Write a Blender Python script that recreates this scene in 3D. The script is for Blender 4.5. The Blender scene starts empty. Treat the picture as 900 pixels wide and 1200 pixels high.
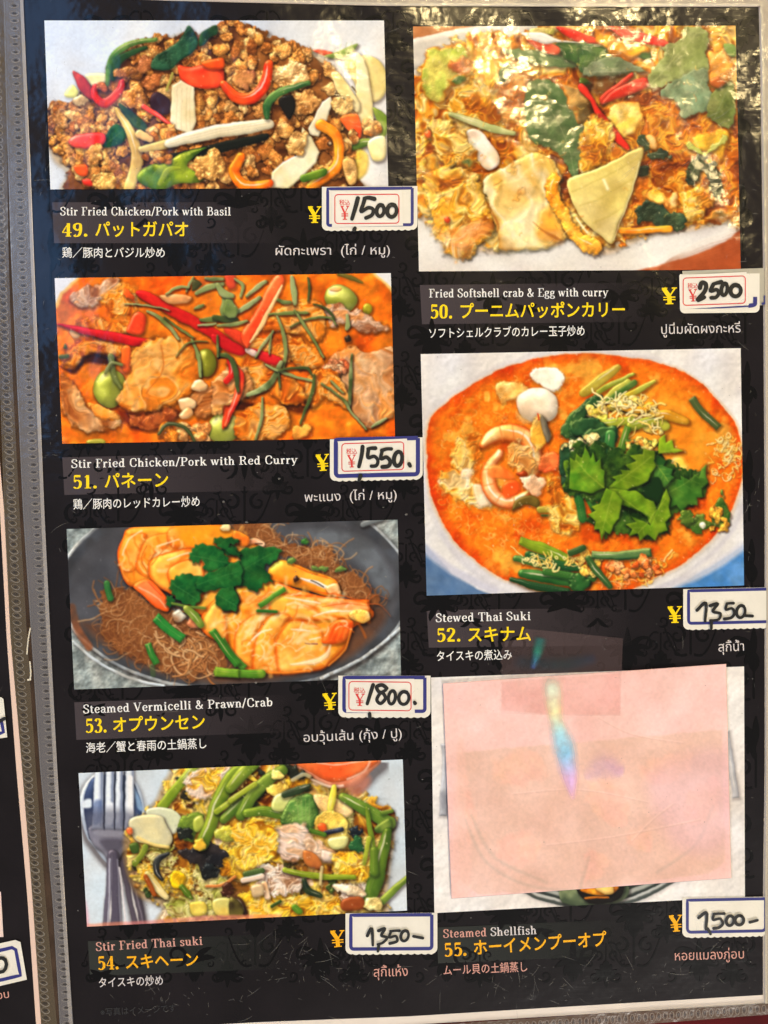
import bpy, bmesh, math, random
import numpy as np
from mathutils import Vector, Euler, geometry
random.seed(11)
sc = bpy.context.scene
C = sc.collection
# ---------------------------------------------------------------- camera
U = 0.00025                     # metres of menu page per layout unit (the page is an A4 sheet)
FOC = 900.0                     # focal length in layout units
CAM_H = FOC * U
CAM_ROT = Euler((math.radians(-2.4), 0, math.radians(0)), 'XYZ')
cam_d = bpy.data.cameras.new('camera'); cam = bpy.data.objects.new('camera', cam_d); C.objects.link(cam); sc.camera = cam
cam_d.sensor_fit = 'VERTICAL'; cam_d.sensor_height = 24; cam_d.sensor_width = 18; cam_d.lens = 24 * FOC / 1200; cam_d.clip_start = .01; cam_d.clip_end = 50
cam.rotation_euler = CAM_ROT
CAM_R = CAM_ROT.to_matrix(); CAM_P = CAM_R @ Vector((0, 0, CAM_H)); cam.location = CAM_P
# ---------------------------------------------------------------- world, lamps, exposure
w = bpy.data.worlds.new('World'); sc.world = w; w.use_nodes = True
bg = w.node_tree.nodes['Background']; bg.inputs[0].default_value = (1.0, .955, .90, 1); bg.inputs[1].default_value = .22
def area(name, loc, size, energy, col, target=(0, 0, 0), shape='RECTANGLE'):
    l = bpy.data.lights.new(name, 'AREA'); l.shape = shape; l.size, l.size_y = size; l.energy = energy; l.color = col
    o = bpy.data.objects.new(name, l); C.objects.link(o); o.location = loc
    o.rotation_euler = (Vector(target) - Vector(loc)).to_track_quat('-Z', 'Y').to_euler(); return o
def bulb(name, loc, r, energy, col):
    l = bpy.data.lights.new(name, 'POINT'); l.shadow_soft_size = r; l.energy = energy; l.color = col
    o = bpy.data.objects.new(name, l); C.objects.link(o); o.location = loc; return o
area('fill_light', (1.5, -3.3, 2.3), (1.6, 1.0), 165, (1, .95, .88))  # added fill, kept where the glossy page does not mirror it
area('fill_light', (-2.6, 1.2, 2.2), (1.2, 1.0), 62, (.92, .96, 1))  # second added fill, cooler, also outside the mirrored zone
area('window_light', (-.90, .56, 1.2), (.72, .92), 6, (.14, .44, 1.0), (-.90, .5601, 0))
for i, (x, y, e) in enumerate(((.30, .80, 13), (.57, .93, 10), (.10, .93, 6), (.66, .62, 5), (.42, .97, 8))):
    bulb('pendant_bulb', (x, y, 1.2), .02, e * 1.5, (1, .76, .36))
sc.view_settings.view_transform = 'Standard'; sc.view_settings.look = 'None'; sc.view_settings.exposure = -.32; sc.view_settings.gamma = 1
sc.render.engine = 'CYCLES'; sc.cycles.max_bounces = 6; sc.cycles.transparent_max_bounces = 12
try: sc.cycles.use_denoising = True
except Exception: pass
# ---------------------------------------------------------------- layout -> menu
def wave(X, Y):
    """the limp page does not lie quite flat"""
    return .00045 * (np.sin(X * 62 + Y * 23 + .6) + .7 * np.sin(Y * 48 - X * 31 + 1.9)) + .0003 * np.sin(X * 130 + Y * 90)
_R = np.array(CAM_R); _P = np.array(CAM_P)
def P(x, y, mm=0., flat=False):
    x = np.asarray(x, float); y = np.asarray(y, float)
    d = np.stack([(x - 450) / FOC, (600 - y) / FOC, -np.ones_like(x)], -1) @ _R.T
    z = mm * .001 * np.ones_like(x)
    for _ in range(1 if flat else 4):
        t = (z - _P[2]) / d[..., 2]; q = _P + d * t[..., None]
        if not flat: z = mm * .001 + .0022 + wave(q[..., 0], q[..., 1])
    if not flat: t = (z - _P[2]) / d[..., 2]; q = _P + d * t[..., None]
    return q
def lin(c):
    c = np.asarray(c, float); return np.where(c <= .04045, c / 12.92, ((c + .055) / 1.055) ** 2.4)
def link(name, verts, faces, m, parent=None, smooth=False):
    me = bpy.data.meshes.new(name); me.from_pydata([tuple(v) for v in verts], [], faces); me.update()
    if m: me.materials.append(m)
    if smooth: me.shade_smooth()
    o = bpy.data.objects.new(name, me); C.objects.link(o)
    if parent is not None: o.parent = parent
    return o
def empty(name, label, cat, group=None):
    o = bpy.data.objects.new(name, None); o.empty_display_size = .01; C.objects.link(o); o['label'] = label; o['category'] = cat
    if group: o['group'] = group
    return o
class MB:
    def __init__(s): s.v = []; s.f = []
    def add(s, v, f): n = len(s.v); s.v += [tuple(q) for q in v]; s.f += [tuple(i + n for i in q) for q in f]
    def quad_grid(s, quad, mm, nx, ny):
        q = np.array(quad, float); u, v = np.meshgrid(np.linspace(0, 1, nx + 1), np.linspace(0, 1, ny + 1))
        p = (q[0] * ((1 - u) * (1 - v))[..., None] + q[1] * (u * (1 - v))[..., None] + q[2] * (u * v)[..., None] + q[3] * ((1 - u) * v)[..., None])
        V = P(p[..., 0], p[..., 1], mm).reshape(-1, 3); k = nx + 1
        s.add(V, [(j * k + i, (j + 1) * k + i, (j + 1) * k + i + 1, j * k + i + 1) for j in range(ny) for i in range(nx)]); return s
    def strip(s, left, right, mm, mm2=None):
        """band between two outlines of the same number of points"""
        a, b = np.array(left, float), np.array(right, float); n = len(a)
        V = np.concatenate([P(a[:, 0], a[:, 1], mm), P(b[:, 0], b[:, 1], mm if mm2 is None else mm2)])
        s.add(V, [(i, i + 1, n + i + 1, n + i) for i in range(n - 1)]); return s
    def ribbon(s, pts, w, mm, cap=False, taper=None):
        p = np.array(pts, float); n = len(p)
        d = np.gradient(p, axis=0); d /= np.linalg.norm(d, axis=1, keepdims=True) + 1e-9; nrm = np.stack([-d[:, 1], d[:, 0]], 1)
        w = np.broadcast_to(np.asarray(w, float), (n,)) / 2
        if cap:
            r0, r1 = w[0], w[-1]; A = [p[0] - d[0] * r0 * math.sin(t) + nrm[0] * r0 * math.cos(t) * 0 for t in ()]
            for e, dr, r, at in ((0, -d[0], w[0], 0), (n - 1, d[-1], w[-1], 1)):
                a = np.linspace(-math.pi / 2, math.pi / 2, 8); base = nrm[e]
                ring = np.array([p[e] + dr * r * math.cos(t) + base * r * math.sin(t) for t in a]); s.add(P(ring[:, 0], ring[:, 1], mm), [tuple(range(8))] if at == 0 else [tuple(range(7, -1, -1))])
        return s.strip(p + nrm * w[:, None], p - nrm * w[:, None], mm)
    def fan(s, pts, mm):
        p = np.array(pts, float); c = p.mean(0); n = len(p); V = np.concatenate([P(p[:, 0], p[:, 1], mm), P(c[0], c[1], mm)[None]])
        s.add(V, [(i, (i + 1) % n, n) for i in range(n)]); return s
    def build(s, name, m, parent=None):
        o = link(name, s.v, s.f, m, parent)
        bm = bmesh.new(); bm.from_mesh(o.data)
        for f in bm.faces:
            f.normal_update()
            if f.normal.z < 0: f.normal_flip()
        bm.to_mesh(o.data); bm.free(); return o
# ---------------------------------------------------------------- materials
MATS = {}
def film(nt, b, amount=1.):
    """the clear sleeve over the page: a glossy coat with its ripples, dents and hairline scratches"""
    N, L = nt.nodes, nt.links
    g = N.new('ShaderNodeNewGeometry')
    n1 = N.new('ShaderNodeTexNoise'); n1.inputs['Scale'].default_value = 75; n1.inputs['Detail'].default_value = 3
    n2 = N.new('ShaderNodeTexNoise'); n2.inputs['Scale'].default_value = 900; n2.inputs['Detail'].default_value = 4
    mp = N.new('ShaderNodeMapping'); mp.inputs['Rotation'].default_value = (0, 0, .6); mp.inputs['Scale'].default_value = (60, 1400, 1)
    n3 = N.new('ShaderNodeTexNoise'); n3.inputs['Scale'].default_value = 1; n3.inputs['Detail'].default_value = 2
    L.new(g.outputs['Position'], n1.inputs['Vector']); L.new(g.outputs['Position'], n2.inputs['Vector']); L.new(g.outputs['Position'], mp.inputs['Vector']); L.new(mp.outputs[0], n3.inputs['Vector'])
    b1 = N.new('ShaderNodeBump'); b1.inputs['Strength'].default_value = .14 * amount; b1.inputs['Distance'].default_value = .004
    b2 = N.new('ShaderNodeBump'); b2.inputs['Strength'].default_value = .035 * amount; b2.inputs['Distance'].default_value = .0004
    b3 = N.new('ShaderNodeBump'); b3.inputs['Strength'].default_value = .05 * amount; b3.inputs['Distance'].default_value = .0003
    L.new(n1.outputs[0], b1.inputs['Height']); L.new(n2.outputs[0], b2.inputs['Height']); L.new(n3.outputs[0], b3.inputs['Height'])
    L.new(b1.outputs[0], b2.inputs['Normal']); L.new(b2.outputs[0], b3.inputs['Normal'])
    # the film is crumpled near the top right: ridged dents that fade with distance
    n4 = N.new('ShaderNodeTexNoise'); n4.inputs['Scale'].default_value = 105; n4.inputs['Detail'].default_value = 2.5; L.new(g.outputs['Position'], n4.inputs['Vector'])
    s4 = N.new('ShaderNodeMath'); s4.operation = 'SUBTRACT'; s4.inputs[1].default_value = .5; a4 = N.new('ShaderNodeMath'); a4.operation = 'ABSOLUTE'; L.new(n4.outputs[0], s4.inputs[0]); L.new(s4.outputs[0], a4.inputs[0])
    d4 = N.new('ShaderNodeVectorMath'); d4.operation = 'DISTANCE'; d4.inputs[1].default_value = (.055, .115, .002); L.new(g.outputs['Position'], d4.inputs[0])
    r4 = N.new('ShaderNodeMapRange'); r4.inputs['From Min'].default_value = .02; r4.inputs['From Max'].default_value = .07; r4.inputs['To Min'].default_value = .13 * amount; r4.inputs['To Max'].default_value = .015; L.new(d4.outputs['Value'], r4.inputs['Value'])
    b4 = N.new('ShaderNodeBump'); b4.inputs['Distance'].default_value = .003; L.new(r4.outputs[0], b4.inputs['Strength']); L.new(a4.outputs[0], b4.inputs['Height']); L.new(b3.outputs[0], b4.inputs['Normal']); L.new(b4.outputs[0], b.inputs['Coat Normal'])
    b.inputs['Coat Weight'].default_value = .9; b.inputs['Coat Roughness'].default_value = .14; b.inputs['Coat IOR'].default_value = 1.45
def mat(name, c, rough=.5, coat=0., mottle=0., ms=60, spec=.3, attr=None, bump=0., bs=600, metal=0.):
    if name in MATS: return MATS[name]
    m = bpy.data.materials.new(name); m.use_nodes = True; nt = m.node_tree; b = nt.nodes['Principled BSDF']; MATS[name] = m
    b.inputs['Roughness'].default_value = rough; b.inputs['Specular IOR Level'].default_value = spec; b.inputs['Metallic'].default_value = metal
    if attr:
        a = nt.nodes.new('ShaderNodeAttribute'); a.attribute_name = attr; nt.links.new(a.outputs['Color'], b.inputs['Base Color'])
    else:
        col = tuple(lin(np.array(c) / 255.)) + (1,)
        b.inputs['Base Color'].default_value = col
        if mottle:
            g = nt.nodes.new('ShaderNodeNewGeometry'); n = nt.nodes.new('ShaderNodeTexNoise'); n.inputs['Scale'].default_value = ms; n.inputs['Detail'].default_value = 5
            r = nt.nodes.new('ShaderNodeValToRGB'); nt.links.new(g.outputs['Position'], n.inputs['Vector']); nt.links.new(n.outputs[0], r.inputs[0]); nt.links.new(r.outputs[0], b.inputs['Base Color'])
            r.color_ramp.elements[0].position = .3; r.color_ramp.elements[1].position = .7
            r.color_ramp.elements[0].color = tuple(x * (1 - mottle) for x in col[:3]) + (1,); r.color_ramp.elements[1].color = tuple(min(x * (1 + mottle), 1) for x in col[:3]) + (1,)
    if bump:
        g = nt.nodes.new('ShaderNodeNewGeometry'); n = nt.nodes.new('ShaderNodeTexNoise'); n.inputs['Scale'].default_value = bs; n.inputs['Detail'].default_value = 4
        u = nt.nodes.new('ShaderNodeBump'); u.inputs['Strength'].default_value = bump; u.inputs['Distance'].default_value = .0006
        nt.links.new(g.outputs['Position'], n.inputs['Vector']); nt.links.new(n.outputs[0], u.inputs['Height']); nt.links.new(u.outputs[0], b.inputs['Normal'])
    if coat:
        film(nt, b, coat); b.inputs['Specular IOR Level'].default_value = .04
    return m
def clear_mat(name, tint, see, rough=.12, bump=.5, bs=500, spec=.5, thin=0):
    """clear plastic: mostly lets what lies under it through"""
    m = bpy.data.materials.new(name); m.use_nodes = True; nt = m.node_tree; b = nt.nodes['Principled BSDF']
    b.inputs['Base Color'].default_value = tuple(lin(np.array(tint) / 255.)) + (1,); b.inputs['Roughness'].default_value = rough; b.inputs['Specular IOR Level'].default_value = spec
    g = nt.nodes.new('ShaderNodeNewGeometry'); n = nt.nodes.new('ShaderNodeTexNoise'); n.inputs['Scale'].default_value = bs; n.inputs['Detail'].default_value = 4
    u = nt.nodes.new('ShaderNodeBump'); u.inputs['Strength'].default_value = bump; u.inputs['Distance'].default_value = .0008
    nt.links.new(g.outputs['Position'], n.inputs['Vector']); nt.links.new(n.outputs[0], u.inputs['Height']); nt.links.new(u.outputs[0], b.inputs['Normal'])
    t = nt.nodes.new('ShaderNodeBsdfTransparent'); x = nt.nodes.new('ShaderNodeMixShader'); x.inputs[0].default_value = 1 - see
    nt.links.new(t.outputs[0], x.inputs[1]); nt.links.new(b.outputs[0], x.inputs[2]); nt.links.new(x.outputs[0], nt.nodes['Material Output'].inputs[0])
    return m
BLACK = mat('black_print', (26, 22, 25), .45, 1., .22, 55)
DAMASK = mat('damask_ink', (10, 9, 11), .45, 1.)
WHITE = mat('white_print', (236, 234, 232), .5, 1.)
PALE = mat('pale_lettering', (214, 206, 206), .5, 1.)
FADED = mat('faded_lettering', (212, 156, 144), .5, 1.)
YELLOW = mat('yellow_print', (250, 214, 26), .5, 1.)
AMBER = mat('amber_print', (246, 176, 30), .5, 1.)
RED = mat('red_print', (216, 62, 60), .55)
BORDER = mat('white_paper', (226, 214, 204), .6, .6, .06, 90)
PHOTO = mat('photo_print', None, .45, 1., attr='ink')
BACKING = mat('sticker_paper', (228, 222, 210), .5, 0, .05, 140, bump=.25, bs=900)
NAVY = mat('navy_ink', (50, 52, 122), .5)
MARKER = mat('marker_ink', (34, 34, 34), .55)
TAGP = mat('tag_paper', (230, 224, 214), .5, 0, .04, 140, bump=.2, bs=900)
# ---------------------------------------------------------------- print rasters
K = 1.7                                             # cells of the print raster per unit of layout
def _tile(period, seed, n=512):
    r = np.random.RandomState(seed); g = max(2, int(round(n / period)))
    a = r.rand(g, g); t = np.arange(n) / n * g; i = np.floor(t).astype(int); f = t - i; f = f * f * (3 - 2 * f)
    i0 = i % g; i1 = (i + 1) % g
    b = a[i0] * (1 - f)[:, None] + a[i1] * f[:, None]
    b = b[:, i0] * (1 - f)[None] + b[:, i1] * f[None]
    b -= b.mean(); return b / b.std()
TILES = {p: _tile(p, 7 + p) for p in (2, 4, 7, 12, 20, 36, 64)}
def nz(shape, period, rs):
    p = min(TILES, key=lambda q: abs(math.log(q / max(period, 1.5)))); oy, ox = rs.randint(0, 512, 2)
    t = TILES[p]
    if rs.rand() < .5: t = t.T
    return t[np.ix_((np.arange(shape[0]) + oy) % 512, (np.arange(shape[1]) + ox) % 512)]
def fbm(shape, period, rs, oct=3):
    s = 0; a = 1; tot = 0
    for k in range(oct):
        s = s + a * nz(shape, period / 2 ** k, rs); tot += a * a; a *= .6
    return s / math.sqrt(tot)
def rgb(c): return np.array(c, float) / 255.
def curve(pts, closed, sub=6):
    p = np.array(pts, float); n = len(p)
    if n < 3 and not closed: return np.array([p[0] + (p[1] - p[0]) * t for t in np.linspace(0, 1, 3)])
    out = []
    rng = range(n) if closed else range(n - 1)
    for i in rng:
        if closed: a, b, c, d = p[(i - 1) % n], p[i], p[(i + 1) % n], p[(i + 2) % n]
        else: a, b, c, d = p[max(i - 1, 0)], p[i], p[i + 1], p[min(i + 2, n - 1)]
        for t in np.arange(sub) / sub:
            out.append(.5 * ((2 * b) + (c - a) * t + (2 * a - 5 * b + 4 * c - d) * t * t + (3 * b - a - 3 * c + d) * t ** 3))
    if not closed: out.append(p[-1])
    return np.array(out)
LDIR = np.array([-.45, -.62, .64]); LDIR = LDIR / np.linalg.norm(LDIR)
HDIR = LDIR + np.array([0, 0, 1.]); HDIR = HDIR / np.linalg.norm(HDIR)

class Pic:
    """A printed photograph as a raster of ink colours, drawn shape by shape."""
    def __init__(s, quad, bg, seed):
        q = np.array(quad, float); s.quad = q
        s.x0, s.y0 = np.floor(q.min(0)) - 1; s.x1, s.y1 = np.ceil(q.max(0)) + 1
        s.w = int((s.x1 - s.x0) * K); s.h = int((s.y1 - s.y0) * K)
        s.a = np.ones((s.h, s.w, 3)) * rgb(bg); s.rs = np.random.RandomState(seed); s.view(0, 0, 1); s.sat = 1.06; s.gain = 1.0; s.fuzz = .6; s.sat = 1.06; s.gain = 1.0; s.fuzz = .6
    def view(s, ox, oy, sc): s.ox, s.oy, s.sc = ox, oy, sc
    def loc(s, pts):
        p = np.array(pts, float).reshape(-1, 2) / s.sc
        return (p + np.array([s.ox - s.x0, s.oy - s.y0])) * K
    def box(s, p, pad):
        a = np.floor(p.min(0) - pad).astype(int); b = np.ceil(p.max(0) + pad).astype(int)
        return max(a[0], 0), max(a[1], 0), min(b[0], s.w), min(b[1], s.h)
    def field(s, p, bx, closed, radii=None):
        x0, y0, x1, y1 = bx
        X, Y = np.meshgrid(np.arange(x0, x1) + .5, np.arange(y0, y1) + .5)
        best = np.full(X.shape, -1e9 if radii is not None else 1e9); ins = np.zeros(X.shape, bool)
        q = np.roll(p, -1, 0) if closed else p[1:]
        for i in range(len(q)):
            ax, ay = p[i]; bx_, by_ = q[i]; dx, dy = bx_ - ax, by_ - ay; L = dx * dx + dy * dy + 1e-9
            t = np.clip(((X - ax) * dx + (Y - ay) * dy) / L, 0, 1)
            d = np.hypot(X - ax - t * dx, Y - ay - t * dy)
            if radii is not None: best = np.maximum(best, radii[i] * (1 - t) + radii[i + 1] * t - d)
            else:
                best = np.minimum(best, d)
                c = (ay > Y) != (by_ > Y)
                if c.any(): ins ^= c & (X < ax + (Y - ay) * dx / (dy if abs(dy) > 1e-9 else 1e-9))
        return best if radii is not None else np.where(ins, best, -best)
    def paint(s, d, bx, col, col2=None, R=4, bump=0., bs=6, hl=.32, hp=20, sh=.42, so=(1.2, 1.8), sr=4., rough=0., rsz=5, amb=.70, dif=.44,
              mot=1., ms=10, alpha=1., soft=.75, rim=None, grad=None, flat=False):
        x0, y0, x1, y1 = bx
        if d.size == 0: return
        R *= K; sr *= K; rs = s.rs
        if rough: d = d + rough * K * fbm(d.shape, rsz * 1.6 * K, rs, 3)
        m = np.clip(d / (2 * soft) + .5, 0, 1) * alpha
        A = s.a[y0:y1, x0:x1]
        if sh:
            dx, dy = int(round(so[0] * K)), int(round(so[1] * K))
            ds = np.full(d.shape, -1e3); H, W = d.shape
            ds[max(dy, 0):H + min(dy, 0), max(dx, 0):W + min(dx, 0)] = d[max(-dy, 0):H - max(dy, 0), max(-dx, 0):W - max(dx, 0)]
            k = np.clip(1 + ds / sr, 0, 1); k = k * k * sh * alpha
            A *= (1 - k[..., None] * np.array([.92, 1, 1.05]).clip(0, 1))
        t = np.clip(d / R, 0, 1); h = .42 * R * np.sqrt(np.clip(1 - (1 - t) ** 2, 0, 1))
        bn = None
        if bump: bn = fbm(d.shape, bs * 2.2 * K, rs, 4 if bump >= .45 else 2); h = h + .38 * bump * K * (bn - .35 * np.abs(bn))
        c = rgb(col)
        if col2 is not None:
            w = fbm(d.shape, ms * 1.6 * K, rs, 2) * .8 * mot
            if grad is not None:
                yy, xx = np.mgrid[0:d.shape[0], 0:d.shape[1]]; g = (xx / max(d.shape[1], 1) - .5) * grad[0] + (yy / max(d.shape[0], 1) - .5) * grad[1]
                w = w * .5 + g * 3
            w = np.clip(.5 + .45 * w, 0, 1)[..., None]; c = c * (1 - w) + rgb(col2) * w
        if rim is not None:                         # ink of another tint towards the edge: shell, skin, rind
            k = (np.clip(1 - d / (rim[1] * K), 0, 1) ** 1.3)[..., None]; c = c * (1 - k) + rgb(rim[0]) * k
        if bn is not None: c = c * (1 + np.clip(bn, -1.6, 1.2) * min(.05 + .1 * bump, .16))[..., None] ** np.array([.8, 1., 1.25])
        if flat: out = c * np.ones(d.shape + (1,))
        else:
            gy, gx = np.gradient(h); n = 1 / np.sqrt(gx * gx + gy * gy + 1)
            nl = np.clip((-gx * LDIR[0] - gy * LDIR[1] + LDIR[2]) * n, 0, 1); nh = np.clip((-gx * HDIR[0] - gy * HDIR[1] + HDIR[2]) * n, 0, 1)
            out = c * (amb + dif * nl / LDIR[2] * .62)[..., None]
            out = out + (hl * nh ** 9 * .5)[..., None] * c + (hl * 1.2 * nh ** (hp * 1.6))[..., None] * (.3 * c + .7 * np.array([1., .97, .9]))
        A += (np.clip(out, 0, 1) - A) * m[..., None]
    def poly(s, pts, col, col2=None, smooth=True, jag=0., **k):
        p = s.loc(pts); p = curve(p, True, 5) if smooth else p
        if jag:                                     # toothed outline of a leaf
            t = np.roll(p, -1, 0) - np.roll(p, 1, 0); t /= np.linalg.norm(t, axis=1, keepdims=True) + 1e-9
            j = jag * K * (np.arange(len(p)) % 3 - 1.) * (.6 + .8 * s.rs.rand(len(p))); p = p + np.stack([t[:, 1], -t[:, 0]], 1) * j[:, None]
        bx = s.box(p, 9 * K)
        if bx[2] <= bx[0] or bx[3] <= bx[1]: return
        s.paint(s.field(p, bx, True), bx, col, col2, **k)
    def stroke(s, pts, w, col, col2=None, butt=False, **k):
        p = s.loc(pts); p = curve(p, False, 5)
        w = np.atleast_1d(np.array(w, float)) / s.sc * K / 2
        r = np.interp(np.linspace(0, 1, len(p)), np.linspace(0, 1, len(w)), w) if len(w) > 1 else np.full(len(p), w[0])
        bx = s.box(p, r.max() + 7 * K)
        if bx[2] <= bx[0] or bx[3] <= bx[1]: return
        k.setdefault('R', max(r.max() / K * .6, .5))
        d = s.field(p, bx, False, r)
        if butt:
            X, Y = np.meshgrid(np.arange(bx[0], bx[2]) + .5, np.arange(bx[1], bx[3]) + .5)
            for e, f in ((p[0], p[1]), (p[-1], p[-2])):
                v = (f - e) / (np.linalg.norm(f - e) + 1e-9); near = np.hypot(X - e[0], Y - e[1]) < r.max() * 2.2
                d = np.where(near, np.minimum(d, (X - e[0]) * v[0] + (Y - e[1]) * v[1]), d)
        s.paint(d, bx, col, col2, **k)
        if k.get('hl', .2) >= .2 and not k.get('flat') and r.max() > 1.8 * K and k.get('alpha', 1) > .7:      # broken wet streak along the lit side
            o = p + LDIR[:2] / np.hypot(*LDIR[:2]) * r[:, None] * .34; n0 = len(o); t = s.rs.rand() * 6
            g = np.clip(np.sin(np.linspace(0, 5, n0) + t) * .9 + .35, 0, 1) * r * .17 * (np.minimum(1, np.minimum(np.arange(n0), np.arange(n0)[::-1]) / 2.))
            gd = s.field(o, bx, False, np.maximum(g, .02)); m = np.clip(gd / (.9 * K) + .35, 0, 1) * np.clip(d / K, 0, 1) * min(.75, .35 + k.get('hl', .2))
            A = s.a[bx[1]:bx[3], bx[0]:bx[2]]; A += (np.array([1., .98, .94]) - A) * m[..., None]
    def blob(s, c, r, col, col2=None, ry=None, rot=0, lob=.22, n=9, **k):
        ry = r if ry is None else ry; a = np.arange(n) / n * 2 * math.pi; f = 1 + lob * (s.rs.rand(n) - .5) * 2
        x = np.cos(a) * r * f; y = np.sin(a) * ry * f; cr, sn = math.cos(rot), math.sin(rot)
        s.poly(np.stack([c[0] + x * cr - y * sn, c[1] + x * sn + y * cr], 1), col, col2, **k)
    def inside(s, region, n):
        p = np.array(region, float); lo, hi = p.min(0), p.max(0); out = []
        q = np.roll(p, -1, 0)
        while len(out) < n:
            x, y = lo + s.rs.rand(2) * (hi - lo); c = False
            for (ax, ay), (bx, by) in zip(p, q):
                if (ay > y) != (by > y) and x < ax + (y - ay) * (bx - ax) / (by - ay): c = not c
            if c: out.append((x, y))
        return out
    def scatter(s, region, n, r, pal, sort=True, asp=(.65, 1.), pal2=None, **k):
        pts = s.inside(region, n)
        if sort: pts.sort(key=lambda q: q[1] + s.rs.rand() * r[1])
        for c in pts:
            R = r[0] + s.rs.rand() ** 1.2 * (r[1] - r[0]); i = s.rs.randint(len(pal)); c2 = pal[s.rs.randint(len(pal))] if pal2 is None else pal2[s.rs.randint(len(pal2))]
            kk = dict(R=R / s.sc * .9, bump=R / s.sc * .3, bs=max(R / s.sc * .55, 1.5), hl=.2, sh=.5, sr=2.2, so=(.8, 1.4)); kk.update(k)
            s.blob(c, R, pal[i], c2, ry=R * (asp[0] + s.rs.rand() * (asp[1] - asp[0])), rot=s.rs.rand() * 3.14, **kk)
    def fibers(s, region, n, L, w, pal, wig=.6, ang=None, spread=3.2, **k):
        for c in s.inside(region, n):
            a = s.rs.rand() * 6.28 if ang is None else ang + (s.rs.rand() - .5) * spread
            p = [c]; l = L * (.5 + s.rs.rand()); bend = (s.rs.rand() - .5) * wig * 2
            for _ in range(4):
                p.append((p[-1][0] + math.cos(a) * l / 4, p[-1][1] + math.sin(a) * l / 4)); a += bend + (s.rs.rand() - .5) * wig
            kk = dict(hl=.3, sh=.25, sr=1.2, so=(.5, .8)); kk.update(k)
            s.stroke(p, w * (.6 + .8 * s.rs.rand()), pal[s.rs.randint(len(pal))], **kk)
    def specks(s, region, n, col, r=(.5, 1.3), alpha=.8):
        for c in s.inside(region, n):
            R = (r[0] + s.rs.rand() * (r[1] - r[0])) * s.sc
            s.blob(c, R, col, ry=R * (.4 + s.rs.rand() * .6), rot=s.rs.rand() * 3, flat=True, sh=0, alpha=alpha * (.4 + .6 * s.rs.rand()), soft=1., n=6)
    def leaf(s, pts, col, col2, mid=None, vein=(90, 140, 90), **k):
        kk = dict(R=3, bump=.35, bs=5, hl=.12, sh=.5, ms=6); kk.update(k)
        s.poly(pts, col, col2, **kk)
        if mid is not None:
            s.stroke(mid, 1.1 * s.sc, vein, sh=0, hl=0, alpha=.55, soft=.9)
            a, b = np.array(mid[0], float), np.array(mid[-1], float); d = b - a; nrm = np.array([-d[1], d[0]])
            for t in (.25, .45, .65, .82):
                for sd in (-1, 1):
                    q = a + d * t; s.stroke([q, q + d * .12 + nrm * sd * .22 * (1 - abs(t - .5))], .7 * s.sc, vein, sh=0, hl=0, alpha=.35, soft=.9)
    def field_tex(s, pts, cols, period, amp=.5, hl=.3, hp=30, edge=1., rough=1., alpha=1., dif=.5, hv=.1):
        """a mass whose ink runs through several colours: curry, egg, froth"""
        p = curve(s.loc(pts), True, 5); bx = s.box(p, 9 * K); d = s.field(p, bx, True); rs = s.rs
        if rough: d = d + rough * K * fbm(d.shape, 5 * K, rs, 2)
        m = np.clip(d / (2 * edge * K) + .5, 0, 1) * alpha
        h = fbm(d.shape, period * K, rs, 4); w = fbm(d.shape, period * 1.7 * K, rs, 4)
        u = np.clip(.5 + .27 * w, 0, .9999) * (len(cols) - 1); i = u.astype(int); f = (u - i)[..., None]; cc = np.array([rgb(c) for c in cols])
        c = cc[i] * (1 - f) + cc[np.minimum(i + 1, len(cols) - 1)] * f
        hh = h * amp * period * K * .25; gy, gx = np.gradient(hh); n = 1 / np.sqrt(gx * gx + gy * gy + 1)
        nl = np.clip((-gx * LDIR[0] - gy * LDIR[1] + LDIR[2]) * n, 0, 1); nh = np.clip((-gx * HDIR[0] - gy * HDIR[1] + HDIR[2]) * n, 0, 1)
        out = c * (1 - dif * .62 + dif * nl / LDIR[2] * .62)[..., None] * (1 + hv * np.clip(h, -2, 1.))[..., None] + (hl * nh ** hp * np.clip(.5 + h, 0, 1))[..., None]
        x0, y0, x1, y1 = bx; A = s.a[y0:y1, x0:x1]; A += (np.clip(out, 0, 1) - A) * m[..., None]
    def marble(s, region, n, L, w, cols, ang, spread=.5, alpha=.4, soft=2.2, wig=.5):
        """soft streaks of another tint, as in flesh and shell"""
        s.fibers(region, n, L, w, cols, wig=wig, ang=ang, spread=spread, flat=True, sh=0, alpha=alpha, soft=soft)
    def saucy(s, pts, cols, period, ang=0., ratio=1., crease=.55, hl=.22, edge=1.5, rough=2., rsz=8, R=6, sh=.3, sr=6, warp=.75, alpha=1., smooth=True, depth=1., dark=(.50, .30, .18)):
        """a folded, sauce-coated mass: swirled noise gives the folds, creases go dark, ridges catch the light"""
        p = s.loc(pts); p = curve(p, True, 5) if smooth else p; bx = s.box(p, 9 * K)
        if bx[2] - bx[0] < 8 or bx[3] - bx[1] < 8: return
        d = s.field(p, bx, True); rs = s.rs
        if rough: d = d + rough * K * fbm(d.shape, rsz * K, rs, 3)
        x0, y0, x1, y1 = bx; Y, X = np.mgrid[y0:y1, x0:x1].astype(float); P_ = period * K
        wx, wy = fbm(d.shape, P_ * 1.6, rs, 2), fbm(d.shape, P_ * 1.6, rs, 2); X = X + wx * P_ * .45 * warp; Y = Y + wy * P_ * .45 * warp
        c_, s_ = math.cos(ang), math.sin(ang); U_, V_ = (X * c_ + Y * s_) / ratio, -X * s_ + Y * c_
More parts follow.
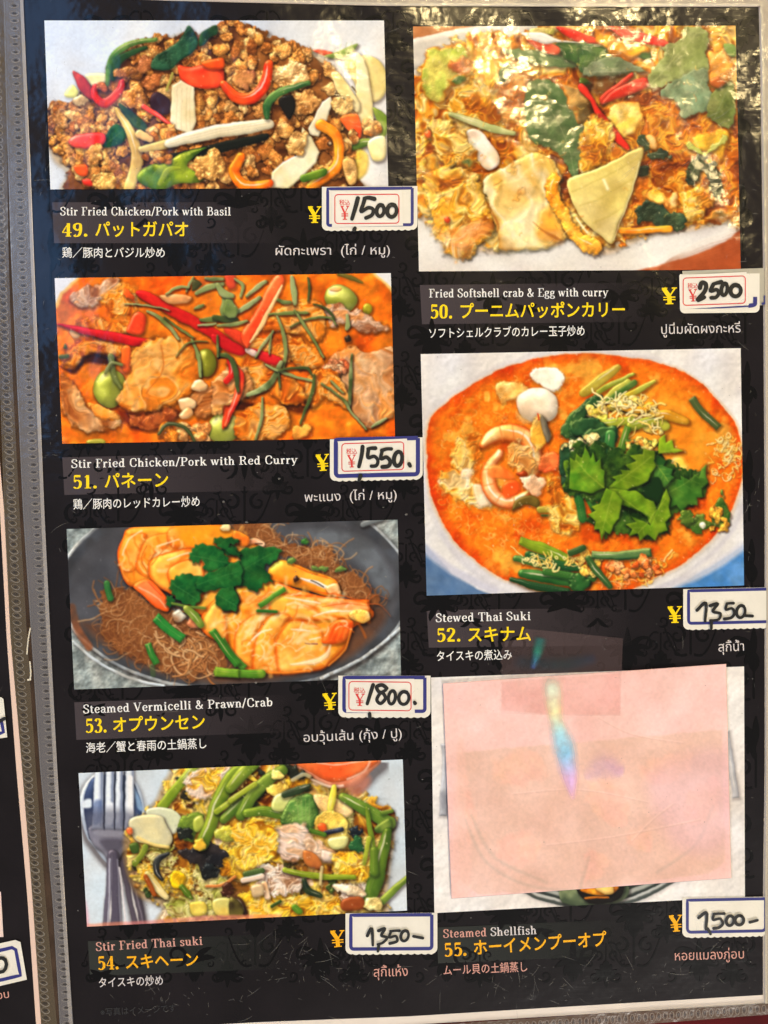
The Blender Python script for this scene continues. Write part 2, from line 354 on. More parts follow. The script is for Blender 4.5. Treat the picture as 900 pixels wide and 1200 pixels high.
        def at(per):
            t = TILES[20]; f = 20. / per; a, b = U_ * f + rs.randint(512), V_ * f + rs.randint(512); i, j = np.floor(a).astype(int), np.floor(b).astype(int); u, v = a - i, b - j
            g = lambda q, r: t[r % 512, q % 512]
            return (g(i, j) * (1 - u) + g(i + 1, j) * u) * (1 - v) + (g(i, j + 1) * (1 - u) + g(i + 1, j + 1) * u) * v
        n1, n2, n3, n4 = at(P_), at(P_ * .5), at(P_ * .24), at(P_ * 1.7)
        h = (1.1 - np.abs(n1)) * .45 + (.9 - np.abs(n2)) * .25 + n4 * .2 + n3 * .14
        hh = (h + n3 * .10) * period * K * .105 * depth + .42 * R * K * np.sqrt(np.clip(1 - (1 - np.clip(d / (R * K), 0, 1)) ** 2, 0, 1)); gy, gx = np.gradient(hh); n = 1 / np.sqrt(gx * gx + gy * gy + 1)
        nl = np.clip((-gx * LDIR[0] - gy * LDIR[1] + LDIR[2]) * n, 0, 1); nh = np.clip((-gx * HDIR[0] - gy * HDIR[1] + HDIR[2]) * n, 0, 1)
        cc = np.array([rgb(c) for c in cols]); u = np.clip(.5 + .26 * n4 + .16 * n2, 0, .9999) * (len(cols) - 1); i = u.astype(int); f = (u - i)[..., None]; c = cc[i] * (1 - f) + cc[np.minimum(i + 1, len(cols) - 1)] * f
        k = np.clip((.22 - h) * 1.5, 0, 1)[..., None] * crease; c = c * (1 - k) + c * np.array(dark) * k
        gate = np.clip(n3 * .9 + .2, 0, 1); out = c * (.68 + .46 * nl / LDIR[2] * .66)[..., None] + (hl * gate * nh ** 26)[..., None] * (.25 * c + .75 * np.array([1., .97, .9]))
        m = np.clip(d / (2 * edge * K) + .5, 0, 1) * alpha; A = s.a[y0:y1, x0:x1]
        if sh:
            q = np.full(d.shape, -1e3); a_, b_ = int(1.8 * K), int(1.2 * K); q[a_:, b_:] = d[:-a_, :-b_]; q = np.clip(1 + q / (sr * K), 0, 1) ** 2 * sh * alpha; A *= 1 - q[..., None]
        A += (np.clip(out, 0, 1) - A) * m[..., None]
    def shade(s, pts, f, soft=6):
        """darker ink (f<1) inside a soft outline: the dark hollows of the printed picture"""
        p = curve(s.loc(pts), True, 5); bx = s.box(p, soft * K); d = s.field(p, bx, True); m = np.clip(.5 + d / (soft * K), 0, 1)
        x0, y0, x1, y1 = bx; A = s.a[y0:y1, x0:x1]; A *= 1 + (np.array(f) - 1) * m[..., None]
    def bend(s, amp, period):
        """draw every edge a little unevenly"""
        Y, X = np.mgrid[0:s.h, 0:s.w].astype(float); sh = (s.h, s.w)
        X = np.clip(X + amp * K * fbm(sh, period * K, s.rs, 3), 0, s.w - 1.001); Y = np.clip(Y + amp * K * fbm(sh, period * K, s.rs, 3), 0, s.h - 1.001)
        i, j = X.astype(int), Y.astype(int); f, g = (X - i)[..., None], (Y - j)[..., None]; A = s.a
        s.a = (A[j, i] * (1 - f) + A[j, i + 1] * f) * (1 - g) + (A[j + 1, i] * (1 - f) + A[j + 1, i + 1] * f) * g
    def done(s, warp=1., wet=1.):
        s.bend(.5 * warp, 20)
        mx, mn = s.a.max(2), s.a.min(2); food = np.clip((mx - mn) * 2.2 - .25, 0, 1)         # leaves plates and metal alone
        n = fbm((s.h, s.w), 9 * K, s.rs, 2); s.a *= (1 + food * .035 * np.clip(n, -2, 1.5))[..., None] ** np.array([.75, 1., 1.35])
        r = s.rs; b = s.a.copy()
        for ax in (0, 1, 0, 1): b = .5 * b + .25 * (np.roll(b, 1, ax) + np.roll(b, -1, ax))
        s.a = (1 - s.fuzz) * s.a + s.fuzz * b
        k = np.clip((s.a[..., 1] - np.maximum(s.a[..., 0], s.a[..., 2])) * 5, 0, 1); s.a[..., 1] *= 1 - .13 * k; s.a[..., 2] *= 1 - .32 * k; s.a[..., 0] *= 1 + .04 * k
        g = s.a.mean(2, keepdims=True); s.a = (g + (s.a - g) * s.sat) * s.gain
        s.a *= 1 + .022 * np.clip(fbm((s.h, s.w), 40 * K, r, 2), -2, 2)[..., None] * np.array([.7, 1., 1.3])
        s.a *= (1 + .01 * fbm((s.h, s.w), 3 * K, r, 2))[..., None]
        s.a = np.clip(s.a, .01, .97); return s
    def sample(s, X, Y):
        u = np.clip((X - s.x0) * K - .5, 0, s.w - 1.001); v = np.clip((Y - s.y0) * K - .5, 0, s.h - 1.001)
        i = u.astype(int); j = v.astype(int); f = (u - i)[..., None]; g = (v - j)[..., None]
        return (s.a[j, i] * (1 - f) + s.a[j, i + 1] * f) * (1 - g) + (s.a[j + 1, i] * (1 - f) + s.a[j + 1, i + 1] * f) * g
Z = 4.0909
TAN = [(200, 124, 54), (178, 102, 42), (216, 152, 82), (152, 82, 32), (208, 138, 64), (224, 172, 106)]
QUAD = {49: [(52, 24), (450, 24), (455, 220), (59, 222)], 51: [(64, 326), (458, 320), (463, 513), (73, 520)],
        53: [(78, 620), (466, 609), (470, 794), (87, 808)], 54: [(92, 906), (472, 890), (477, 1067), (102, 1086)],
        50: [(484, 31), (862, 30), (868, 316), (491, 318)], 52: [(493, 415), (868, 408), (872, 686), (500, 698)],
        55: [(505, 794), (872, 781), (873, 1051), (509, 1070)]}

def dish_basil():
    s = Pic(QUAD[49], (216, 224, 240), 49)
    s.field_tex([(40, 0), (470, 0), (470, 240), (40, 240)], [(206, 216, 236), (218, 226, 242), (226, 230, 240)], 40, amp=.02, hl=0, rough=0, hv=0)
    s.shade([(330, 0), (470, 0), (470, 240), (330, 240)], (1.03, .985, .92), 60)
    out = [(57, 150), (58, 125), (72, 122), (88, 118), (96, 102), (112, 96), (124, 92), (130, 72), (145, 55), (170, 47), (200, 42), (222, 36), (238, 38), (258, 27), (276, 25), (300, 35),
           (330, 46), (360, 58), (385, 75), (396, 92), (410, 112), (428, 130), (436, 148), (432, 160), (418, 180), (414, 205), (410, 230), (104, 230), (82, 200), (64, 180)]
    s.poly([(x + (4 if x > 250 else -3), y + 3) for x, y in out], (214, 180, 120), (196, 150, 90), flat=True, alpha=.55, soft=5, sh=.3, sr=8)
    s.poly(out, (146, 86, 38), (76, 38, 16), rough=2, hl=.1, bump=.5, ms=7)
    s.scatter(out, 430, (3.8, 9), TAN, rough=1.2, rsz=4, hl=.3)
    s.scatter([(240, 60), (300, 40), (380, 80), (420, 120), (400, 200), (230, 210), (180, 120)], 70, (6.5, 11), TAN, rough=1.1, rsz=4)
    s.scatter([(60, 150), (100, 110), (140, 130), (150, 210), (100, 215)], 34, (6, 10), TAN, rough=1, rsz=4)
    s.view(40, 10, Z)
    s.scatter([(80, 560), (70, 480), (160, 460), (260, 470), (380, 480), (420, 560), (330, 620), (200, 600)], 45, (22, 36), TAN + [(205, 150, 95)] * 2, rough=.7, rsz=3)
    s.scatter([(150, 680), (330, 640), (440, 680), (420, 860), (260, 850), (150, 740)], 45, (20, 38), TAN + [(220, 165, 90)] * 3, rough=.7, rsz=3)
    s.poly([(250, 315), (340, 310), (345, 350), (290, 380), (255, 345)], (228, 218, 160), (238, 230, 190), sh=.2)
    s.poly([(145, 420), (175, 370), (208, 395), (195, 430)], (226, 220, 130), sh=.2)
    s.stroke([(352, 362), (358, 275), (400, 205), (470, 168), (585, 150)], [20, 26, 30, 26, 20], (52, 112, 62), (96, 150, 90), hl=.4, bump=.25, bs=3)
    s.stroke([(380, 330), (392, 270), (440, 220), (540, 190)], [26, 40, 34, 16], (24, 60, 36), (40, 84, 52), hl=.1)
    s.blob((440, 305), 50, (190, 124, 66), (160, 92, 42), ry=28, bump=1, bs=3, rough=1)
    s.blob((525, 270), 36, (160, 92, 50), (196, 130, 76), bump=1, bs=3, rough=1)
    s.leaf([(560, 285), (585, 225), (640, 190), (700, 150), (738, 84), (775, 130), (785, 170), (755, 215), (700, 250), (640, 298)], (20, 56, 40), (38, 84, 62), [(590, 280), (735, 110)], (50, 96, 76), hl=.3, bump=.7)
    s.leaf([(790, 180), (795, 130), (835, 95), (872, 76), (880, 120), (840, 145), (815, 175)], (26, 62, 40), (44, 92, 60))
    s.poly([(183, 303), (215, 315), (250, 340), (278, 395), (278, 445), (240, 415), (200, 365)], (170, 40, 32), (206, 70, 52), hl=.5, bump=.4)
    s.stroke([(292, 375), (292, 425), (340, 455), (405, 400), (420, 350)], [30, 40, 46, 40, 26], (196, 34, 28), (216, 60, 44), hl=.5, bump=.3)
    s.blob((330, 375), 30, (200, 110, 60), (170, 70, 40), rough=1, bump=.8)
    s.blob((222, 445), 42, (205, 160, 100), (225, 190, 140), ry=28, bump=.8, rough=.8)
    s.poly([(560, 420), (600, 400), (650, 440), (650, 500), (600, 500), (560, 470)], (40, 18, 26), (58, 40, 52), hl=.2)
    s.stroke([(660, 310), (640, 390)], 12, (160, 150, 70), hl=.3)
    s.blob((488, 425), 52, (188, 116, 50), (214, 150, 86), ry=62, bump=1.3, bs=3.5, rough=1, hl=.4)
    s.blob((565, 350), 52, (186, 110, 56), (150, 80, 36), ry=44, bump=1.2, bs=3.5, rough=1)
    s.poly([(690, 272), (745, 280), (830, 268), (902, 282), (908, 360), (850, 385), (760, 378), (712, 350), (694, 310)], (222, 40, 22), (236, 70, 36), hl=.55, bump=.3, R=6)
    s.poly([(808, 262), (860, 240), (905, 236), (905, 285), (840, 285)], (236, 86, 24), (220, 60, 24))
    s.poly([(664, 372), (705, 342), (770, 382), (773, 540), (748, 604), (690, 585), (655, 562), (656, 460)], (226, 206, 158), (240, 226, 192), hl=.2, R=2.5, smooth=False)
    for x in (690, 712, 735, 752): s.stroke([(x, 375), (x - 8, 470), (x - 6, 580)], 3, (206, 180, 130), sh=0, hl=0, alpha=.5)
    s.stroke([(525, 468), (590, 505), (652, 552)], [22, 24, 14], (206, 36, 34), (226, 70, 60), hl=.5)
    s.leaf([(405, 455), (450, 480), (530, 545), (545, 590), (490, 575), (440, 530)], (26, 52, 34), (50, 80, 50), hl=.4)
    s.scatter([(560, 560), (650, 560), (720, 610), (620, 640), (540, 600)], 10, (22, 36), TAN)
    s.leaf([(328, 650), (365, 580), (398, 553), (440, 600), (428, 640), (360, 668)], (18, 66, 42), (36, 96, 60), [(345, 650), (420, 590)])
    s.poly([(165, 630), (200, 606), (290, 598), (338, 606), (340, 640), (300, 664), (210, 670), (170, 655)], (214, 36, 34), (232, 76, 64), hl=.6, R=5)
    s.stroke([(395, 485), (440, 560), (482, 640), (494, 730), (455, 860)], [20, 40, 52, 56, 54], (212, 172, 84), (232, 204, 130), hl=.3, bump=.12, ms=14)
    s.stroke([(505, 600), (560, 625)], [40, 30], (226, 180, 110), hl=.4)
    s.view(0, 0, 1)
    s.stroke([(185, 188), (240, 178), (312, 160)], [8, 14, 8], (20, 24, 20), sh=.3, hl=.1)
    s.stroke([(166, 174), (190, 170), (205, 166)], [7, 11, 12], (220, 190, 120), hl=.2)
    s.stroke([(198, 168), (240, 157), (285, 150), (316, 145)], [10, 15, 17, 11], (236, 226, 200), (222, 206, 168), hl=.25, ms=20)
    for o in (-3, 0, 3): s.stroke([(200, 168 + o), (250, 156 + o), (312, 145 + o)], .8, (205, 186, 146), sh=0, hl=0, alpha=.5)
    s.view(40, 10, Z)
    s.poly([(500, 790), (560, 750), (640, 735), (720, 690), (830, 662), (770, 705), (735, 760), (806, 800), (790, 830), (690, 842), (600, 870), (505, 830)], (54, 112, 40), (126, 160, 48), hl=.35, bump=.5, R=7, ms=16)
    s.stroke([(600, 840), (640, 780), (700, 770)], [20, 30, 14], (150, 176, 56), sh=0, alpha=.7, hl=.3)
    s.poly([(190, 756), (250, 750), (250, 800), (210, 800)], (236, 84, 28), hl=.4)
    s.poly([(230, 825), (275, 820), (280, 852), (240, 850)], (222, 50, 36), hl=.4)
    s.blob((845, 745), 78, (204, 146, 76), (180, 112, 52), ry=66, bump=2, bs=4, rough=1.3, hl=.4)
    s.blob((340, 835), 62, (216, 164, 88), (190, 126, 60), ry=50, bump=1.6, bs=4, rough=1.3, hl=.4)
    s.blob((280, 695), 48, (214, 158, 90), (180, 112, 50), ry=44, bump=1.6, bs=4, rough=1.2)
    s.scatter([(500, 690), (620, 690), (660, 740), (560, 740)], 7, (18, 32), TAN + [(225, 180, 110)] * 3)
    s.view(240, 10, 3.6)
    s.blob((370, 280), 78, (206, 146, 80), (226, 176, 116), ry=56, bump=1.8, bs=4.5, rough=1.5, hl=.4)
    s.blob((425, 395), 62, (190, 122, 58), (216, 158, 92), ry=46, bump=1.6, bs=4, rough=1.3)
    s.stroke([(80, 318), (130, 372), (200, 372), (255, 312), (268, 236)], [30, 46, 50, 46, 36], (212, 40, 18), (236, 84, 30), hl=.55, bump=.3)
    s.blob((165, 292), 42, (196, 130, 70), (120, 60, 40), rough=1.5, bump=1)
    s.poly([(310, 385), (360, 360), (380, 400), (360, 470), (330, 440)], (24, 22, 20), hl=.2)
    s.stroke([(265, 462), (262, 405), (300, 360), (360, 335), (440, 318)], [16, 36, 36, 28, 20], (34, 88, 52), (66, 124, 76), hl=.45)
    s.poly([(440, 505), (495, 395), (528, 374), (537, 408), (505, 490), (480, 540), (446, 530)], (228, 214, 178), (240, 230, 204), hl=.2, R=2, smooth=False)
    s.poly([(590, 215), (650, 200), (715, 205), (764, 260), (768, 330), (745, 385), (690, 390), (640, 330)], (220, 196, 120), (234, 216, 160), hl=.2, R=4, ms=18)
    s.poly([(640, 210), (665, 205), (700, 330), (712, 470), (690, 490), (655, 480), (640, 400)], (228, 208, 142), (240, 226, 180), hl=.2, R=3)
    s.poly([(530, 282), (560, 270), (610, 330), (650, 400), (640, 440), (600, 400), (555, 345)], (226, 202, 130), (238, 222, 172), hl=.2, R=3)
    s.stroke([(622, 330), (640, 352)], 7, (60, 46, 24), sh=0)
    s.poly([(455, 178), (500, 176), (545, 188), (520, 205)], (206, 60, 36), hl=.3)
    s.leaf([(505, 203), (560, 180), (645, 148), (628, 178), (570, 208)], (92, 146, 66), (130, 172, 96), [(515, 203), (640, 155)])
    s.poly([(540, 380), (610, 385), (628, 430), (580, 455), (540, 430)], (216, 172, 104), (196, 140, 70), bump=1.3, bs=3, rough=1)
    s.poly([(572, 462), (640, 448), (666, 505), (650, 552), (605, 520)], (230, 70, 24), (240, 110, 40), hl=.4)
    s.poly([(710, 420), (768, 455), (765, 530), (738, 540), (724, 470)], (92, 140, 48), (140, 170, 80), hl=.5)
    s.stroke([(625, 582), (670, 568), (730, 560)], [30, 36, 22], (60, 106, 44), (100, 140, 60), hl=.4)
    s.scatter([(560, 500), (640, 520), (620, 600), (560, 590)], 8, (16, 34), TAN + [(220, 176, 110)] * 3)
    s.scatter([(670, 480), (740, 500), (730, 560), (680, 540)], 6, (16, 28), TAN + [(226, 180, 116)] * 3)
    s.poly([(690, 560), (760, 540), (762, 630), (710, 640)], (228, 206, 136), (240, 226, 176))
    s.poly([(640, 600), (690, 620), (680, 700), (640, 720)], (236, 196, 70), (226, 170, 50), alpha=.75, soft=3, sh=0)
    s.stroke([(490, 490), (545, 530), (566, 600), (545, 680), (450, 752)], [44, 46, 44, 44, 40], (238, 112, 20), (244, 150, 40), hl=.5, bump=.2)
    s.blob((525, 570), 12, (70, 40, 20), sh=0); s.blob((525, 570), 6, (200, 170, 130), sh=0)
    s.poly([(268, 756), (285, 690), (330, 650), (385, 620), (402, 560), (412, 498), (452, 540), (482, 608), (470, 650), (410, 710), (352, 756)], (230, 216, 168), (242, 232, 200), hl=.25, R=2.5, smooth=False)
    s.blob((395, 560), 45, (204, 150, 82), (222, 176, 112), ry=50, bump=1.5, bs=4, rough=1.2)
    s.stroke([(418, 716), (500, 694)], 34, (88, 140, 46), (50, 104, 40), hl=.5)
    s.stroke([(150, 628), (122, 690), (170, 748), (270, 738)], [40, 42, 46, 36], (240, 128, 20), (232, 84, 22), hl=.5, bump=.2)
    s.poly([(580, 640), (630, 640), (640, 730), (600, 740)], (206, 150, 80), (220, 180, 120), bump=1.2)
    s.view(0, 0, 1); s.specks(out, 130, (255, 240, 210), (.35, .9), .8)
    return s.done()

def dish_red_curry():
    s = Pic(QUAD[51], (238, 126, 30), 51)
    s.field_tex([(40, 300), (490, 300), (490, 540), (40, 540)], [(222, 84, 10), (232, 106, 16), (240, 126, 26), (236, 114, 20)], 26, amp=.14, hl=.1, rough=0)
    OR = [(232, 132, 40), (222, 112, 26), (240, 160, 70), (210, 100, 30)]; MEAT = [(222, 150, 82), (212, 130, 66), (230, 168, 106)]
    s.specks([(66, 328), (460, 322), (462, 512), (74, 518)], 90, (248, 176, 90), (.5, 1.6), .6)
    OM = [(206, 92, 14), (228, 120, 26), (238, 148, 50), (242, 178, 100), (232, 130, 32)]; PM = [(206, 120, 50), (226, 156, 92), (238, 186, 130), (230, 160, 84)]; GM = [(186, 120, 80), (206, 156, 120), (216, 180, 156), (224, 150, 90)]
    s.view(50, 310, Z)
    s.poly([(30, 30), (205, 40), (150, 90), (98, 140), (70, 205), (30, 230)], (236, 190, 110), flat=True, sh=0, soft=2.5, smooth=False)
    s.poly([(30, 30), (190, 40), (135, 85), (85, 132), (62, 185), (30, 200)], (222, 222, 230), flat=True, sh=0, soft=1.5, smooth=False)
    M = dict(bump=.8, bs=6, rough=1.4, rsz=7, hl=.2, sh=.5, sr=5, R=4, soft=.8, mot=1.3)
    s.saucy([(128, 152), (180, 115), (260, 90), (330, 63), (368, 78), (352, 128), (290, 170), (215, 212), (160, 190)], GM, 10, rough=1.2, edge=.9, R=6, sh=.5, depth=.8, crease=.4)
    s.saucy([(290, 150), (370, 100), (450, 130), (460, 190), (430, 260), (330, 250), (300, 200)], OM, 11, rough=2, edge=3, sh=.15)
    s.saucy([(170, 280), (230, 245), (330, 270), (400, 290), (400, 330), (260, 330)], OM, 9, rough=1.2, edge=.9, R=6, sh=.5, depth=.8, crease=.4)
    s.poly([(385, 110), (430, 150), (455, 195), (440, 200), (400, 150)], (214, 80, 26), **M)
    s.saucy([(90, 465), (140, 385), (200, 350), (330, 378), (385, 420), (330, 445), (232, 420), (195, 440), (160, 492), (110, 475)], OM, 9, rough=1.2, edge=.9, R=6, sh=.5, depth=.8, crease=.4)
    s.shade([(80, 490), (150, 500), (210, 432), (300, 425), (370, 470), (300, 480), (215, 470), (150, 530)], (.28, .2, .2), 4)
    s.stroke([(85, 445), (120, 440)], 20, (70, 80, 40)); s.poly([(100, 400), (108, 378), (118, 402)], (60, 80, 40))
    s.poly([(410, 285), (450, 230), (492, 250), (478, 330), (402, 322)], (226, 76, 34), (206, 56, 26), hl=.5)
    s.poly([(130, 320), (175, 315), (180, 345), (150, 352)], (222, 170, 120), sh=.3)
    s.poly([(68, 288), (130, 292), (300, 318), (450, 344), (528, 362), (546, 384), (518, 397), (400, 382), (280, 356), (150, 318)], (198, 22, 24), (172, 18, 22), hl=.3, R=5, sh=.55)
    s.poly([(380, 400), (420, 395), (420, 500), (385, 510)], (222, 90, 26))
    s.blob((322, 592), 80, (116, 126, 36), (150, 156, 60), ry=92, lob=.03, R=20, hl=.6, hp=14, bump=.1, sh=.7, sr=5)
    s.stroke([(330, 440), (336, 530), (376, 590)], [30, 26, 16], (84, 98, 46), (120, 130, 70)); s.stroke([(300, 520), (330, 470), (380, 480)], 16, (104, 110, 60))
    s.saucy([(78, 530), (130, 560), (188, 636), (222, 700), (290, 742), (372, 742), (345, 788), (290, 790), (225, 804), (160, 786), (120, 730), (95, 700)], PM, 12, rough=1.2, edge=.9, R=6, sh=.5, depth=.8, crease=.4, ang=.8, ratio=1.8)
    s.poly([(220, 660), (300, 690), (365, 730), (300, 745), (240, 720)], (232, 124, 30), (224, 150, 70), **dict(M, sh=.2))
    s.shade([(360, 690), (440, 705), (640, 690), (660, 730), (560, 780), (450, 790), (380, 740)], (.5, .35, .3), 5)
    s.saucy([(412, 715), (480, 720), (620, 690), (640, 730), (540, 785), (450, 780)], [(130, 50, 14), (170, 76, 26), (200, 104, 44)], 10, rough=1.2, edge=.9, R=6, sh=.5, depth=.8, crease=.4)
    s.blob((782, 470), 52, (146, 140, 36), (112, 112, 30), ry=66, lob=.04, R=14, hl=.5, sh=.7, sr=5)
    s.saucy([(700, 650), (770, 590), (905, 565), (905, 690), (830, 722), (740, 722)], PM, 11, rough=1.2, edge=.9, R=6, sh=.5, depth=.8, crease=.4, ang=-.25, ratio=2.6)
    for i in range(5): s.stroke([(730, 640 + i * 17), (820, 622 + i * 17), (905, 590 + i * 17)], 5, (206, 130, 66), sh=0, hl=0, alpha=.7)
    s.saucy([(352, 650), (400, 560), (420, 500), (440, 400), (560, 348), (700, 368), (742, 470), (738, 560), (690, 630), (600, 678), (500, 702), (400, 690)], OM, 17, rough=1.2, edge=.9, R=6, sh=.5, depth=.7, crease=.35, ang=-.9, ratio=1.5)
    s.poly([(425, 520), (445, 420), (550, 372), (570, 480), (500, 560), (420, 580)], (226, 182, 116), (232, 156, 70), alpha=.5, soft=6, sh=0, bump=.5)
    s.poly([(570, 370), (690, 380), (735, 460), (690, 500), (600, 470)], (232, 164, 76), (226, 140, 50), alpha=.35, soft=6, sh=0, bump=.5)
    s.stroke([(565, 390), (575, 500), (500, 620)], 8, (196, 100, 30), sh=0, hl=0, alpha=.7, soft=1.5)
    for c in ((750, 580, 36), (692, 664, 40), (690, 712, 34)): s.blob(c[:2], c[2], (232, 190, 140), (222, 160, 100), ry=c[2] * .8, hl=.4, R=5)
    s.poly([(448, 142), (500, 128), (600, 186), (740, 250), (905, 362), (905, 405), (800, 345), (700, 292), (590, 232)], (208, 34, 26), (186, 22, 22), hl=.3, R=4, sh=.6)
    s.poly([(560, 150), (640, 142), (716, 155), (690, 182), (600, 184)], (234, 176, 120), (224, 150, 90), bump=.4)
    GR = [(104, 126, 70), (74, 96, 50), (136, 158, 104), (58, 76, 40), (150, 168, 120)]
    def sh(*l):
        for w, *p in l: s.stroke(p, [w * .45, w * .8, w * .5], GR[s.rs.randint(5)], GR[s.rs.randint(5)], hl=.15, sh=.6, sr=2.5, so=(1, 2))
    sh((10, (390, 190), (500, 195), (605, 218)), (26, (500, 225), (580, 270), (650, 358)), (16, (580, 250), (660, 310), (724, 350)), (22, (716, 360), (745, 440), (752, 535)), (9, (640, 440), (700, 376), (790, 370)),
       (18, (690, 130), (705, 90), (720, 62)), (40, (740, 140), (800, 110), (860, 95)), (36, (760, 262), (830, 258), (890, 246)), (16, (745, 290), (830, 280)), (20, (840, 340), (848, 400), (842, 440)),
       (22, (845, 440), (880, 430), (905, 450)), (18, (590, 140), (650, 110), (700, 110)), (22, (730, 210), (770, 195)), (26, (780, 70), (860, 72)))
    s.blob((884, 205), 34, (130, 156, 100), (92, 120, 66), ry=46, hl=.1, R=3); s.blob((735, 100), 26, (60, 60, 30), sh=.2)
    s.blob((870, 785), 84, (186, 186, 104), (150, 160, 66), ry=70, lob=.04, R=18, hl=.5, sh=.6)
    s.scatter([(580, 790), (700, 770), (780, 760), (780, 850), (600, 850)], 14, (26, 44), MEAT + OR[:2])
    s.stroke([(556, 812), (600, 768), (680, 780), (730, 850)], [12, 18, 18, 12], (56, 70, 36), hl=.3)
    s.poly([(880, 640), (905, 650), (905, 720), (870, 785), (862, 760)], (220, 60, 26), hl=.4)
    s.blob((250, 850), 50, (150, 140, 50), ry=16, sh=.1)
    s.view(250, 310, Z)
    s.poly([(735, 20), (870, 20), (870, 150), (800, 78)], (232, 196, 120), flat=True, sh=0, soft=2.5, smooth=False)
    s.poly([(755, 20), (870, 20), (870, 130), (808, 72)], (222, 218, 216), flat=True, sh=0, soft=1.5, smooth=False)
    s.stroke([(600, 45), (660, 60), (715, 84)], [20, 26, 10], (96, 84, 26), sh=.2)
    s.blob((612, 162), 82, (128, 138, 46), (160, 166, 80), ry=66, rot=.3, lob=.03, R=18, hl=.6, hp=14, sh=.6)
    s.blob((738, 216), 24, (150, 140, 30), lob=.03, hl=.5); s.blob((590, 120), 30, (206, 130, 60), ry=12, sh=0, alpha=.7)
    s.saucy([(540, 200), (600, 182), (640, 220), (690, 215), (760, 260), (826, 285), (815, 322), (700, 330), (650, 290), (560, 290)], GM, 10, rough=1.2, edge=.9, R=6, sh=.5, depth=.8, crease=.4)
    s.saucy([(220, 312), (270, 260), (330, 195), (450, 168), (540, 230), (528, 330), (480, 372), (420, 330), (300, 318)], OM, 12, rough=1.2, edge=.9, R=6, sh=.5, depth=.8, crease=.4)
    s.saucy([(336, 338), (440, 370), (530, 450), (520, 492), (430, 504), (360, 440)], OM, 11, rough=1.2, edge=.9, R=6, sh=.5, depth=.8, crease=.4)
    s.saucy([(180, 370), (260, 350), (340, 380), (350, 470), (260, 500), (180, 460)], OM, 11, rough=1.2, edge=.9, R=6, sh=.5, depth=.8, crease=.4)
    s.saucy([(540, 492), (590, 425), (680, 388), (740, 425), (800, 408), (868, 410), (870, 690), (800, 762), (740, 784), (690, 730), (640, 640), (600, 560)], [(190, 110, 50), (212, 150, 96), (222, 174, 130), (230, 146, 70), (206, 150, 110)], 15, rough=1.2, edge=.9, R=6, sh=.5, depth=.8, crease=.4, ang=1., ratio=1.6)
    s.poly([(670, 470), (760, 450), (800, 560), (780, 680), (700, 660), (660, 560)], (202, 164, 124), (212, 170, 126), alpha=.4, soft=6, sh=0, bump=.8)
    s.scatter([(540, 480), (620, 430), (640, 520), (580, 560)], 10, (18, 36), [(206, 140, 96), (222, 170, 126), (190, 90, 50)])
    s.saucy([(460, 530), (560, 500), (640, 600), (640, 690), (540, 640), (480, 690), (440, 620)], OM, 10, rough=1.2, edge=.9, R=6, sh=.5, depth=.8, crease=.4)
    s.shade([(330, 640), (440, 650), (470, 690), (420, 720), (340, 690)], (.4, .3, .3), 5)
    s.saucy([(150, 440), (260, 470), (400, 560), (440, 660), (330, 670), (260, 600), (160, 640)], OM, 12, rough=1.2, edge=.9, R=6, sh=.5, depth=.8, crease=.4)
    s.saucy([(0, 560), (120, 480), (180, 560), (150, 640), (60, 690), (0, 720)], PM, 12, rough=1.2, edge=.9, R=6, sh=.5, depth=.8, crease=.4, ang=-.2, ratio=2.4)
    s.shade([(110, 660), (200, 670), (180, 700), (110, 700)], (.3, .2, .2), 4)
    s.saucy([(120, 720), (240, 670), (340, 690), (370, 760), (300, 830), (120, 835)], OM, 11, rough=1.2, edge=.9, R=6, sh=.5, depth=.8, crease=.4)
    s.poly([(390, 790), (460, 780), (450, 830), (400, 835)], (230, 150, 60), **M)
    s.poly([(0, 330), (100, 368), (152, 402), (140, 432), (60, 412), (0, 372)], (188, 22, 26), hl=.3); s.poly([(60, 300), (140, 330), (160, 400), (130, 380), (60, 330)], (214, 60, 30), hl=.3)
    s.poly([(175, 400), (320, 448), (305, 482), (235, 465)], (190, 28, 30), hl=.4); s.poly([(155, 400), (205, 415), (195, 442), (160, 425)], (222, 190, 180))
    s.poly([(152, 392), (130, 330), (200, 230), (282, 66), (330, 52), (336, 108), (280, 200), (240, 282), (200, 342), (168, 396)], (222, 62, 26), (236, 100, 50), hl=.5, R=6)
    s.stroke([(332, 100), (285, 190), (235, 282), (175, 372)], [8, 18, 22, 8], (240, 194, 130), sh=0, hl=.2)
    s.stroke([(75, 470), (125, 530), (120, 620), (60, 770)], [20, 36, 40, 16], (204, 40, 28), (226, 80, 40), hl=.5, sh=.6)
    s.stroke([(80, 450), (90, 520), (60, 560)], 30, (196, 30, 24), hl=.3)
    s.poly([(50, 50), (100, 50), (105, 110), (70, 115)], (206, 70, 40))
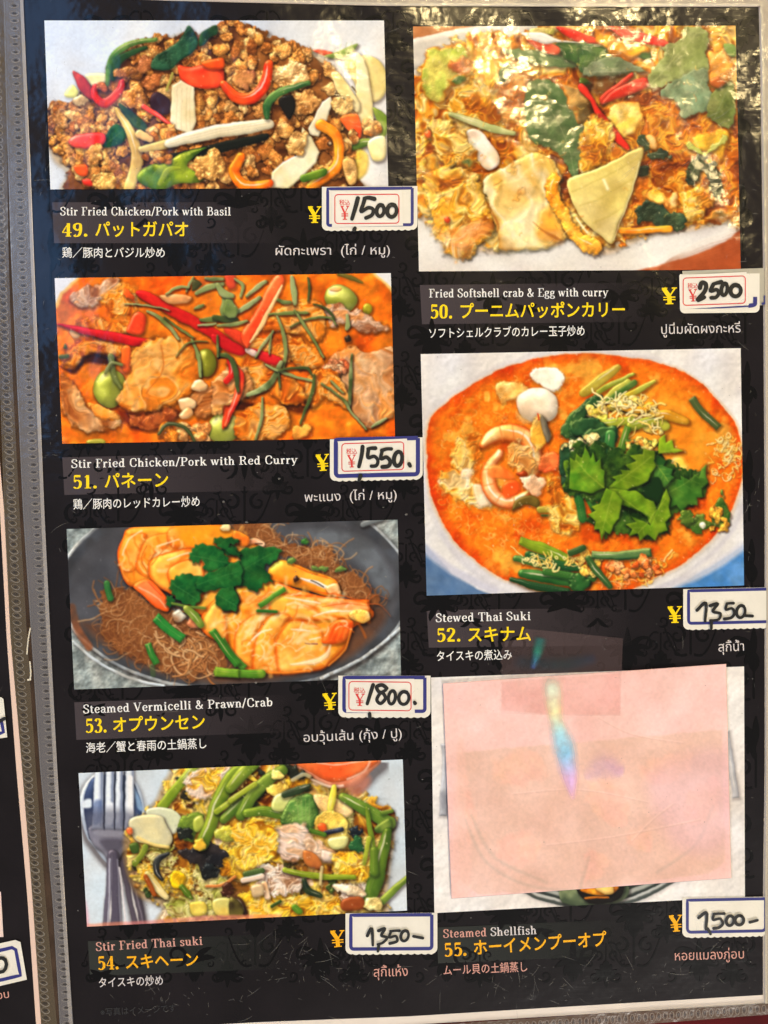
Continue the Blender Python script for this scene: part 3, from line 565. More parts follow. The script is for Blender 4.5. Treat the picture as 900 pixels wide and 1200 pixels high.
    sh((46, (20, 100), (50, 140), (90, 150)), (40, (0, 250), (60, 262), (110, 262)), (34, (90, 240), (160, 200), (220, 160)), (22, (20, 290), (100, 285), (160, 270)), (30, (160, 150), (210, 110), (250, 80)),
       (40, (375, 60), (390, 130), (392, 190)), (16, (450, 60), (460, 110), (455, 175)), (26, (310, 165), (340, 180), (370, 185)), (22, (270, 240), (350, 232), (450, 232)), (16, (370, 298), (450, 262), (560, 255), (590, 290)),
       (18, (390, 220), (450, 310), (530, 445)), (16, (480, 190), (550, 215), (585, 260)), (24, (310, 250), (335, 330), (345, 420), (335, 500)), (18, (200, 445), (240, 380), (285, 320)), (12, (265, 430), (275, 340)),
       (40, (165, 630), (260, 580), (325, 470)), (18, (250, 480), (340, 520), (470, 560)), (16, (310, 508), (430, 495), (470, 530)), (22, (480, 530), (470, 620), (415, 765)), (28, (645, 240), (648, 290), (640, 310)),
       (24, (663, 430), (660, 560), (650, 685)), (18, (515, 572), (620, 640), (660, 710), (730, 790)), (20, (760, 775), (830, 735)), (16, (560, 560), (625, 610)), (18, (235, 640), (230, 740), (205, 835)), (30, (25, 430), (85, 450), (110, 540), (120, 610)),
       (16, (20, 340), (25, 440)), (14, (310, 520), (320, 590)), (22, (100, 70), (140, 100), (130, 150)))
    s.blob((78, 212), 36, (130, 158, 98), (92, 120, 66), ry=48, hl=.15, R=3)
    s.blob((645, 358), 16, (40, 30, 20))
    s.view(0, 0, 1); s.specks([(80, 340), (455, 330), (458, 505), (84, 512)], 120, (255, 226, 180), (.3, .8), .7)
    return s.done()
def dish_prawn():
    s = Pic(QUAD[53], (140, 150, 150), 53)
    s.field_tex([(40, 590), (500, 590), (500, 830), (40, 830)], [(120, 130, 132), (146, 156, 156), (168, 174, 172)], 9, amp=.25, hl=.05, rough=0)
    a = np.linspace(0, 2 * math.pi, 40, endpoint=False)
    el = lambda rx, ry, cx=275, cy=690: [(cx + rx * math.cos(t), cy + ry * math.sin(t)) for t in a]
    s.poly(el(207, 121), (176, 180, 182), (120, 124, 128), R=2, bump=.2, bs=3, sh=.5, so=(2, 3), sr=6)
    s.poly(el(204, 117), (74, 76, 82), (58, 60, 66), R=2, sh=0, hl=.1, bump=.1, ms=14)
    s.poly(el(194, 106, 275, 692), (66, 66, 71), (80, 80, 86), flat=True, sh=0, soft=6, ms=12)
    s.poly([(95, 730), (130, 760), (200, 792), (300, 800), (400, 775), (450, 730), (440, 710), (380, 740), (250, 770), (150, 740)], (84, 56, 42), (110, 70, 46), flat=True, sh=0, soft=8, alpha=.85)
    s.stroke([(84, 712), (90, 735), (104, 758)], 9, (150, 84, 50), (90, 60, 44), flat=True, sh=0, soft=2.5, alpha=.8)
    s.poly([(345, 625), (400, 622), (440, 640), (460, 680), (452, 700), (420, 660), (380, 640)], (112, 118, 126), (88, 92, 98), flat=True, sh=0, soft=8, alpha=.8)
    s.stroke([(86, 752), (118, 778), (160, 797), (192, 803)], 3.2, (206, 210, 212), (170, 176, 180), sh=.2, bump=.3); s.stroke([(376, 795), (430, 768), (470, 735)], 3.4, (196, 200, 202), (160, 166, 170), sh=.2, bump=.4, bs=2)
    s.stroke([(425, 615), (455, 605)], 6, (110, 116, 120))
    s.specks(el(190, 105), 120, (150, 152, 156), (.4, .9), .5)
    N = [(140, 84, 42), (156, 98, 54), (170, 114, 66), (122, 70, 36), (148, 92, 48), (196, 152, 106)]
    A = [(119, 700), (135, 688), (160, 692), (190, 715), (235, 735), (262, 760), (258, 788), (215, 792), (160, 772), (122, 745)]
    B = [(275, 618), (310, 610), (330, 632), (350, 640), (386, 640), (398, 665), (420, 675), (442, 702), (434, 712), (400, 695), (350, 660), (300, 640)]
    C = [(240, 770), (300, 790), (420, 720), (445, 700), (420, 770), (330, 798)]
    for R_, n in ((A, 330), (B, 230)):
        s.poly(R_, (136, 82, 44), (112, 64, 34), rough=2, flat=True, soft=2, sh=.3)
        s.fibers(R_, n, 24, 1.3, N, wig=1.1, sh=.1, alpha=.65, soft=.9)
    s.fibers([(185, 735), (255, 745), (258, 780), (210, 785)], 40, 34, 1.8, N[1:3] + N[5:], wig=1.1)
    s.blob((228, 728), 9, (206, 130, 90), (180, 90, 50)); s.blob((209, 722), 8, (200, 196, 180), (150, 110, 80), bump=.5)
    PR = dict(bump=.16, bs=7, R=9, hl=.22, sh=.6, sr=4, ms=9, mot=1.3)
    def seg(pts, col=(255, 214, 130), w=3, al=.6): s.stroke(pts, w, col, sh=0, hl=.2, alpha=al, soft=1.4)
    OR, OR2, PALE_, WH = (236, 108, 18), (244, 138, 30), (250, 184, 88), (255, 226, 170)
    SH = dict(bump=.05, bs=8, R=11, hl=.3, hp=16, sh=.5, sr=5, ms=12, mot=.8, rim=((232, 84, 14), 6))
    s.poly([(142, 672), (138, 650), (144, 630), (158, 617), (245, 613), (272, 622), (300, 636), (306, 650), (300, 690), (250, 724), (210, 702), (180, 688), (160, 688), (150, 684)], OR2, (248, 164, 58), **SH)
    s.marble([(146, 650), (170, 622), (270, 626), (290, 660), (240, 690), (170, 670)], 60, 26, 5, [PALE_, WH, (250, 180, 80), OR], -.3, 1.2, .42)
    for q in ([(142, 668), (139, 648), (150, 628), (172, 626), (166, 646), (160, 668)], [(160, 668), (165, 645), (176, 628), (206, 624), (196, 640), (180, 652), (176, 676)], [(200, 618), (250, 614), (276, 624), (262, 640), (225, 644), (200, 640)]):
        s.poly(q, OR2, PALE_, **dict(SH, R=6, sh=.14, mot=1.2, alpha=.8, soft=2)); s.marble(q, 14, 16, 3, [WH, PALE_, OR], 1.1, 1., .5, 1.4)
    s.poly([(205, 612), (250, 612), (276, 624), (258, 638), (222, 640)], (248, 152, 24), flat=True, sh=0, soft=6, alpha=.7)
    s.poly([(174, 664), (186, 650), (222, 643), (244, 652), (246, 680), (232, 706), (216, 706), (196, 694), (180, 684)], OR2, PALE_, **dict(SH, R=9))
    s.marble([(178, 664), (200, 650), (236, 652), (236, 690), (200, 690)], 30, 22, 4, [WH, PALE_, OR], .2, .8, .5)
    s.poly([(196, 668), (216, 656), (238, 660), (236, 690), (214, 696), (200, 686)], (248, 150, 40), (252, 190, 96), **dict(SH, R=6, sh=.25))
    for q in ([(172, 640), (166, 656), (176, 676)], [(206, 632), (188, 648), (178, 662)], [(240, 640), (212, 644), (190, 650)]): s.stroke(q, 1.3, (206, 92, 24), sh=0, hl=0, alpha=.7, soft=.9)
    for q in ([(144, 650), (152, 632), (166, 622)], [(184, 640), (210, 632)], [(196, 656), (222, 648), (238, 656)]): s.stroke(q, 1.8, (255, 240, 206), sh=0, hl=0, alpha=.75, soft=1.1)
    s.poly([(157, 686), (172, 678), (186, 688), (198, 706), (196, 717), (182, 712), (168, 698)], (238, 96, 44), (246, 140, 80), **dict(SH, R=4)); s.stroke([(164, 688), (184, 700), (194, 712)], 2, (250, 190, 150), sh=0, hl=0, alpha=.8, soft=1); s.stroke([(174, 682), (190, 698)], 1.2, (206, 60, 26), sh=0, alpha=.8)
    s.view(260, 600, Z)
    s.poly([(225, 275), (280, 232), (330, 240), (430, 280), (545, 325), (575, 402), (560, 415), (490, 402), (400, 372), (240, 332)], (244, 124, 20), (250, 160, 50), bump=.05, R=10, hl=.35, hp=14, sh=.6)
    s.stroke([(380, 318), (460, 345), (560, 385)], [6, 22, 10], (240, 226, 214), sh=0); s.stroke([(430, 330), (490, 360)], 6, (70, 60, 60), sh=0)
    s.poly([(500, 360), (555, 345), (570, 395), (560, 412), (520, 395)], (246, 196, 136), (236, 130, 60), bump=.6)
    s.blob((357, 322), 15, (50, 26, 18), hl=.5, R=3); s.stroke([(120, 150), (160, 140), (195, 155)], 26, (244, 200, 160), (220, 120, 70)); s.stroke([(160, 155), (195, 152)], 5, (40, 20, 16), sh=0)
    s.poly([(60, 90), (130, 120), (120, 165), (60, 150)], (244, 140, 40), (240, 110, 30))
    s.blob((15, 70), 22, (236, 200, 140), bump=.6)
    s.poly([(-100, 560), (-90, 480), (0, 390), (80, 350), (240, 335), (400, 384), (560, 418), (640, 420), (702, 418), (708, 455), (728, 490), (695, 530), (632, 552), (600, 640), (510, 738), (400, 766), (280, 772), (150, 757), (60, 690), (-20, 620)], OR2, (248, 162, 56), **dict(SH, R=14))
    s.marble([(-60, 500), (60, 390), (240, 345), (330, 420), (250, 480), (60, 560)], 50, 100, 20, [WH, PALE_, (250, 176, 70), OR], -.4, 1., .42)
    s.poly([(240, 400), (420, 400), (640, 425), (700, 440), (690, 500), (520, 520), (320, 520), (230, 480)], OR2, (250, 176, 72), **dict(SH, R=10, sh=.35)); s.marble([(250, 410), (600, 430), (640, 500), (300, 510)], 30, 120, 14, [PALE_, WH, OR], .1, .4, .5)
    for q in ([(60, 690), (70, 560), (150, 490), (230, 480), (160, 600), (150, 757), (100, 730)], [(150, 757), (165, 600), (240, 490), (330, 500), (260, 600), (280, 770), (210, 770)], [(275, 772), (262, 620), (330, 520), (450, 540), (500, 620), (510, 738), (400, 768)]):
        s.poly(q, (246, 150, 44), PALE_, **dict(SH, R=9, sh=.12, mot=1.2, alpha=.75, soft=2.5)); s.marble(q, 26, 70, 13, [WH, WH, PALE_, OR2], -.7, .9, .5)
        s.stroke([q[0], q[1], q[2]], [2, 6, 2], (226, 100, 20), sh=0, hl=0, alpha=.5, soft=2)
    s.poly([(-95, 560), (-70, 470), (20, 400), (70, 420), (20, 500), (30, 640), (-30, 620)], (248, 168, 64), PALE_, **dict(SH, R=8, sh=.3)); s.marble([(-80, 540), (0, 430), (40, 440), (10, 600)], 20, 60, 14, [WH, PALE_, OR2], -.9, .6, .5)
    s.stroke([(95, 745), (200, 768), (300, 772), (420, 764)], 10, (240, 130, 40), sh=0, hl=.2, alpha=.8, soft=1.4)
    for q in ([(300, 410), (400, 425), (470, 440)], [(440, 500), (510, 480), (600, 476), (690, 482)], [(120, 640), (180, 580), (240, 560)], [(330, 560), (420, 570)]): s.stroke(q, [4, 11, 5], (255, 244, 222), sh=0, hl=0, alpha=.85, soft=1.2)
    s.poly([(500, 440), (600, 425), (690, 440), (690, 470), (560, 470)], (226, 120, 64), (246, 176, 116), flat=True, sh=0, soft=3, alpha=.75)
    s.blob((665, 498), 54, (236, 170, 70), (250, 216, 150), ry=36, bump=.5, bs=3, hl=.4)
    s.stroke([(400, 628), (455, 632)], [4, 10], (150, 96, 70), sh=0); s.stroke([(420, 610), (470, 600)], 6, (255, 240, 220), sh=0, alpha=.8, soft=1)
    s.poly([(540, 526), (590, 518), (628, 530), (612, 590), (570, 630), (480, 628), (500, 570)], (238, 84, 20), (246, 126, 44), bump=.05, R=5, hl=.3)
    for i in range(8): s.stroke([(545 + i * 10, 530), (492 + i * 15, 615)], 2.4, (200, 52, 14) if i % 2 else (252, 160, 80), sh=0, hl=0, alpha=.6, soft=.8)
    s.stroke([(620, 560), (590, 660), (515, 738)], 8, (244, 130, 40), sh=0, alpha=.8, soft=1.2)
    s.stroke([(520, 640), (500, 690), (440, 720), (330, 730)], [6, 26, 26, 8], (255, 232, 196), sh=0, hl=.2, alpha=.75, soft=2)
    s.marble([(-60, 420), (240, 345), (620, 430), (600, 620), (400, 760), (150, 740), (20, 600)], 60, 60, 7, [(255, 240, 210), (252, 214, 150), (240, 110, 24)], -.5, 1.4, .55, 1.2, .8)
    for q in ([(690, 430), (560, 400), (430, 378)], [(704, 450), (600, 440), (480, 455)], [(560, 330), (450, 300), (340, 255)], [(640, 545), (600, 560), (560, 530)]): s.stroke(q, [2, 5, 3], (226, 78, 14), sh=0, hl=0, alpha=.75, soft=1)
    for q in ([(700, 425), (740, 400), (800, 420)], [(700, 440), (760, 450), (810, 500)], [(690, 415), (720, 370), (700, 330)]): s.stroke(q, [3.5, 2.5, 1], (214, 96, 40), sh=.2, hl=0, alpha=.8)
    G, G2, V = (14, 88, 46), (34, 116, 62), (70, 150, 96)
    LK = dict(bump=.45, R=1.8, hl=.08, jag=1.2, sh=.6)
    s.leaf([(80, 190), (180, 168), (282, 178), (252, 240), (200, 262), (242, 332), (200, 345), (165, 384), (100, 352), (0, 350), (-20, 290), (20, 250), (85, 232)], G, G2, [(0, 330), (240, 200)], V, **LK)
    s.leaf([(-5, 362), (60, 358), (78, 464), (0, 462)], G, G2, [(20, 365), (40, 460)], V, **LK)
    s.leaf([(0, 170), (40, 150), (80, 190), (50, 210), (0, 190)], G, G2, None, V, **LK)
    s.stroke([(-20, 140), (75, 140)], 20, G2)
    s.stroke([(178, 452), (300, 368)], 24, (44, 130, 50), (70, 150, 60), butt=True); s.stroke([(172, 473), (262, 476)], 14, (30, 110, 50))
    s.stroke([(-4, 610), (50, 690), (112, 750)], 36, (50, 126, 48), (80, 156, 70), hl=.4, butt=True); s.stroke([(-20, 768), (80, 775), (192, 776)], 40, (70, 140, 46), (140, 180, 70), hl=.4)
    for c in ((450, 268), (395, 135), (330, 232), (570, 275), (490, 270)): s.blob(c, 22, (40, 110, 56), (90, 140, 80), ry=14, rough=1)
    s.view(60, 600, Z)
    s.leaf([(664, 212), (680, 175), (712, 155), (800, 168), (850, 222), (835, 262), (740, 282), (728, 232), (685, 245)], G, G2, [(680, 210), (840, 240)], V, **LK)
    s.leaf([(775, 130), (810, 120), (892, 132), (890, 152), (850, 160), (900, 200), (890, 215), (800, 160)], G, G2, None, V, **LK)
    s.leaf([(568, 345), (600, 305), (650, 296), (720, 320), (722, 380), (690, 450), (620, 430), (580, 390)], G, G2, [(580, 340), (700, 420)], V, **LK)
    s.leaf([(690, 330), (760, 290), (850, 250), (905, 245), (905, 345), (800, 372), (720, 380)], G, G2, [(700, 350), (900, 280)], V, **LK)
    s.leaf([(790, 395), (870, 358), (895, 465), (810, 460)], G, G2, [(800, 400), (890, 450)], V, **LK)
    s.leaf([(548, 415), (580, 405), (590, 445), (560, 455)], G, G2, None, V, **LK)
    s.stroke([(580, 440), (660, 455), (735, 460)], 12, (90, 130, 60)); s.stroke([(650, 465), (690, 500), (720, 540)], [34, 44, 30], (90, 140, 60), (180, 180, 90))
    s.stroke([(500, 505), (560, 560), (632, 612)], 46, (16, 112, 58), (40, 140, 70), hl=.3, R=3, butt=True); s.stroke([(466, 632), (482, 680), (506, 730)], 32, (24, 112, 50), (60, 140, 70), R=2, butt=True)
    s.stroke([(770, 565), (830, 650), (898, 735)], 34, (40, 120, 46), (76, 150, 66), hl=.3, butt=True); s.stroke([(785, 765), (900, 775)], 42, (60, 136, 44), (110, 170, 60), hl=.4, butt=True)
    s.stroke([(268, 342), (284, 412)], 30, (24, 96, 56), (50, 120, 70)); s.stroke([(485, 740), (490, 780)], 26, (60, 90, 60), alpha=.6, sh=0)
    return s.done(.75, .6)

EGG = [(240, 190, 70), (244, 206, 116), (234, 172, 60), (246, 222, 160), (222, 154, 66), (236, 206, 130)]
def dish_suki():
    s = Pic(QUAD[54], (206, 216, 226), 54)
    s.field_tex([(60, 870), (500, 870), (500, 1110), (60, 1110)], [(200, 212, 222), (210, 219, 228), (216, 222, 228)], 40, amp=.02, hl=0, rough=0, hv=0)
    s.view(80, 880, Z)
    s.poly([(55, 240), (80, 160), (125, 108), (160, 85), (260, 85), (300, 115), (345, 180), (372, 290), (350, 330), (310, 420), (260, 520), (190, 540), (110, 450), (70, 360)], (196, 206, 220), (170, 182, 200), R=4, hl=.4, sh=.5, so=(-1, 4), sr=8)
    s.poly([(75, 240), (95, 165), (135, 120), (280, 120), (330, 190), (355, 280), (320, 340), (130, 440), (85, 350)], (36, 46, 76), (60, 78, 116), R=8, hl=.2, sh=0, ms=22)
    s.poly([(72, 240), (108, 230), (108, 270), (70, 272)], (226, 234, 244), flat=True, sh=0, soft=2); s.poly([(310, 170), (345, 230), (360, 285), (330, 270)], (130, 160, 196), flat=True, sh=0, soft=2)
    s.stroke([(262, 500), (300, 640), (345, 850)], [56, 62, 70], (72, 64, 74), R=4, hl=.35, sh=.6, so=(1, 4), sr=8)
    s.poly([(108, 360), (290, 360), (298, 450), (260, 490), (240, 520), (190, 520), (165, 490), (118, 450)], (118, 116, 130), R=5, hl=.5, sh=.5)
    ME = dict(R=2.5, hl=.3, sh=.4, sr=4, so=(.6, 1.4))
    for x0, x1, w0, w1 in ((148, 141, 40, 52), (199, 198, 36, 44), (244, 243, 30, 38), (296, 290, 40, 40)):
        s.poly([(x0 - w0 / 2, 85), (x0 + w0 / 2, 85), (x1 + w1 / 2, 375), (x1 - w1 / 2, 375)], (178, 186, 202), smooth=False, **ME)
        s.stroke([(x0 - w0 * .2, 90), (x1 - w1 * .2, 340)], [w0 * .45, w0 * .62, w0 * .3], (234, 240, 250), flat=True, sh=0, soft=1.6)
        s.stroke([(x0 + w0 * .3, 90), (x1 + w1 * .3, 360)], 7, (84, 98, 136), flat=True, sh=0, soft=1.4, alpha=.6)
    s.stroke([(296, 130), (296, 300)], 26, (246, 248, 252), flat=True, sh=0, soft=1.6); s.poly([(120, 250), (160, 240), (160, 330), (122, 350)], (60, 80, 130), flat=True, sh=0, soft=3, alpha=.6); s.poly([(180, 260), (215, 250), (215, 340), (182, 350)], (236, 240, 248), flat=True, sh=0, soft=2.5)
    s.poly([(100, 290), (310, 290), (300, 400), (105, 400)], (92, 92, 108), flat=True, sh=0, soft=9, alpha=.65)
    for x in (174, 223, 268): s.stroke([(x, 100), (x - 1, 380)], 6, (34, 36, 50), sh=0, hl=0)
    s.poly([(130, 380), (280, 385), (270, 410), (140, 410)], (150, 148, 160), flat=True, sh=0, soft=3, alpha=.7); s.poly([(150, 430), (270, 430), (230, 500), (200, 500)], (70, 66, 80), flat=True, sh=0, soft=4, alpha=.7)
    s.stroke([(214, 500), (216, 640), (208, 850)], [52, 66, 88], (74, 68, 82), R=4, hl=.4, sh=.5)
    s.stroke([(200, 520), (198, 700), (190, 850)], 8, (190, 188, 200), sh=0, alpha=.8, soft=1.2)
    s.stroke([(236, 520), (246, 700), (250, 850)], 6, (150, 146, 160), sh=0, hl=0, alpha=.8, soft=1); s.stroke([(286, 520), (328, 700), (366, 850)], 6, (150, 140, 150), sh=0, hl=0, alpha=.7, soft=1); s.stroke([(245, 560), (262, 700), (275, 850)], 8, (214, 206, 206), sh=0, soft=1.2)
    s.view(0, 0, 1)
    base = [(186, 935), (200, 905), (215, 898), (300, 888), (400, 890), (420, 925), (455, 948), (458, 980), (450, 1040), (452, 1072), (430, 1085), (205, 1085), (195, 1060), (165, 1045), (152, 1015), (150, 975), (170, 955)]
    s.poly([(x - 4 if x < 250 else x + 3, y + 4) for x, y in base], (206, 160, 90), flat=True, alpha=.6, soft=5, sh=.4, sr=8)
    s.saucy(base, [(150, 80, 20), (216, 150, 40), (240, 190, 70), (246, 214, 130), (214, 190, 100), (240, 196, 60), (236, 206, 170)], 13, rough=3, edge=1., crease=.8)
    BK0 = dict(rough=2, rsz=5, hl=.5, hp=24, bump=.5, R=3)
    s.scatter(base, 34, (3.5, 8), [(30, 34, 28), (44, 66, 34), (70, 100, 40), (70, 36, 14)], **BK0)
    EG = [(222, 150, 30), (244, 190, 40), (250, 208, 70), (250, 222, 130), (240, 180, 50)]
    WHT = [(206, 166, 130), (232, 206, 186), (242, 226, 212), (222, 190, 160)]
    OL = [(150, 160, 60), (206, 200, 110), (226, 214, 150), (186, 180, 80)]
    for q, cs, per in (([(216, 900), (290, 892), (300, 905), (262, 935), (225, 935)], EG, 9), ([(285, 965), (330, 955), (372, 985), (350, 1008), (300, 1010), (280, 990)], EG, 9), ([(392, 1000), (432, 1005), (436, 1035), (410, 1040), (388, 1020)], EG, 8), ([(200, 1022), (222, 1018), (224, 1042), (204, 1048)], EG, 7),
                       ([(270, 1050), (330, 1045), (400, 1052), (400, 1075), (270, 1078)], EG, 9), ([(195, 1055), (240, 1050), (262, 1072), (210, 1080)], OL, 8), ([(228, 1010), (262, 1020), (268, 1046), (236, 1050)], OL, 8), ([(255, 990), (290, 1010), (286, 1032), (256, 1022)], EG, 8),
                       ([(170, 985), (196, 980), (206, 1010), (180, 1012)], OL, 7), ([(300, 1015), (345, 1018), (350, 1044), (310, 1046)], WHT, 8), ([(400, 1035), (440, 1036), (438, 1060), (404, 1058)], WHT, 7), ([(375, 935), (408, 940), (410, 965), (378, 968)], OL, 7), ([(340, 905), (366, 905), (360, 925), (336, 925)], EG, 7), ([(160, 1010), (190, 1020), (196, 1050), (170, 1040)], EG, 7)):
        s.saucy(q, cs, per, rough=2, rsz=5, edge=.9, R=4, sh=.35)
    s.view(80, 880, Z)
    BK = dict(rough=2, rsz=5, hl=.5, hp=30, bump=.8, R=4)
    s.stroke([(605, 75), (540, 150), (450, 265)], [40, 44, 48], (104, 146, 44), (136, 172, 70), hl=.3)
    s.saucy([(560, 130), (640, 80), (790, 75), (700, 210), (590, 240)], EG[1:] + WHT[:2], 8, rough=1.5, R=4)
    s.poly([(375, 290), (420, 270), (500, 280), (545, 330), (500, 400), (400, 330)], (204, 208, 176), (222, 224, 200), hl=.2, R=3)
    s.poly([(290, 340), (330, 310), (440, 308), (470, 350), (500, 420), (470, 462), (380, 445), (320, 425)], (196, 190, 158), (220, 208, 160), hl=.25, R=4, sh=.6)
    s.stroke([(330, 415), (400, 448), (480, 460)], 16, (236, 200, 110), sh=0, alpha=.8, soft=1.5); s.blob((296, 380), 18, (230, 110, 60))
    s.poly([(520, 400), (560, 310), (600, 290), (640, 330), (600, 420)], (66, 106, 40), (100, 140, 60), **dict(BK, hl=.3))
    s.poly([(600, 330), (640, 310), (650, 360), (610, 390)], (186, 200, 96), (150, 180, 80))
    s.poly([(520, 470), (600, 455), (680, 440), (760, 480), (745, 540), (690, 570), (640, 560), (560, 530)], (22, 22, 26), (40, 34, 34), **BK)
    s.poly([(640, 560), (690, 540), (715, 580), (690, 610), (645, 590)], (24, 28, 30), **BK); s.poly([(530, 380), (580, 370), (590, 410), (540, 420)], (26, 30, 26), **BK)
    s.stroke([(480, 490), (430, 520), (425, 580), (450, 615)], [16, 34, 30, 16], (24, 26, 30), (50, 54, 50), hl=.5)
    s.poly([(290, 450), (330, 440), (340, 480), (310, 490)], (56, 90, 40)); s.stroke([(320, 540), (350, 500), (370, 460)], 28, (130, 150, 50), (90, 120, 40))
    s.stroke([(380, 590), (420, 650), (470, 700)], [30, 44, 30], (216, 196, 120), (232, 210, 150)); s.stroke([(370, 600), (410, 690)], 22, (150, 70, 20))
    s.poly([(490, 600), (520, 570), (565, 600), (545, 650), (500, 660)], (246, 196, 20), (250, 210, 60), bump=.8, rough=.8)
    s.stroke([(545, 650), (570, 680), (590, 705)], [24, 30, 12], (74, 120, 36)); s.stroke([(660, 650), (740, 640), (800, 600)], 14, (206, 120, 60))
    s.blob((760, 665), 24, (60, 30, 20), **BK); s.stroke([(770, 700), (820, 720), (850, 780)], [24, 36, 20], (44, 26, 22), (70, 44, 24), hl=.4)
    s.poly([(580, 730), (650, 725), (660, 780), (600, 790)], (206, 170, 60), (220, 196, 90)); s.poly([(690, 720), (760, 700), (820, 740), (830, 780), (720, 790)], (214, 186, 90), (200, 190, 110), hl=.4)
    s.stroke([(870, 70), (790, 130), (720, 240), (690, 330), (640, 450)], [70, 78, 66, 60, 66], (112, 152, 52), (86, 130, 44), hl=.35, R=7, sh=.6); s.blob((632, 450), 30, (226, 180, 60), rough=.8)
    s.stroke([(910, 190), (830, 250), (745, 330)], [70, 60, 40], (66, 112, 44), (100, 146, 60), R=6, sh=.6)
    s.stroke([(905, 160), (820, 215), (712, 295)], [16, 26, 26], (150, 180, 60), (120, 160, 50), sh=.6); s.stroke([(835, 100), (870, 120), (905, 145)], [30, 26, 14], (226, 190, 60))
    s.stroke([(860, 600), (905, 575)], 26, (24, 50, 36)); s.poly([(690, 390), (760, 360), (830, 400), (760, 440)], (226, 190, 60), (180, 190, 80), bump=.8, rough=1)
    s.view(270, 880, Z)
    s.poly([(292, 40), (700, 36), (668, 105), (610, 160), (520, 178), (440, 155), (370, 110)], (196, 112, 80), (230, 160, 130), R=5, hl=.4, sh=.5, so=(6, 5), sr=10)
    s.poly([(305, 40), (690, 40), (650, 95), (560, 140), (470, 145), (370, 95)], (224, 86, 36), (236, 116, 60), R=8, hl=.3, sh=0, ms=14)
    s.stroke([(400, 52), (520, 66), (640, 46)], 6, (250, 226, 210), sh=0, hl=0, alpha=.8); s.stroke([(560, 135), (640, 100), (672, 50)], 10, (246, 200, 180), sh=0, alpha=.7, soft=1.5); s.stroke([(390, 140), (470, 168), (540, 165)], 12, (236, 206, 190), sh=0, alpha=.8, soft=1.4)
    s.poly([(250, 60), (300, 55), (330, 100), (380, 120), (300, 130), (260, 100)], (30, 34, 26), **BK)
    s.poly([(560, 170), (660, 120), (660, 170), (600, 220)], (190, 120, 100), flat=True, sh=0, soft=6, alpha=.8)
    s.stroke([(250, 90), (180, 140), (110, 210), (50, 310)], [50, 60, 60, 50], (80, 124, 48), (110, 150, 66), R=6, hl=.3, sh=.6)
    s.stroke([(0, 180), (60, 110), (110, 60)], [50, 60, 60], (96, 140, 50), (120, 160, 66), R=6, sh=.5)
    s.stroke([(0, 240), (60, 200), (120, 160)], 24, (150, 180, 60))
    s.blob((222, 118), 24, (246, 216, 120), rough=1, bump=.8); s.poly([(170, 180), (240, 150), (280, 180), (230, 220)], (236, 200, 90), rough=1, bump=.8)
    s.stroke([(80, 300), (160, 290), (250, 305)], [40, 50, 46], (108, 150, 50), (80, 130, 50), R=5, hl=.35)
    s.poly([(195, 270), (220, 210), (300, 200), (280, 270), (230, 290)], (216, 214, 150), (190, 200, 120))
    s.poly([(240, 345), (262, 270), (300, 225), (385, 208), (415, 260), (420, 320), (380, 375), (310, 355)], (44, 96, 48), (84, 136, 78), R=4, bump=.6, hl=.6, hp=14, sh=.6)
    for i in range(4): s.stroke([(320 + i * 20, 230), (325 + i * 18, 300), (335 + i * 14, 350)], 4, (150, 190, 150), sh=0, hl=0, alpha=.5)
    s.stroke([(260, 210), (330, 190), (380, 170)], [30, 40, 20], (26, 30, 24), (40, 60, 40), hl=.4); s.stroke([(300, 140), (350, 115), (380, 125)], 20, (210, 196, 150), alpha=.7)
    s.poly([(400, 215), (470, 215), (560, 250), (590, 290), (540, 320), (440, 290)], (232, 186, 110), (240, 206, 150), bump=.6)
    s.stroke([(500, 170), (490, 230), (480, 280)], [24, 36, 30], (226, 206, 70), (200, 200, 100))
    s.poly([(400, 330), (500, 290), (560, 350), (560, 460), (480, 470), (410, 420)], (232, 190, 80), (214, 186, 90), bump=.7, rough=1); s.poly([(470, 420), (560, 410), (550, 460), (490, 470)], (206, 200, 130), hl=.4)
    s.blob((440, 365), 24, (224, 90, 36), ry=20); s.stroke([(455, 392), (535, 376)], 22, (20, 24, 40), (50, 60, 80), hl=.5); s.stroke([(385, 380), (450, 400)], 22, (64, 120, 40))
    s.poly([(570, 370), (620, 350), (630, 410), (590, 420)], (22, 30, 40), **BK); s.poly([(560, 450), (620, 420), (650, 480), (590, 480)], (30, 80, 50), **BK)
    s.stroke([(540, 220), (640, 275), (760, 345)], [40, 60, 66], (78, 132, 54), (110, 156, 74), R=6, hl=.35, sh=.6); s.stroke([(730, 295), (772, 285)], 18, (84, 130, 56)); s.poly([(690, 370), (760, 320), (768, 370), (710, 395)], (60, 100, 44), (120, 160, 80))
    s.stroke([(655, 275), (672, 400), (690, 500)], [18, 26, 30], (110, 150, 50), (80, 130, 40)); s.stroke([(665, 420), (640, 540)], 22, (150, 180, 60))
    s.stroke([(755, 385), (730, 480), (700, 600), (665, 730)], [40, 60, 76, 60], (90, 138, 52), (66, 110, 40), R=7, hl=.35, sh=.6); s.stroke([(690, 480), (690, 580)], 40, (84, 130, 48), R=5)
    s.stroke([(845, 610), (790, 660), (725, 725)], [26, 36, 34], (84, 136, 52), (110, 156, 70), R=4)
    s.saucy([(195, 370), (270, 352), (350, 350), (375, 400), (370, 480), (320, 530), (250, 520), (200, 450)], [(200, 150, 110), (224, 192, 172), (236, 212, 196), (226, 180, 140)], 12, rough=1, R=4, crease=.25, ang=.5, ratio=2., sh=.5)
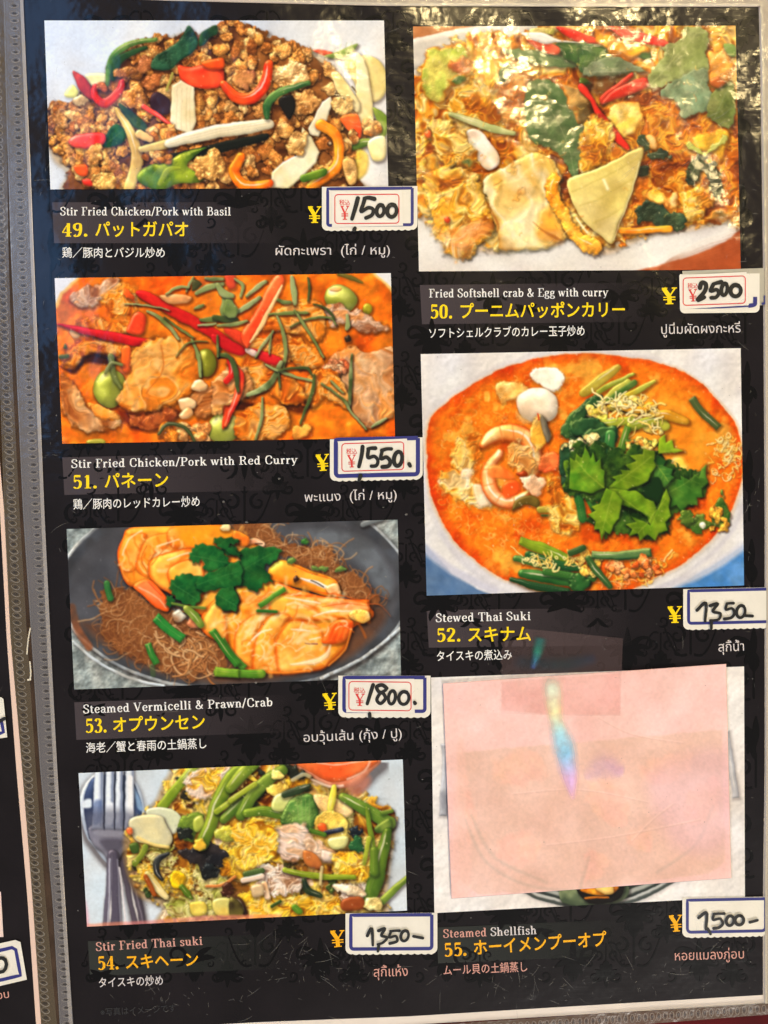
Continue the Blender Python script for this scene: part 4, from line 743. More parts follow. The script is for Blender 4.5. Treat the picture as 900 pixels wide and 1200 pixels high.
    s.saucy([(360, 400), (450, 440), (520, 500), (480, 540), (400, 520), (370, 480)], [(206, 150, 100), (226, 194, 166), (236, 210, 190)], 11, rough=1, R=4, crease=.3, ang=.6, ratio=2.)
    s.blob((470, 505), 44, (226, 206, 190), (210, 180, 160), ry=28); s.poly([(350, 480), (400, 490), (440, 540), (420, 570), (360, 540)], (150, 80, 40), (190, 110, 50))
    s.saucy([(490, 490), (600, 490), (660, 580), (600, 640), (500, 560)], EG, 8, rough=1.5, R=4)
    s.saucy([(20, 360), (180, 340), (220, 460), (160, 540), (30, 560)], EG, 9, rough=2, R=4)
    s.stroke([(75, 590), (150, 575)], 30, (30, 50, 34), (60, 90, 50), hl=.4); s.stroke([(60, 620), (150, 600)], 26, (226, 200, 180))
    s.stroke([(260, 570), (400, 600), (590, 605)], [24, 30, 20], (150, 186, 60), (110, 150, 40), sh=.6, hl=.35); s.stroke([(350, 620), (370, 670), (430, 695)], [20, 36, 26], (24, 40, 30), (60, 80, 40), hl=.4)
    s.stroke([(440, 560), (430, 640)], 14, (226, 206, 150), alpha=.8); s.poly([(500, 640), (600, 640), (650, 690), (590, 700), (520, 670)], (232, 206, 170), (240, 220, 180), bump=.9, rough=1)
    s.stroke([(160, 640), (180, 700)], 30, (232, 206, 180), (220, 170, 120)); s.poly([(100, 650), (150, 640), (160, 690), (110, 700)], (200, 170, 130))
    s.poly([(540, 710), (630, 700), (640, 760), (540, 765)], (150, 74, 30), (120, 50, 20), hl=.3); s.blob((690, 735), 46, (236, 220, 150), (220, 190, 110), ry=34, bump=1, rough=1)
    s.poly([(0, 700), (50, 730), (60, 780), (0, 790)], (50, 40, 20), (150, 140, 60)); s.stroke([(200, 745), (240, 720)], 16, (40, 70, 30)); s.stroke([(310, 750), (330, 770)], 30, (80, 150, 50))
    s.view(0, 0, 1); s.specks(base, 160, (255, 246, 220), (.4, 1.), .8)
    s.poly([(96, 1083), (190, 1078), (250, 1072), (330, 1072), (330, 1090), (96, 1092)], (236, 136, 130), (240, 140, 100), flat=True, sh=0, soft=2, alpha=.6, smooth=False)
    s.poly([(94, 1050), (101, 1058), (104, 1090), (92, 1090)], (236, 150, 170), flat=True, sh=0, soft=4, alpha=.6)
    return s.done(.7)
def dish_crab():
    s = Pic(QUAD[50], (222, 214, 210), 50)
    s.field_tex([(470, 20), (880, 20), (880, 330), (470, 330)], [(220, 212, 208), (228, 222, 216), (232, 226, 218)], 40, amp=.02, hl=0, rough=0, hv=0)
    s.view(480, 0, Z)
    s.poly([(0, 100), (330, 100), (330, 128), (200, 150), (80, 185), (0, 215)], (206, 140, 90), (190, 120, 70), flat=True, sh=0, soft=3, smooth=False)
    s.poly([(0, 200), (90, 170), (240, 140), (420, 110), (700, 110), (700, 300), (0, 330)], (206, 200, 190), (220, 212, 200), R=8, sh=0, hl=.1)
    s.view(680, 180, Z)
    s.poly([(800, 360), (700, 420), (560, 480), (400, 530), (250, 565), (250, 600), (800, 600)], (186, 92, 48), (166, 76, 38), flat=True, sh=0, soft=2, ms=20)
    for i in range(9): s.stroke([(380, 560 - i * 2), (560, 530 - i * 12), (780, 470 - i * 14)], 5, (150, 66, 30), sh=0, hl=0, alpha=.4, soft=2)
    s.poly([(800, 330), (700, 400), (560, 458), (400, 508), (200, 550), (200, 520), (400, 480), (560, 420), (700, 360), (800, 300)], (236, 230, 222), flat=True, sh=0, soft=4, alpha=.8)
    s.view(0, 0, 1)
    base = [(484, 92), (500, 72), (530, 50), (565, 42), (620, 36), (660, 20), (870, 20), (870, 245), (850, 255), (822, 262), (800, 266), (760, 272), (715, 292), (690, 286), (665, 275), (590, 290), (560, 290), (545, 300), (520, 290), (512, 268), (490, 248), (480, 230)]
    CU = [(160, 78, 20), (196, 108, 26), (218, 138, 36), (234, 176, 74), (238, 200, 130), (214, 130, 36), (186, 98, 26)]
    s.poly([(x, y + 5) for x, y in base], (220, 170, 110), flat=True, alpha=.5, soft=5, sh=.25, sr=8)
    s.saucy(base, [(180, 86, 16), (216, 124, 26), (234, 160, 44), (244, 196, 90), (248, 216, 140), (234, 160, 44), (208, 112, 24)], 17, rough=3, edge=1.2, crease=.6)
    s.saucy([(690, 110), (870, 120), (870, 240), (800, 262), (690, 250), (630, 190)], [(150, 62, 12), (190, 92, 18), (220, 130, 30), (236, 170, 60), (200, 104, 24)], 11, rough=4, edge=4, crease=.7, sh=0)
    CB = [(210, 118, 24), (234, 158, 40), (244, 190, 76), (248, 214, 130), (238, 166, 46)]; CBW = [(222, 130, 40), (240, 190, 110), (248, 222, 180), (240, 200, 140), (226, 150, 60)]
    s.view(480, 0, Z)
    CR = dict(bump=.6, bs=6, rough=2.2, rsz=8, R=5, hl=.25, sh=.22, soft=2.6, sr=6, mot=1.4, rim=((206, 116, 30), 5))
    s.poly([(80, 260), (200, 215), (290, 250), (250, 350), (180, 440), (110, 500), (70, 440)], (160, 176, 70), (206, 190, 90), **CR)
    s.poly([(200, 310), (260, 280), (310, 330), (260, 370)], (206, 150, 110), (190, 100, 60), **CR); s.poly([(180, 380), (240, 365), (270, 385), (220, 410)], (50, 100, 50), **CR)
    s.poly([(340, 210), (470, 190), (520, 160), (500, 230), (420, 250)], (226, 130, 40), (240, 170, 80), **CR)
    s.saucy([(300, 300), (400, 250), (480, 290), (470, 380), (380, 430), (310, 390)], CB, 12, edge=2)
    s.saucy([(460, 320), (560, 330), (590, 430), (560, 540), (480, 600), (420, 560), (440, 430)], [(170, 84, 24), (206, 124, 50), (226, 160, 84)], 12, edge=3)
    s.saucy([(200, 480), (330, 450), (420, 500), (420, 600), (320, 600), (210, 560)], CB, 12, edge=2)
    s.stroke([(195, 545), (290, 575), (400, 620), (500, 640)], [20, 36, 40, 20], (160, 170, 110), (206, 200, 140), hl=.2); s.poly([(430, 340), (480, 300), (490, 350), (440, 400)], (50, 80, 50))
    s.poly([(270, 640), (330, 625), (400, 700), (430, 780), (380, 820), (330, 770)], (236, 216, 200), (226, 196, 160), bump=.3)
    s.saucy([(100, 600), (180, 580), (260, 640), (330, 760), (250, 800), (130, 760)], CB, 12, edge=2)
    s.blob((280, 775), 40, (60, 76, 40), (120, 120, 60), **CR); s.blob((65, 780), 40, (240, 200, 60), (226, 210, 120), **CR); s.blob((85, 645), 18, (226, 100, 50))
    L1, L2, LV = (86, 116, 80), (112, 140, 100), (140, 164, 126)
    LK = dict(bump=.5, R=2., hl=.08, sh=.5, sr=6, jag=.9)
    s.leaf([(440, 230), (520, 235), (640, 245), (760, 280), (880, 290), (800, 320), (700, 320), (600, 310), (520, 280)], L1, L2, [(450, 235), (860, 292)], LV, **LK)
    s.leaf([(700, 210), (800, 198), (920, 215), (960, 260), (900, 300), (820, 310), (730, 270)], (56, 100, 60), (84, 124, 76), [(710, 220), (940, 270)], LV, **LK)
    s.leaf([(560, 420), (620, 380), (700, 400), (760, 460), (830, 560), (850, 600), (830, 680), (820, 780), (800, 868), (760, 800), (720, 740), (660, 700), (590, 680), (560, 600)], (92, 124, 86), (66, 104, 66), [(600, 420), (740, 650), (800, 860)], LV, **LK)
    s.poly([(560, 190), (640, 195), (720, 230), (710, 262), (640, 250), (590, 215)], (206, 60, 40), (220, 90, 60), hl=.5)
    s.poly([(700, 132), (780, 140), (905, 190), (905, 214), (800, 196), (740, 165)], (222, 60, 40), (200, 40, 30), hl=.5)
    s.stroke([(590, 150), (680, 150)], 30, (190, 190, 80), (226, 206, 120), bump=.8)
    s.poly([(530, 160), (640, 160), (720, 190), (820, 200), (700, 205), (640, 212)], (226, 218, 206), sh=.2)
    s.poly([(720, 395), (780, 400), (860, 480), (880, 560), (820, 580), (770, 500)], (200, 150, 80), (120, 90, 50), **CR)
    s.shade([(800, 500), (890, 500), (890, 620), (830, 620)], (.5, .5, .45), 6)
    s.saucy([(830, 630), (900, 540), (900, 830), (820, 810)], CB[:3], 10, edge=1.5)
    s.view(680, 0, Z)
    s.poly([(130, 130), (220, 140), (330, 165), (430, 205), (400, 224), (300, 205), (200, 180)], (214, 40, 34), (226, 80, 60), hl=.5)
    s.blob((300, 255), 50, (40, 90, 50), (70, 120, 70), ry=26, rough=1); s.poly([(80, 140), (200, 200), (330, 230), (300, 260), (180, 260), (90, 190)], (232, 180, 50), (220, 140, 30), **CR)
    s.leaf([(0, 205), (60, 215), (140, 260), (160, 290), (80, 330), (0, 345)], (52, 96, 58), (86, 126, 76), [(0, 300), (150, 275)], LV, **LK)
    s.leaf([(10, 345), (60, 300), (170, 272), (260, 310), (312, 340), (240, 345), (120, 368), (40, 365)], (140, 156, 130), (110, 136, 104), [(30, 350), (300, 335)], (170, 184, 160), **LK)
    s.leaf([(0, 370), (30, 380), (45, 405), (0, 400)], (80, 130, 40), (100, 140, 60))
    s.shade([(20, 380), (220, 350), (240, 400), (100, 460), (20, 430)], (.5, .4, .3), 8)
    s.poly([(95, 470), (160, 410), (240, 350), (250, 370), (180, 430), (120, 500)], (180, 40, 26), hl=.3); s.poly([(110, 490), (180, 420), (300, 372), (345, 400), (250, 450), (160, 485)], (210, 50, 34), (190, 36, 26), hl=.4)
    s.leaf([(325, 390), (350, 320), (400, 270), (400, 220), (480, 190), (500, 130), (590, 140), (620, 200), (600, 260), (620, 300), (590, 400), (470, 380), (370, 420)], (128, 146, 86), (156, 170, 112), [(560, 160), (340, 400)], (190, 196, 140), **LK)
    s.leaf([(382, 450), (420, 400), (480, 370), (560, 330), (620, 340), (612, 410), (640, 470), (610, 530), (560, 540), (490, 568), (470, 500), (440, 470)], (112, 146, 120), (140, 164, 136), [(600, 350), (490, 560)], (180, 196, 170), **LK)
    s.leaf([(640, 440), (720, 390), (745, 440), (745, 560), (710, 615), (640, 580), (605, 540)], (104, 130, 70), (140, 150, 90), [(720, 400), (640, 570)], LV, **LK)
    s.poly([(620, 260), (720, 240), (740, 340), (700, 400), (640, 420), (620, 340)], (222, 150, 60), (236, 180, 100), **CR); s.blob((660, 395), 36, (170, 80, 30), (200, 110, 50), ry=26)
    s.leaf([(690, 215), (740, 220), (745, 270), (710, 265)], (96, 150, 80), (120, 164, 100))
    s.poly([(130, 530), (200, 490), (280, 520), (290, 600), (220, 640), (150, 600)], (236, 190, 80), (240, 210, 130), **CR)
    s.poly([(-5, 400), (30, 420), (120, 560), (232, 690), (220, 715), (120, 620), (40, 480), (-5, 430)], (216, 44, 32), (198, 34, 26), hl=.45, sh=.6)
    s.saucy([(0, 620), (100, 560), (160, 640), (120, 760), (40, 830), (0, 820)], CB[:4], 10, edge=1.5)
    for p, w in (([(300, 670), (320, 690), (350, 710)], 36), ([(360, 740), (410, 745)], 40), ([(580, 750), (550, 810), (530, 860)], 50), ([(620, 800), (640, 860), (640, 900)], 56)): s.stroke(p, w, (34, 46, 36), (60, 74, 50), rough=2, hl=.4)
    s.poly([(310, 650), (360, 660), (380, 700), (330, 690)], (226, 180, 110), **CR); s.poly([(510, 690), (640, 620), (700, 640), (680, 760), (600, 740)], (236, 190, 60), (226, 170, 50), **CR)
    s.stroke([(520, 700), (600, 740), (690, 660)], 24, (160, 170, 70), (200, 196, 110), rough=1)
    s.view(680, 180, Z)
    s.poly([(270, 280), (320, 230), (380, 225), (420, 270), (500, 290), (520, 330), (470, 365), (400, 350), (330, 335), (275, 320)], (36, 56, 42), (60, 84, 60), bump=1.2, rough=1.5, hl=.3, R=4)
    s.stroke([(650, 150), (660, 190)], 50, (40, 56, 40), rough=2); s.stroke([(560, 60), (540, 110)], 50, (44, 60, 40), rough=2); s.stroke([(620, 70), (640, 130)], 40, (34, 46, 36), rough=2)
    s.poly([(320, 190), (360, 165), (405, 190), (395, 225), (345, 225)], (240, 184, 50), (246, 206, 100), **CR); s.poly([(410, 210), (460, 190), (465, 240), (430, 270)], (240, 206, 140), (230, 180, 90), **CR)
    s.saucy([(470, 220), (560, 150), (640, 200), (600, 290), (520, 310)], CB, 11, edge=1.5); s.poly([(600, 300), (700, 270), (760, 270), (700, 310), (620, 330)], (90, 76, 30), (150, 110, 50), **CR)
    s.blob((302, 80), 28, (34, 44, 30)); s.stroke([(200, 370), (330, 365), (430, 360)], 30, (222, 120, 20), (240, 160, 40), hl=.4)
    s.poly([(-60, 130), (60, 80), (180, 20), (300, -30), (290, 50), (270, 110), (230, 230), (180, 350), (150, 436), (100, 400), (40, 350), (-20, 270)], (200, 174, 84), (224, 204, 138), R=4, bump=.1, bs=10, hl=.2, ms=20, sh=.55, sr=6, grad=(.6, .9), rim=((226, 200, 120), 4))
    for p in ([(-40, 180), (100, 120), (280, 20)], [(0, 250), (120, 200), (250, 120)], [(60, 330), (140, 300), (200, 260)]): s.stroke(p, 6, (186, 160, 70), sh=0, hl=0, alpha=.45, soft=2)
    s.stroke([(110, 130), (130, 170)], 16, (246, 240, 200), sh=0, alpha=.7, soft=2); s.stroke([(285, 40), (240, 200), (160, 420)], 5, (240, 226, 170), sh=0, alpha=.7)
    s.view(480, 180, Z)
    s.saucy([(80, 110), (200, 60), (340, 130), (370, 220), (420, 340), (380, 400), (320, 450), (260, 506), (180, 470), (120, 380), (90, 260)], CB, 15, edge=1.2, R=9, sh=.45)
    s.saucy([(100, 340), (180, 370), (330, 320), (330, 380), (300, 440), (250, 500), (190, 480), (130, 420)], CBW, 12, edge=4, sh=0, alpha=.9, crease=.3); s.blob((200, 130), 4, (200, 90, 20), sh=0)
    s.blob((180, 318), 16, (200, 60, 20)); s.poly([(230, 360), (330, 320), (400, 360), (280, 450), (200, 440)], (236, 140, 70), alpha=.6, soft=4, sh=0)
    s.saucy([(355, 120), (430, 80), (520, 30), (620, 0), (720, 80), (720, 220), (740, 370), (720, 430), (560, 460), (432, 456), (420, 380), (380, 240)], [(216, 130, 30), (234, 176, 70), (242, 206, 120), (246, 226, 176), (236, 190, 90)], 24, ang=1.2, ratio=2.2, edge=.9, rough=.8, R=8, sh=.55, crease=.25, depth=.6)
    s.poly([(440, 340), (540, 320), (640, 400), (700, 435), (560, 462), (436, 455)], (240, 226, 184), (238, 210, 140), alpha=.65, soft=8, sh=0, bump=.3)
    s.poly([(420, 150), (520, 120), (600, 40), (640, 60), (600, 180), (520, 260), (440, 240)], (232, 190, 120), (226, 176, 96), alpha=.4, soft=8, sh=0, bump=.2)
    s.poly([(600, 380), (640, 270), (690, 290), (740, 380), (720, 430), (640, 420)], (222, 110, 20), (236, 150, 40), alpha=.6, soft=8, sh=0, bump=.4, hl=.4)
    s.stroke([(700, 120), (680, 190), (740, 290), (800, 400), (890, 450)], [50, 70, 60, 60, 70], (232, 140, 30), (240, 170, 60), bump=.6, rough=1, hl=.4, sh=.5); s.stroke([(800, 310), (850, 380)], 10, (255, 240, 210), sh=0, alpha=.7)
    s.scatter([(85, 110), (340, 130), (370, 300), (300, 400), (120, 380)], 6, (8, 26), [(238, 190, 90), (226, 140, 40), (246, 214, 150), (206, 110, 30)], rough=2, rsz=5, soft=2, alpha=.6, sh=.15)
    s.scatter([(380, 130), (520, 60), (700, 120), (720, 300), (430, 330)], 6, (8, 28), [(240, 200, 110), (230, 160, 60), (246, 222, 170), (214, 130, 40)], rough=2, rsz=5, soft=2.5, alpha=.45, sh=.1)
    for q in ([(370, 230), (420, 340), (415, 380)], [(590, 330), (690, 400), (730, 420)]): s.stroke(q, [3, 14, 3], (150, 70, 20), sh=0, hl=0, alpha=.6, soft=2)
    s.marble([(450, 370), (560, 340), (640, 420), (460, 420)], 12, 36, 10, [(250, 240, 214), (236, 214, 160)], 1.2, .6, .4)
    s.view(0, 0, 1); s.specks(base, 170, (255, 240, 200), (.4, 1.1), .75); s.fibers(base, 120, 7, 1.2, [(246, 214, 140), (206, 120, 40), (236, 180, 80)], wig=1.5, alpha=.55, sh=.1)
    return s.done()

def dish_soup():
    s = Pic(QUAD[52], (226, 222, 220), 52)
    s.field_tex([(480, 400), (890, 400), (890, 710), (480, 710)], [(220, 216, 218), (230, 226, 224), (234, 230, 226)], 36, amp=.05, hl=0, rough=0, hv=.01)
    s.poly([(490, 630), (500, 640), (530, 672), (560, 690), (600, 705), (480, 710)], (96, 124, 160), (70, 100, 140), flat=True, sh=0, soft=2, smooth=False)
    s.poly([(880, 630), (868, 642), (840, 660), (810, 677), (780, 692), (780, 710), (880, 710)], (70, 126, 186), (96, 146, 200), flat=True, sh=0, soft=2, smooth=False)
    s.stroke([(490, 636), (530, 668), (580, 692)], 10, (196, 194, 210), flat=True, sh=0, soft=4, alpha=.8); s.stroke([(872, 640), (830, 668), (770, 692)], 10, (206, 204, 214), flat=True, sh=0, soft=4, alpha=.8)
    ell = [(500, 520), (503, 497), (516, 478), (545, 455), (590, 432), (640, 418), (672, 415), (715, 416), (770, 424), (815, 445), (845, 473), (863, 503), (870, 535), (869, 565), (855, 605), (830, 635), (795, 662), (755, 684), (735, 692), (690, 700), (640, 695), (590, 678), (550, 650), (520, 615), (503, 570)]
    s.poly([(x * 1.015 - 10.3, y * 1.012 - 6) for x, y in ell], (226, 190, 150), flat=True, sh=.12, soft=4, alpha=.7)
    s.field_tex(ell, [(216, 78, 8), (228, 100, 14), (238, 128, 26), (232, 110, 18), (244, 166, 60)], 18, amp=.08, hl=.1, rough=.4, hv=.03)
    s.specks(ell, 1500, (248, 186, 84), (.3, 1.), .5); s.specks(ell, 700, (206, 84, 12), (.3, .9), .45)
    s.field_tex([(700, 470), (790, 460), (840, 520), (800, 580), (720, 540)], [(236, 140, 30), (246, 176, 56), (240, 150, 36)], 30, amp=.05, hl=0, rough=3, edge=10, alpha=.7, hv=0)
    a = s.loc(ell); bx = s.box(a, 3); d = s.field(curve(a, True, 5), bx, True); A = s.a[bx[1]:bx[3], bx[0]:bx[2]]
    k = (np.clip(1 - d / (12 * K), 0, 1) * (d > 0))[..., None]; A *= 1 - k * np.array([.08, .38, .6])
    rimp = [((x - 685) * 1.035 + 685, (y - 556) * 1.03 + 557) for x, y in ell]
    s.stroke(rimp[3:9][::-1] + rimp[:3][::-1] + rimp[-7:][::-1] , 5, (206, 200, 206), flat=True, sh=0, soft=4, alpha=.55)
    s.stroke([(x + 1, y + 8) for x, y in rimp[12:24]], 6, (196, 192, 202), flat=True, sh=0, soft=4, alpha=.55)
    FR = [(248, 190, 90), (246, 206, 130), (240, 170, 60)]
    s.fibers([(510, 570), (560, 560), (620, 600), (660, 640), (640, 670), (580, 650), (530, 610)], 170, 12, 1.1, FR, wig=1.6, sh=.05, alpha=.4, soft=.9)
    s.fibers([(530, 480), (600, 440), (680, 425), (670, 500), (600, 490), (520, 520)], 130, 11, 1.1, FR, wig=1.6, sh=.05, alpha=.35, soft=.9)
    s.fibers([(835, 510), (865, 510), (866, 560), (835, 560)], 70, 11, 1.2, FR + [(250, 220, 150)], wig=1.6, sh=.2)
    s.fibers([(720, 650), (790, 650), (760, 685), (700, 690)], 80, 12, 1.3, FR + [(236, 140, 80)], wig=1.6, sh=.2)
    s.view(480, 400, 4.0)
    CH = dict(bump=.6, bs=6, rough=1.5, rsz=7, R=4, hl=.18, sh=.3, sr=5, soft=1.4)
    s.poly([(410, 200), (500, 195), (555, 215), (520, 270), (440, 285), (410, 240)], (240, 196, 120), (232, 160, 70), **CH)
    s.poly([(575, 165), (630, 128), (690, 126), (725, 160), (700, 235), (650, 238)], (238, 222, 200), (244, 230, 210), **dict(CH, bump=.2))
    s.blob((600, 300), 102, (238, 224, 204), (232, 206, 176), ry=80, rot=.2, lob=.05, R=16, hl=.2, hp=8, sh=.4, bump=.02)
    s.poly([(500, 330), (560, 370), (600, 380), (540, 385), (510, 360)], (240, 196, 130), alpha=.6, soft=3, sh=0)
    s.saucy([(245, 440), (340, 450), (350, 510), (300, 600), (250, 640), (200, 560)], [(226, 120, 24), (240, 176, 70), (246, 210, 130), (244, 190, 90)], 10, edge=2, sh=.15, crease=.4)
    s.saucy([(130, 620), (200, 600), (300, 640), (370, 700), (395, 770), (320, 780), (230, 740), (150, 700)], [(230, 130, 30), (242, 184, 80), (248, 218, 150), (246, 230, 200)], 10, edge=2, sh=.15, crease=.4)
    s.poly([(250, 600), (300, 600), (290, 640), (240, 640)], (246, 226, 200), alpha=.7, soft=3, sh=0); s.poly([(300, 680), (350, 680), (390, 760), (330, 770)], (246, 220, 190), alpha=.8, soft=3, sh=0)
    PW = dict(R=9, hl=.35, hp=12, sh=.35, sr=5, ms=8, bump=.1, soft=1.2, rim=((226, 84, 20), 5))
    s.stroke([(345, 480), (400, 440), (470, 425), (540, 445), (582, 510), (590, 590), (560, 650)], [40, 70, 84, 80, 74, 60, 30], (240, 150, 70), (248, 200, 130), **PW)
    s.stroke([(420, 520), (372, 600), (380, 690), (430, 745), (500, 745), (560, 700)], [36, 60, 72, 70, 56, 24], (238, 138, 74), (248, 196, 140), **PW)
    for q in ([(420, 400), (436, 470)], [(480, 390), (486, 470)], [(540, 410), (520, 480)], [(600, 480), (545, 520)], [(620, 560), (560, 570)], [(345, 600), (405, 606)], [(350, 680), (415, 665)], [(405, 760), (440, 705)], [(490, 775), (490, 715)]): s.stroke(q, [3, 7, 3], (232, 120, 50), sh=0, hl=0, alpha=.6, soft=1.3)
    s.poly([(370, 590), (440, 590), (500, 640), (440, 650), (380, 640)], (236, 84, 24), (240, 120, 50), alpha=.85, soft=3, sh=0, bump=.4); s.poly([(440, 670), (500, 650), (520, 700), (450, 740)], (234, 80, 26), alpha=.85, soft=3, sh=0)
    s.saucy([(470, 480), (560, 490), (595, 580), (530, 620), (470, 570)], [(230, 120, 40), (242, 176, 90), (248, 210, 150)], 9, edge=2, sh=.2, crease=.4); s.poly([(530, 640), (620, 630), (640, 670), (580, 720)], (246, 214, 180), (240, 170, 120), **CH)
    s.blob((530, 620), 26, (150, 50, 14), ry=14, sh=0); s.poly([(610, 540), (680, 520), (690, 590), (630, 620)], (238, 90, 40), (230, 120, 60), **CH)
    s.poly([(565, 430), (605, 345), (640, 370), (660, 440), (600, 520)], (236, 170, 60), (226, 200, 140), **CH); s.poly([(612, 350), (640, 365), (660, 450), (640, 470)], (70, 60, 50), (120, 110, 90), hl=.5); s.stroke([(600, 340), (606, 370)], 6, (180, 30, 10), sh=0)
    s.poly([(480, 790), (500, 740), (560, 720), (605, 745), (600, 780), (540, 765)], (106, 86, 30), (84, 66, 22), hl=.3); s.stroke([(610, 790), (690, 780)], 30, (150, 140, 50), hl=.4, alpha=.9); s.stroke([(620, 815), (680, 815)], 12, (50, 70, 30))
    s.scatter([(660, 640), (760, 700), (780, 840), (700, 800)], 26, (12, 30), [(246, 200, 90), (242, 180, 50), (248, 220, 140)], rough=1); s.poly([(670, 860), (720, 800), (800, 850), (760, 900), (690, 890)], (240, 206, 120), (246, 226, 170), **CH)
    s.saucy([(660, 640), (740, 650), (790, 760), (780, 900), (680, 890), (650, 760)], [(224, 120, 24), (240, 176, 60), (246, 212, 120), (238, 160, 50)], 10, edge=3, sh=.1, crease=.5)
    D1, D2 = (24, 64, 38), (46, 98, 56); DL = dict(bump=.25, bs=4, R=3, hl=.6, hp=18, sh=.55, rough=.8)
    s.poly([(700, 430), (760, 340), (860, 258), (905, 270), (905, 420), (800, 450), (730, 450)], D1, D2, **DL)
    s.poly([(705, 500), (760, 490), (760, 660), (710, 660)], (20, 50, 34), D1, **DL); s.poly([(760, 450), (905, 470), (905, 520), (790, 510)], D2, D1, **DL)
    s.poly([(810, 340), (860, 300), (900, 310), (890, 350)], (246, 226, 170), rough=1.5, bump=.8)
    s.scatter([(720, 480), (880, 430), (900, 520), (760, 540)], 16, (10, 24), [(238, 220, 160), (226, 206, 130)], rough=1.2)
    s.leaf([(720, 690), (735, 640), (722, 560), (800, 560), (830, 490), (870, 580), (905, 560), (905, 715), (820, 715)], (70, 140, 34), (106, 170, 54), [(740, 680), (880, 580)], (140, 196, 90))
    s.stroke([(790, 710), (810, 830)], 40, (30, 100, 50), (60, 130, 70), hl=.4); s.stroke([(830, 710), (870, 790)], 40, (50, 124, 60), hl=.4)
    s.stroke([(515, 935), (620, 970), (760, 1030)], [40, 50, 44], (126, 170, 40), (90, 140, 40), hl=.45, butt=True); s.stroke([(500, 1020), (600, 1040), (740, 1070)], [30, 46, 40], (40, 100, 56), (70, 130, 76), hl=.5)
    s.stroke([(560, 1000), (680, 1040), (800, 1060)], 40, (24, 80, 44), hl=.5); s.stroke([(530, 1090), (680, 1110), (830, 1130)], [40, 60, 50], (26, 86, 44), (50, 120, 66), hl=.6); s.stroke([(640, 1080), (760, 1100), (860, 1110)], 36, (40, 100, 50), hl=.6); s.stroke([(480, 1120), (600, 1150), (740, 1170)], [20, 40, 30], (20, 60, 34), hl=.5)
    s.fibers([(500, 1010), (760, 1000), (800, 1060), (600, 1060)], 40, 50, 6, [(248, 220, 140), (240, 190, 90)], wig=1.6)
    s.scatter([(780, 990), (900, 1000), (890, 1100), (800, 1080)], 14, (12, 26), [(246, 210, 110), (238, 170, 60)], rough=1)
    s.view(670, 400, 4.0)
    s.stroke([(60, 240), (140, 180), (220, 120)], [50, 50, 26], (180, 166, 70), (150, 150, 50), alpha=.8, sh=.2); s.stroke([(120, 240), (200, 195), (285, 150)], [20, 24, 14], (120, 140, 40), (150, 160, 60)); s.stroke([(130, 300), (200, 230), (260, 190)], 30, (150, 160, 50), (180, 170, 70)); s.stroke([(170, 275), (290, 195)], [26, 32], (50, 100, 44), (90, 130, 70)); s.stroke([(230, 270), (330, 220), (390, 185)], [24, 28, 14], (190, 160, 40), (160, 160, 60))
    s.poly([(0, 370), (60, 290), (110, 258), (122, 300), (60, 360), (60, 430), (0, 440)], D1, D2, **DL)
    s.scatter([(60, 330), (160, 280), (330, 270), (400, 320), (440, 420), (300, 400), (120, 380)], 46, (12, 30), [(246, 216, 120), (226, 180, 60), (190, 180, 70), (250, 230, 170)], rough=1.3)
    s.stroke([(130, 390), (200, 380), (280, 370)], 40, (150, 160, 50), (120, 140, 40)); s.stroke([(280, 400), (400, 370), (440, 400)], 44, (170, 170, 56), (130, 150, 50)); s.stroke([(380, 340), (460, 350), (540, 375)], [30, 50, 30], (196, 136, 30), (220, 170, 60), hl=.4); s.stroke([(250, 310), (330, 320), (380, 300)], 30, (222, 150, 30))
    s.fibers([(100, 270), (360, 260), (440, 440), (280, 400)], 50, 60, 7, [(250, 226, 160), (246, 206, 110)], wig=1.6)
    s.poly([(0, 390), (60, 355), (140, 370), (160, 410), (60, 440), (0, 430)], D1, D2, **DL); s.poly([(50, 440), (130, 400), (210, 400), (200, 500), (140, 540), (100, 500)], D2, D1, **DL)
    s.stroke([(180, 440), (170, 500), (130, 540)], 50, (36, 110, 64), (70, 140, 90), hl=.6); s.stroke([(265, 400), (235, 500), (205, 600)], [30, 40, 30], (70, 130, 50), (50, 110, 40), hl=.4, butt=True); s.stroke([(260, 470), (400, 480)], 20, (40, 90, 40), hl=.5)
    s.scatter([(0, 460), (120, 440), (120, 500), (0, 540)], 14, (12, 26), [(244, 226, 160), (230, 206, 130)], rough=1.2); s.scatter([(140, 560), (260, 560), (240, 620), (150, 610)], 12, (10, 24), [(236, 214, 130), (60, 110, 60)], rough=1.2)
    s.scatter([(270, 480), (400, 450), (380, 520), (280, 540)], 14, (14, 28), [(246, 200, 100), (240, 150, 60), (226, 200, 90)], rough=1)
    s.blob((505, 590), 44, (246, 220, 130), (250, 206, 80), sh=0, alpha=.8, soft=4); s.stroke([(560, 262), (610, 330), (690, 405)], 34, (44, 66, 34), (70, 90, 50), hl=.25, sh=.4, butt=True)
    s.poly([(150, 570), (200, 580), (170, 650), (150, 640)], (20, 50, 30), **DL)
    s.poly([(-10, 520), (60, 470), (200, 500), (300, 500), (400, 520), (500, 600), (600, 600), (630, 660), (590, 760), (480, 800), (450, 880), (380, 920), (260, 910), (160, 910), (90, 850), (120, 760), (60, 720), (-20, 700)], (26, 62, 24), (54, 98, 34), jag=1.2, rough=2.5, rsz=6, sh=.5, ms=6, mot=1.5, bump=.6, bs=4, R=2, hl=.3)
    CL1, CL2, CV = (84, 140, 30), (116, 170, 46), (160, 206, 96); CK = dict(bump=.4, bs=5, R=2.2, hl=.12, sh=.6, sr=6, jag=1.6)
    LF = dict(CK, jag=.25, smooth=False, bump=.3)
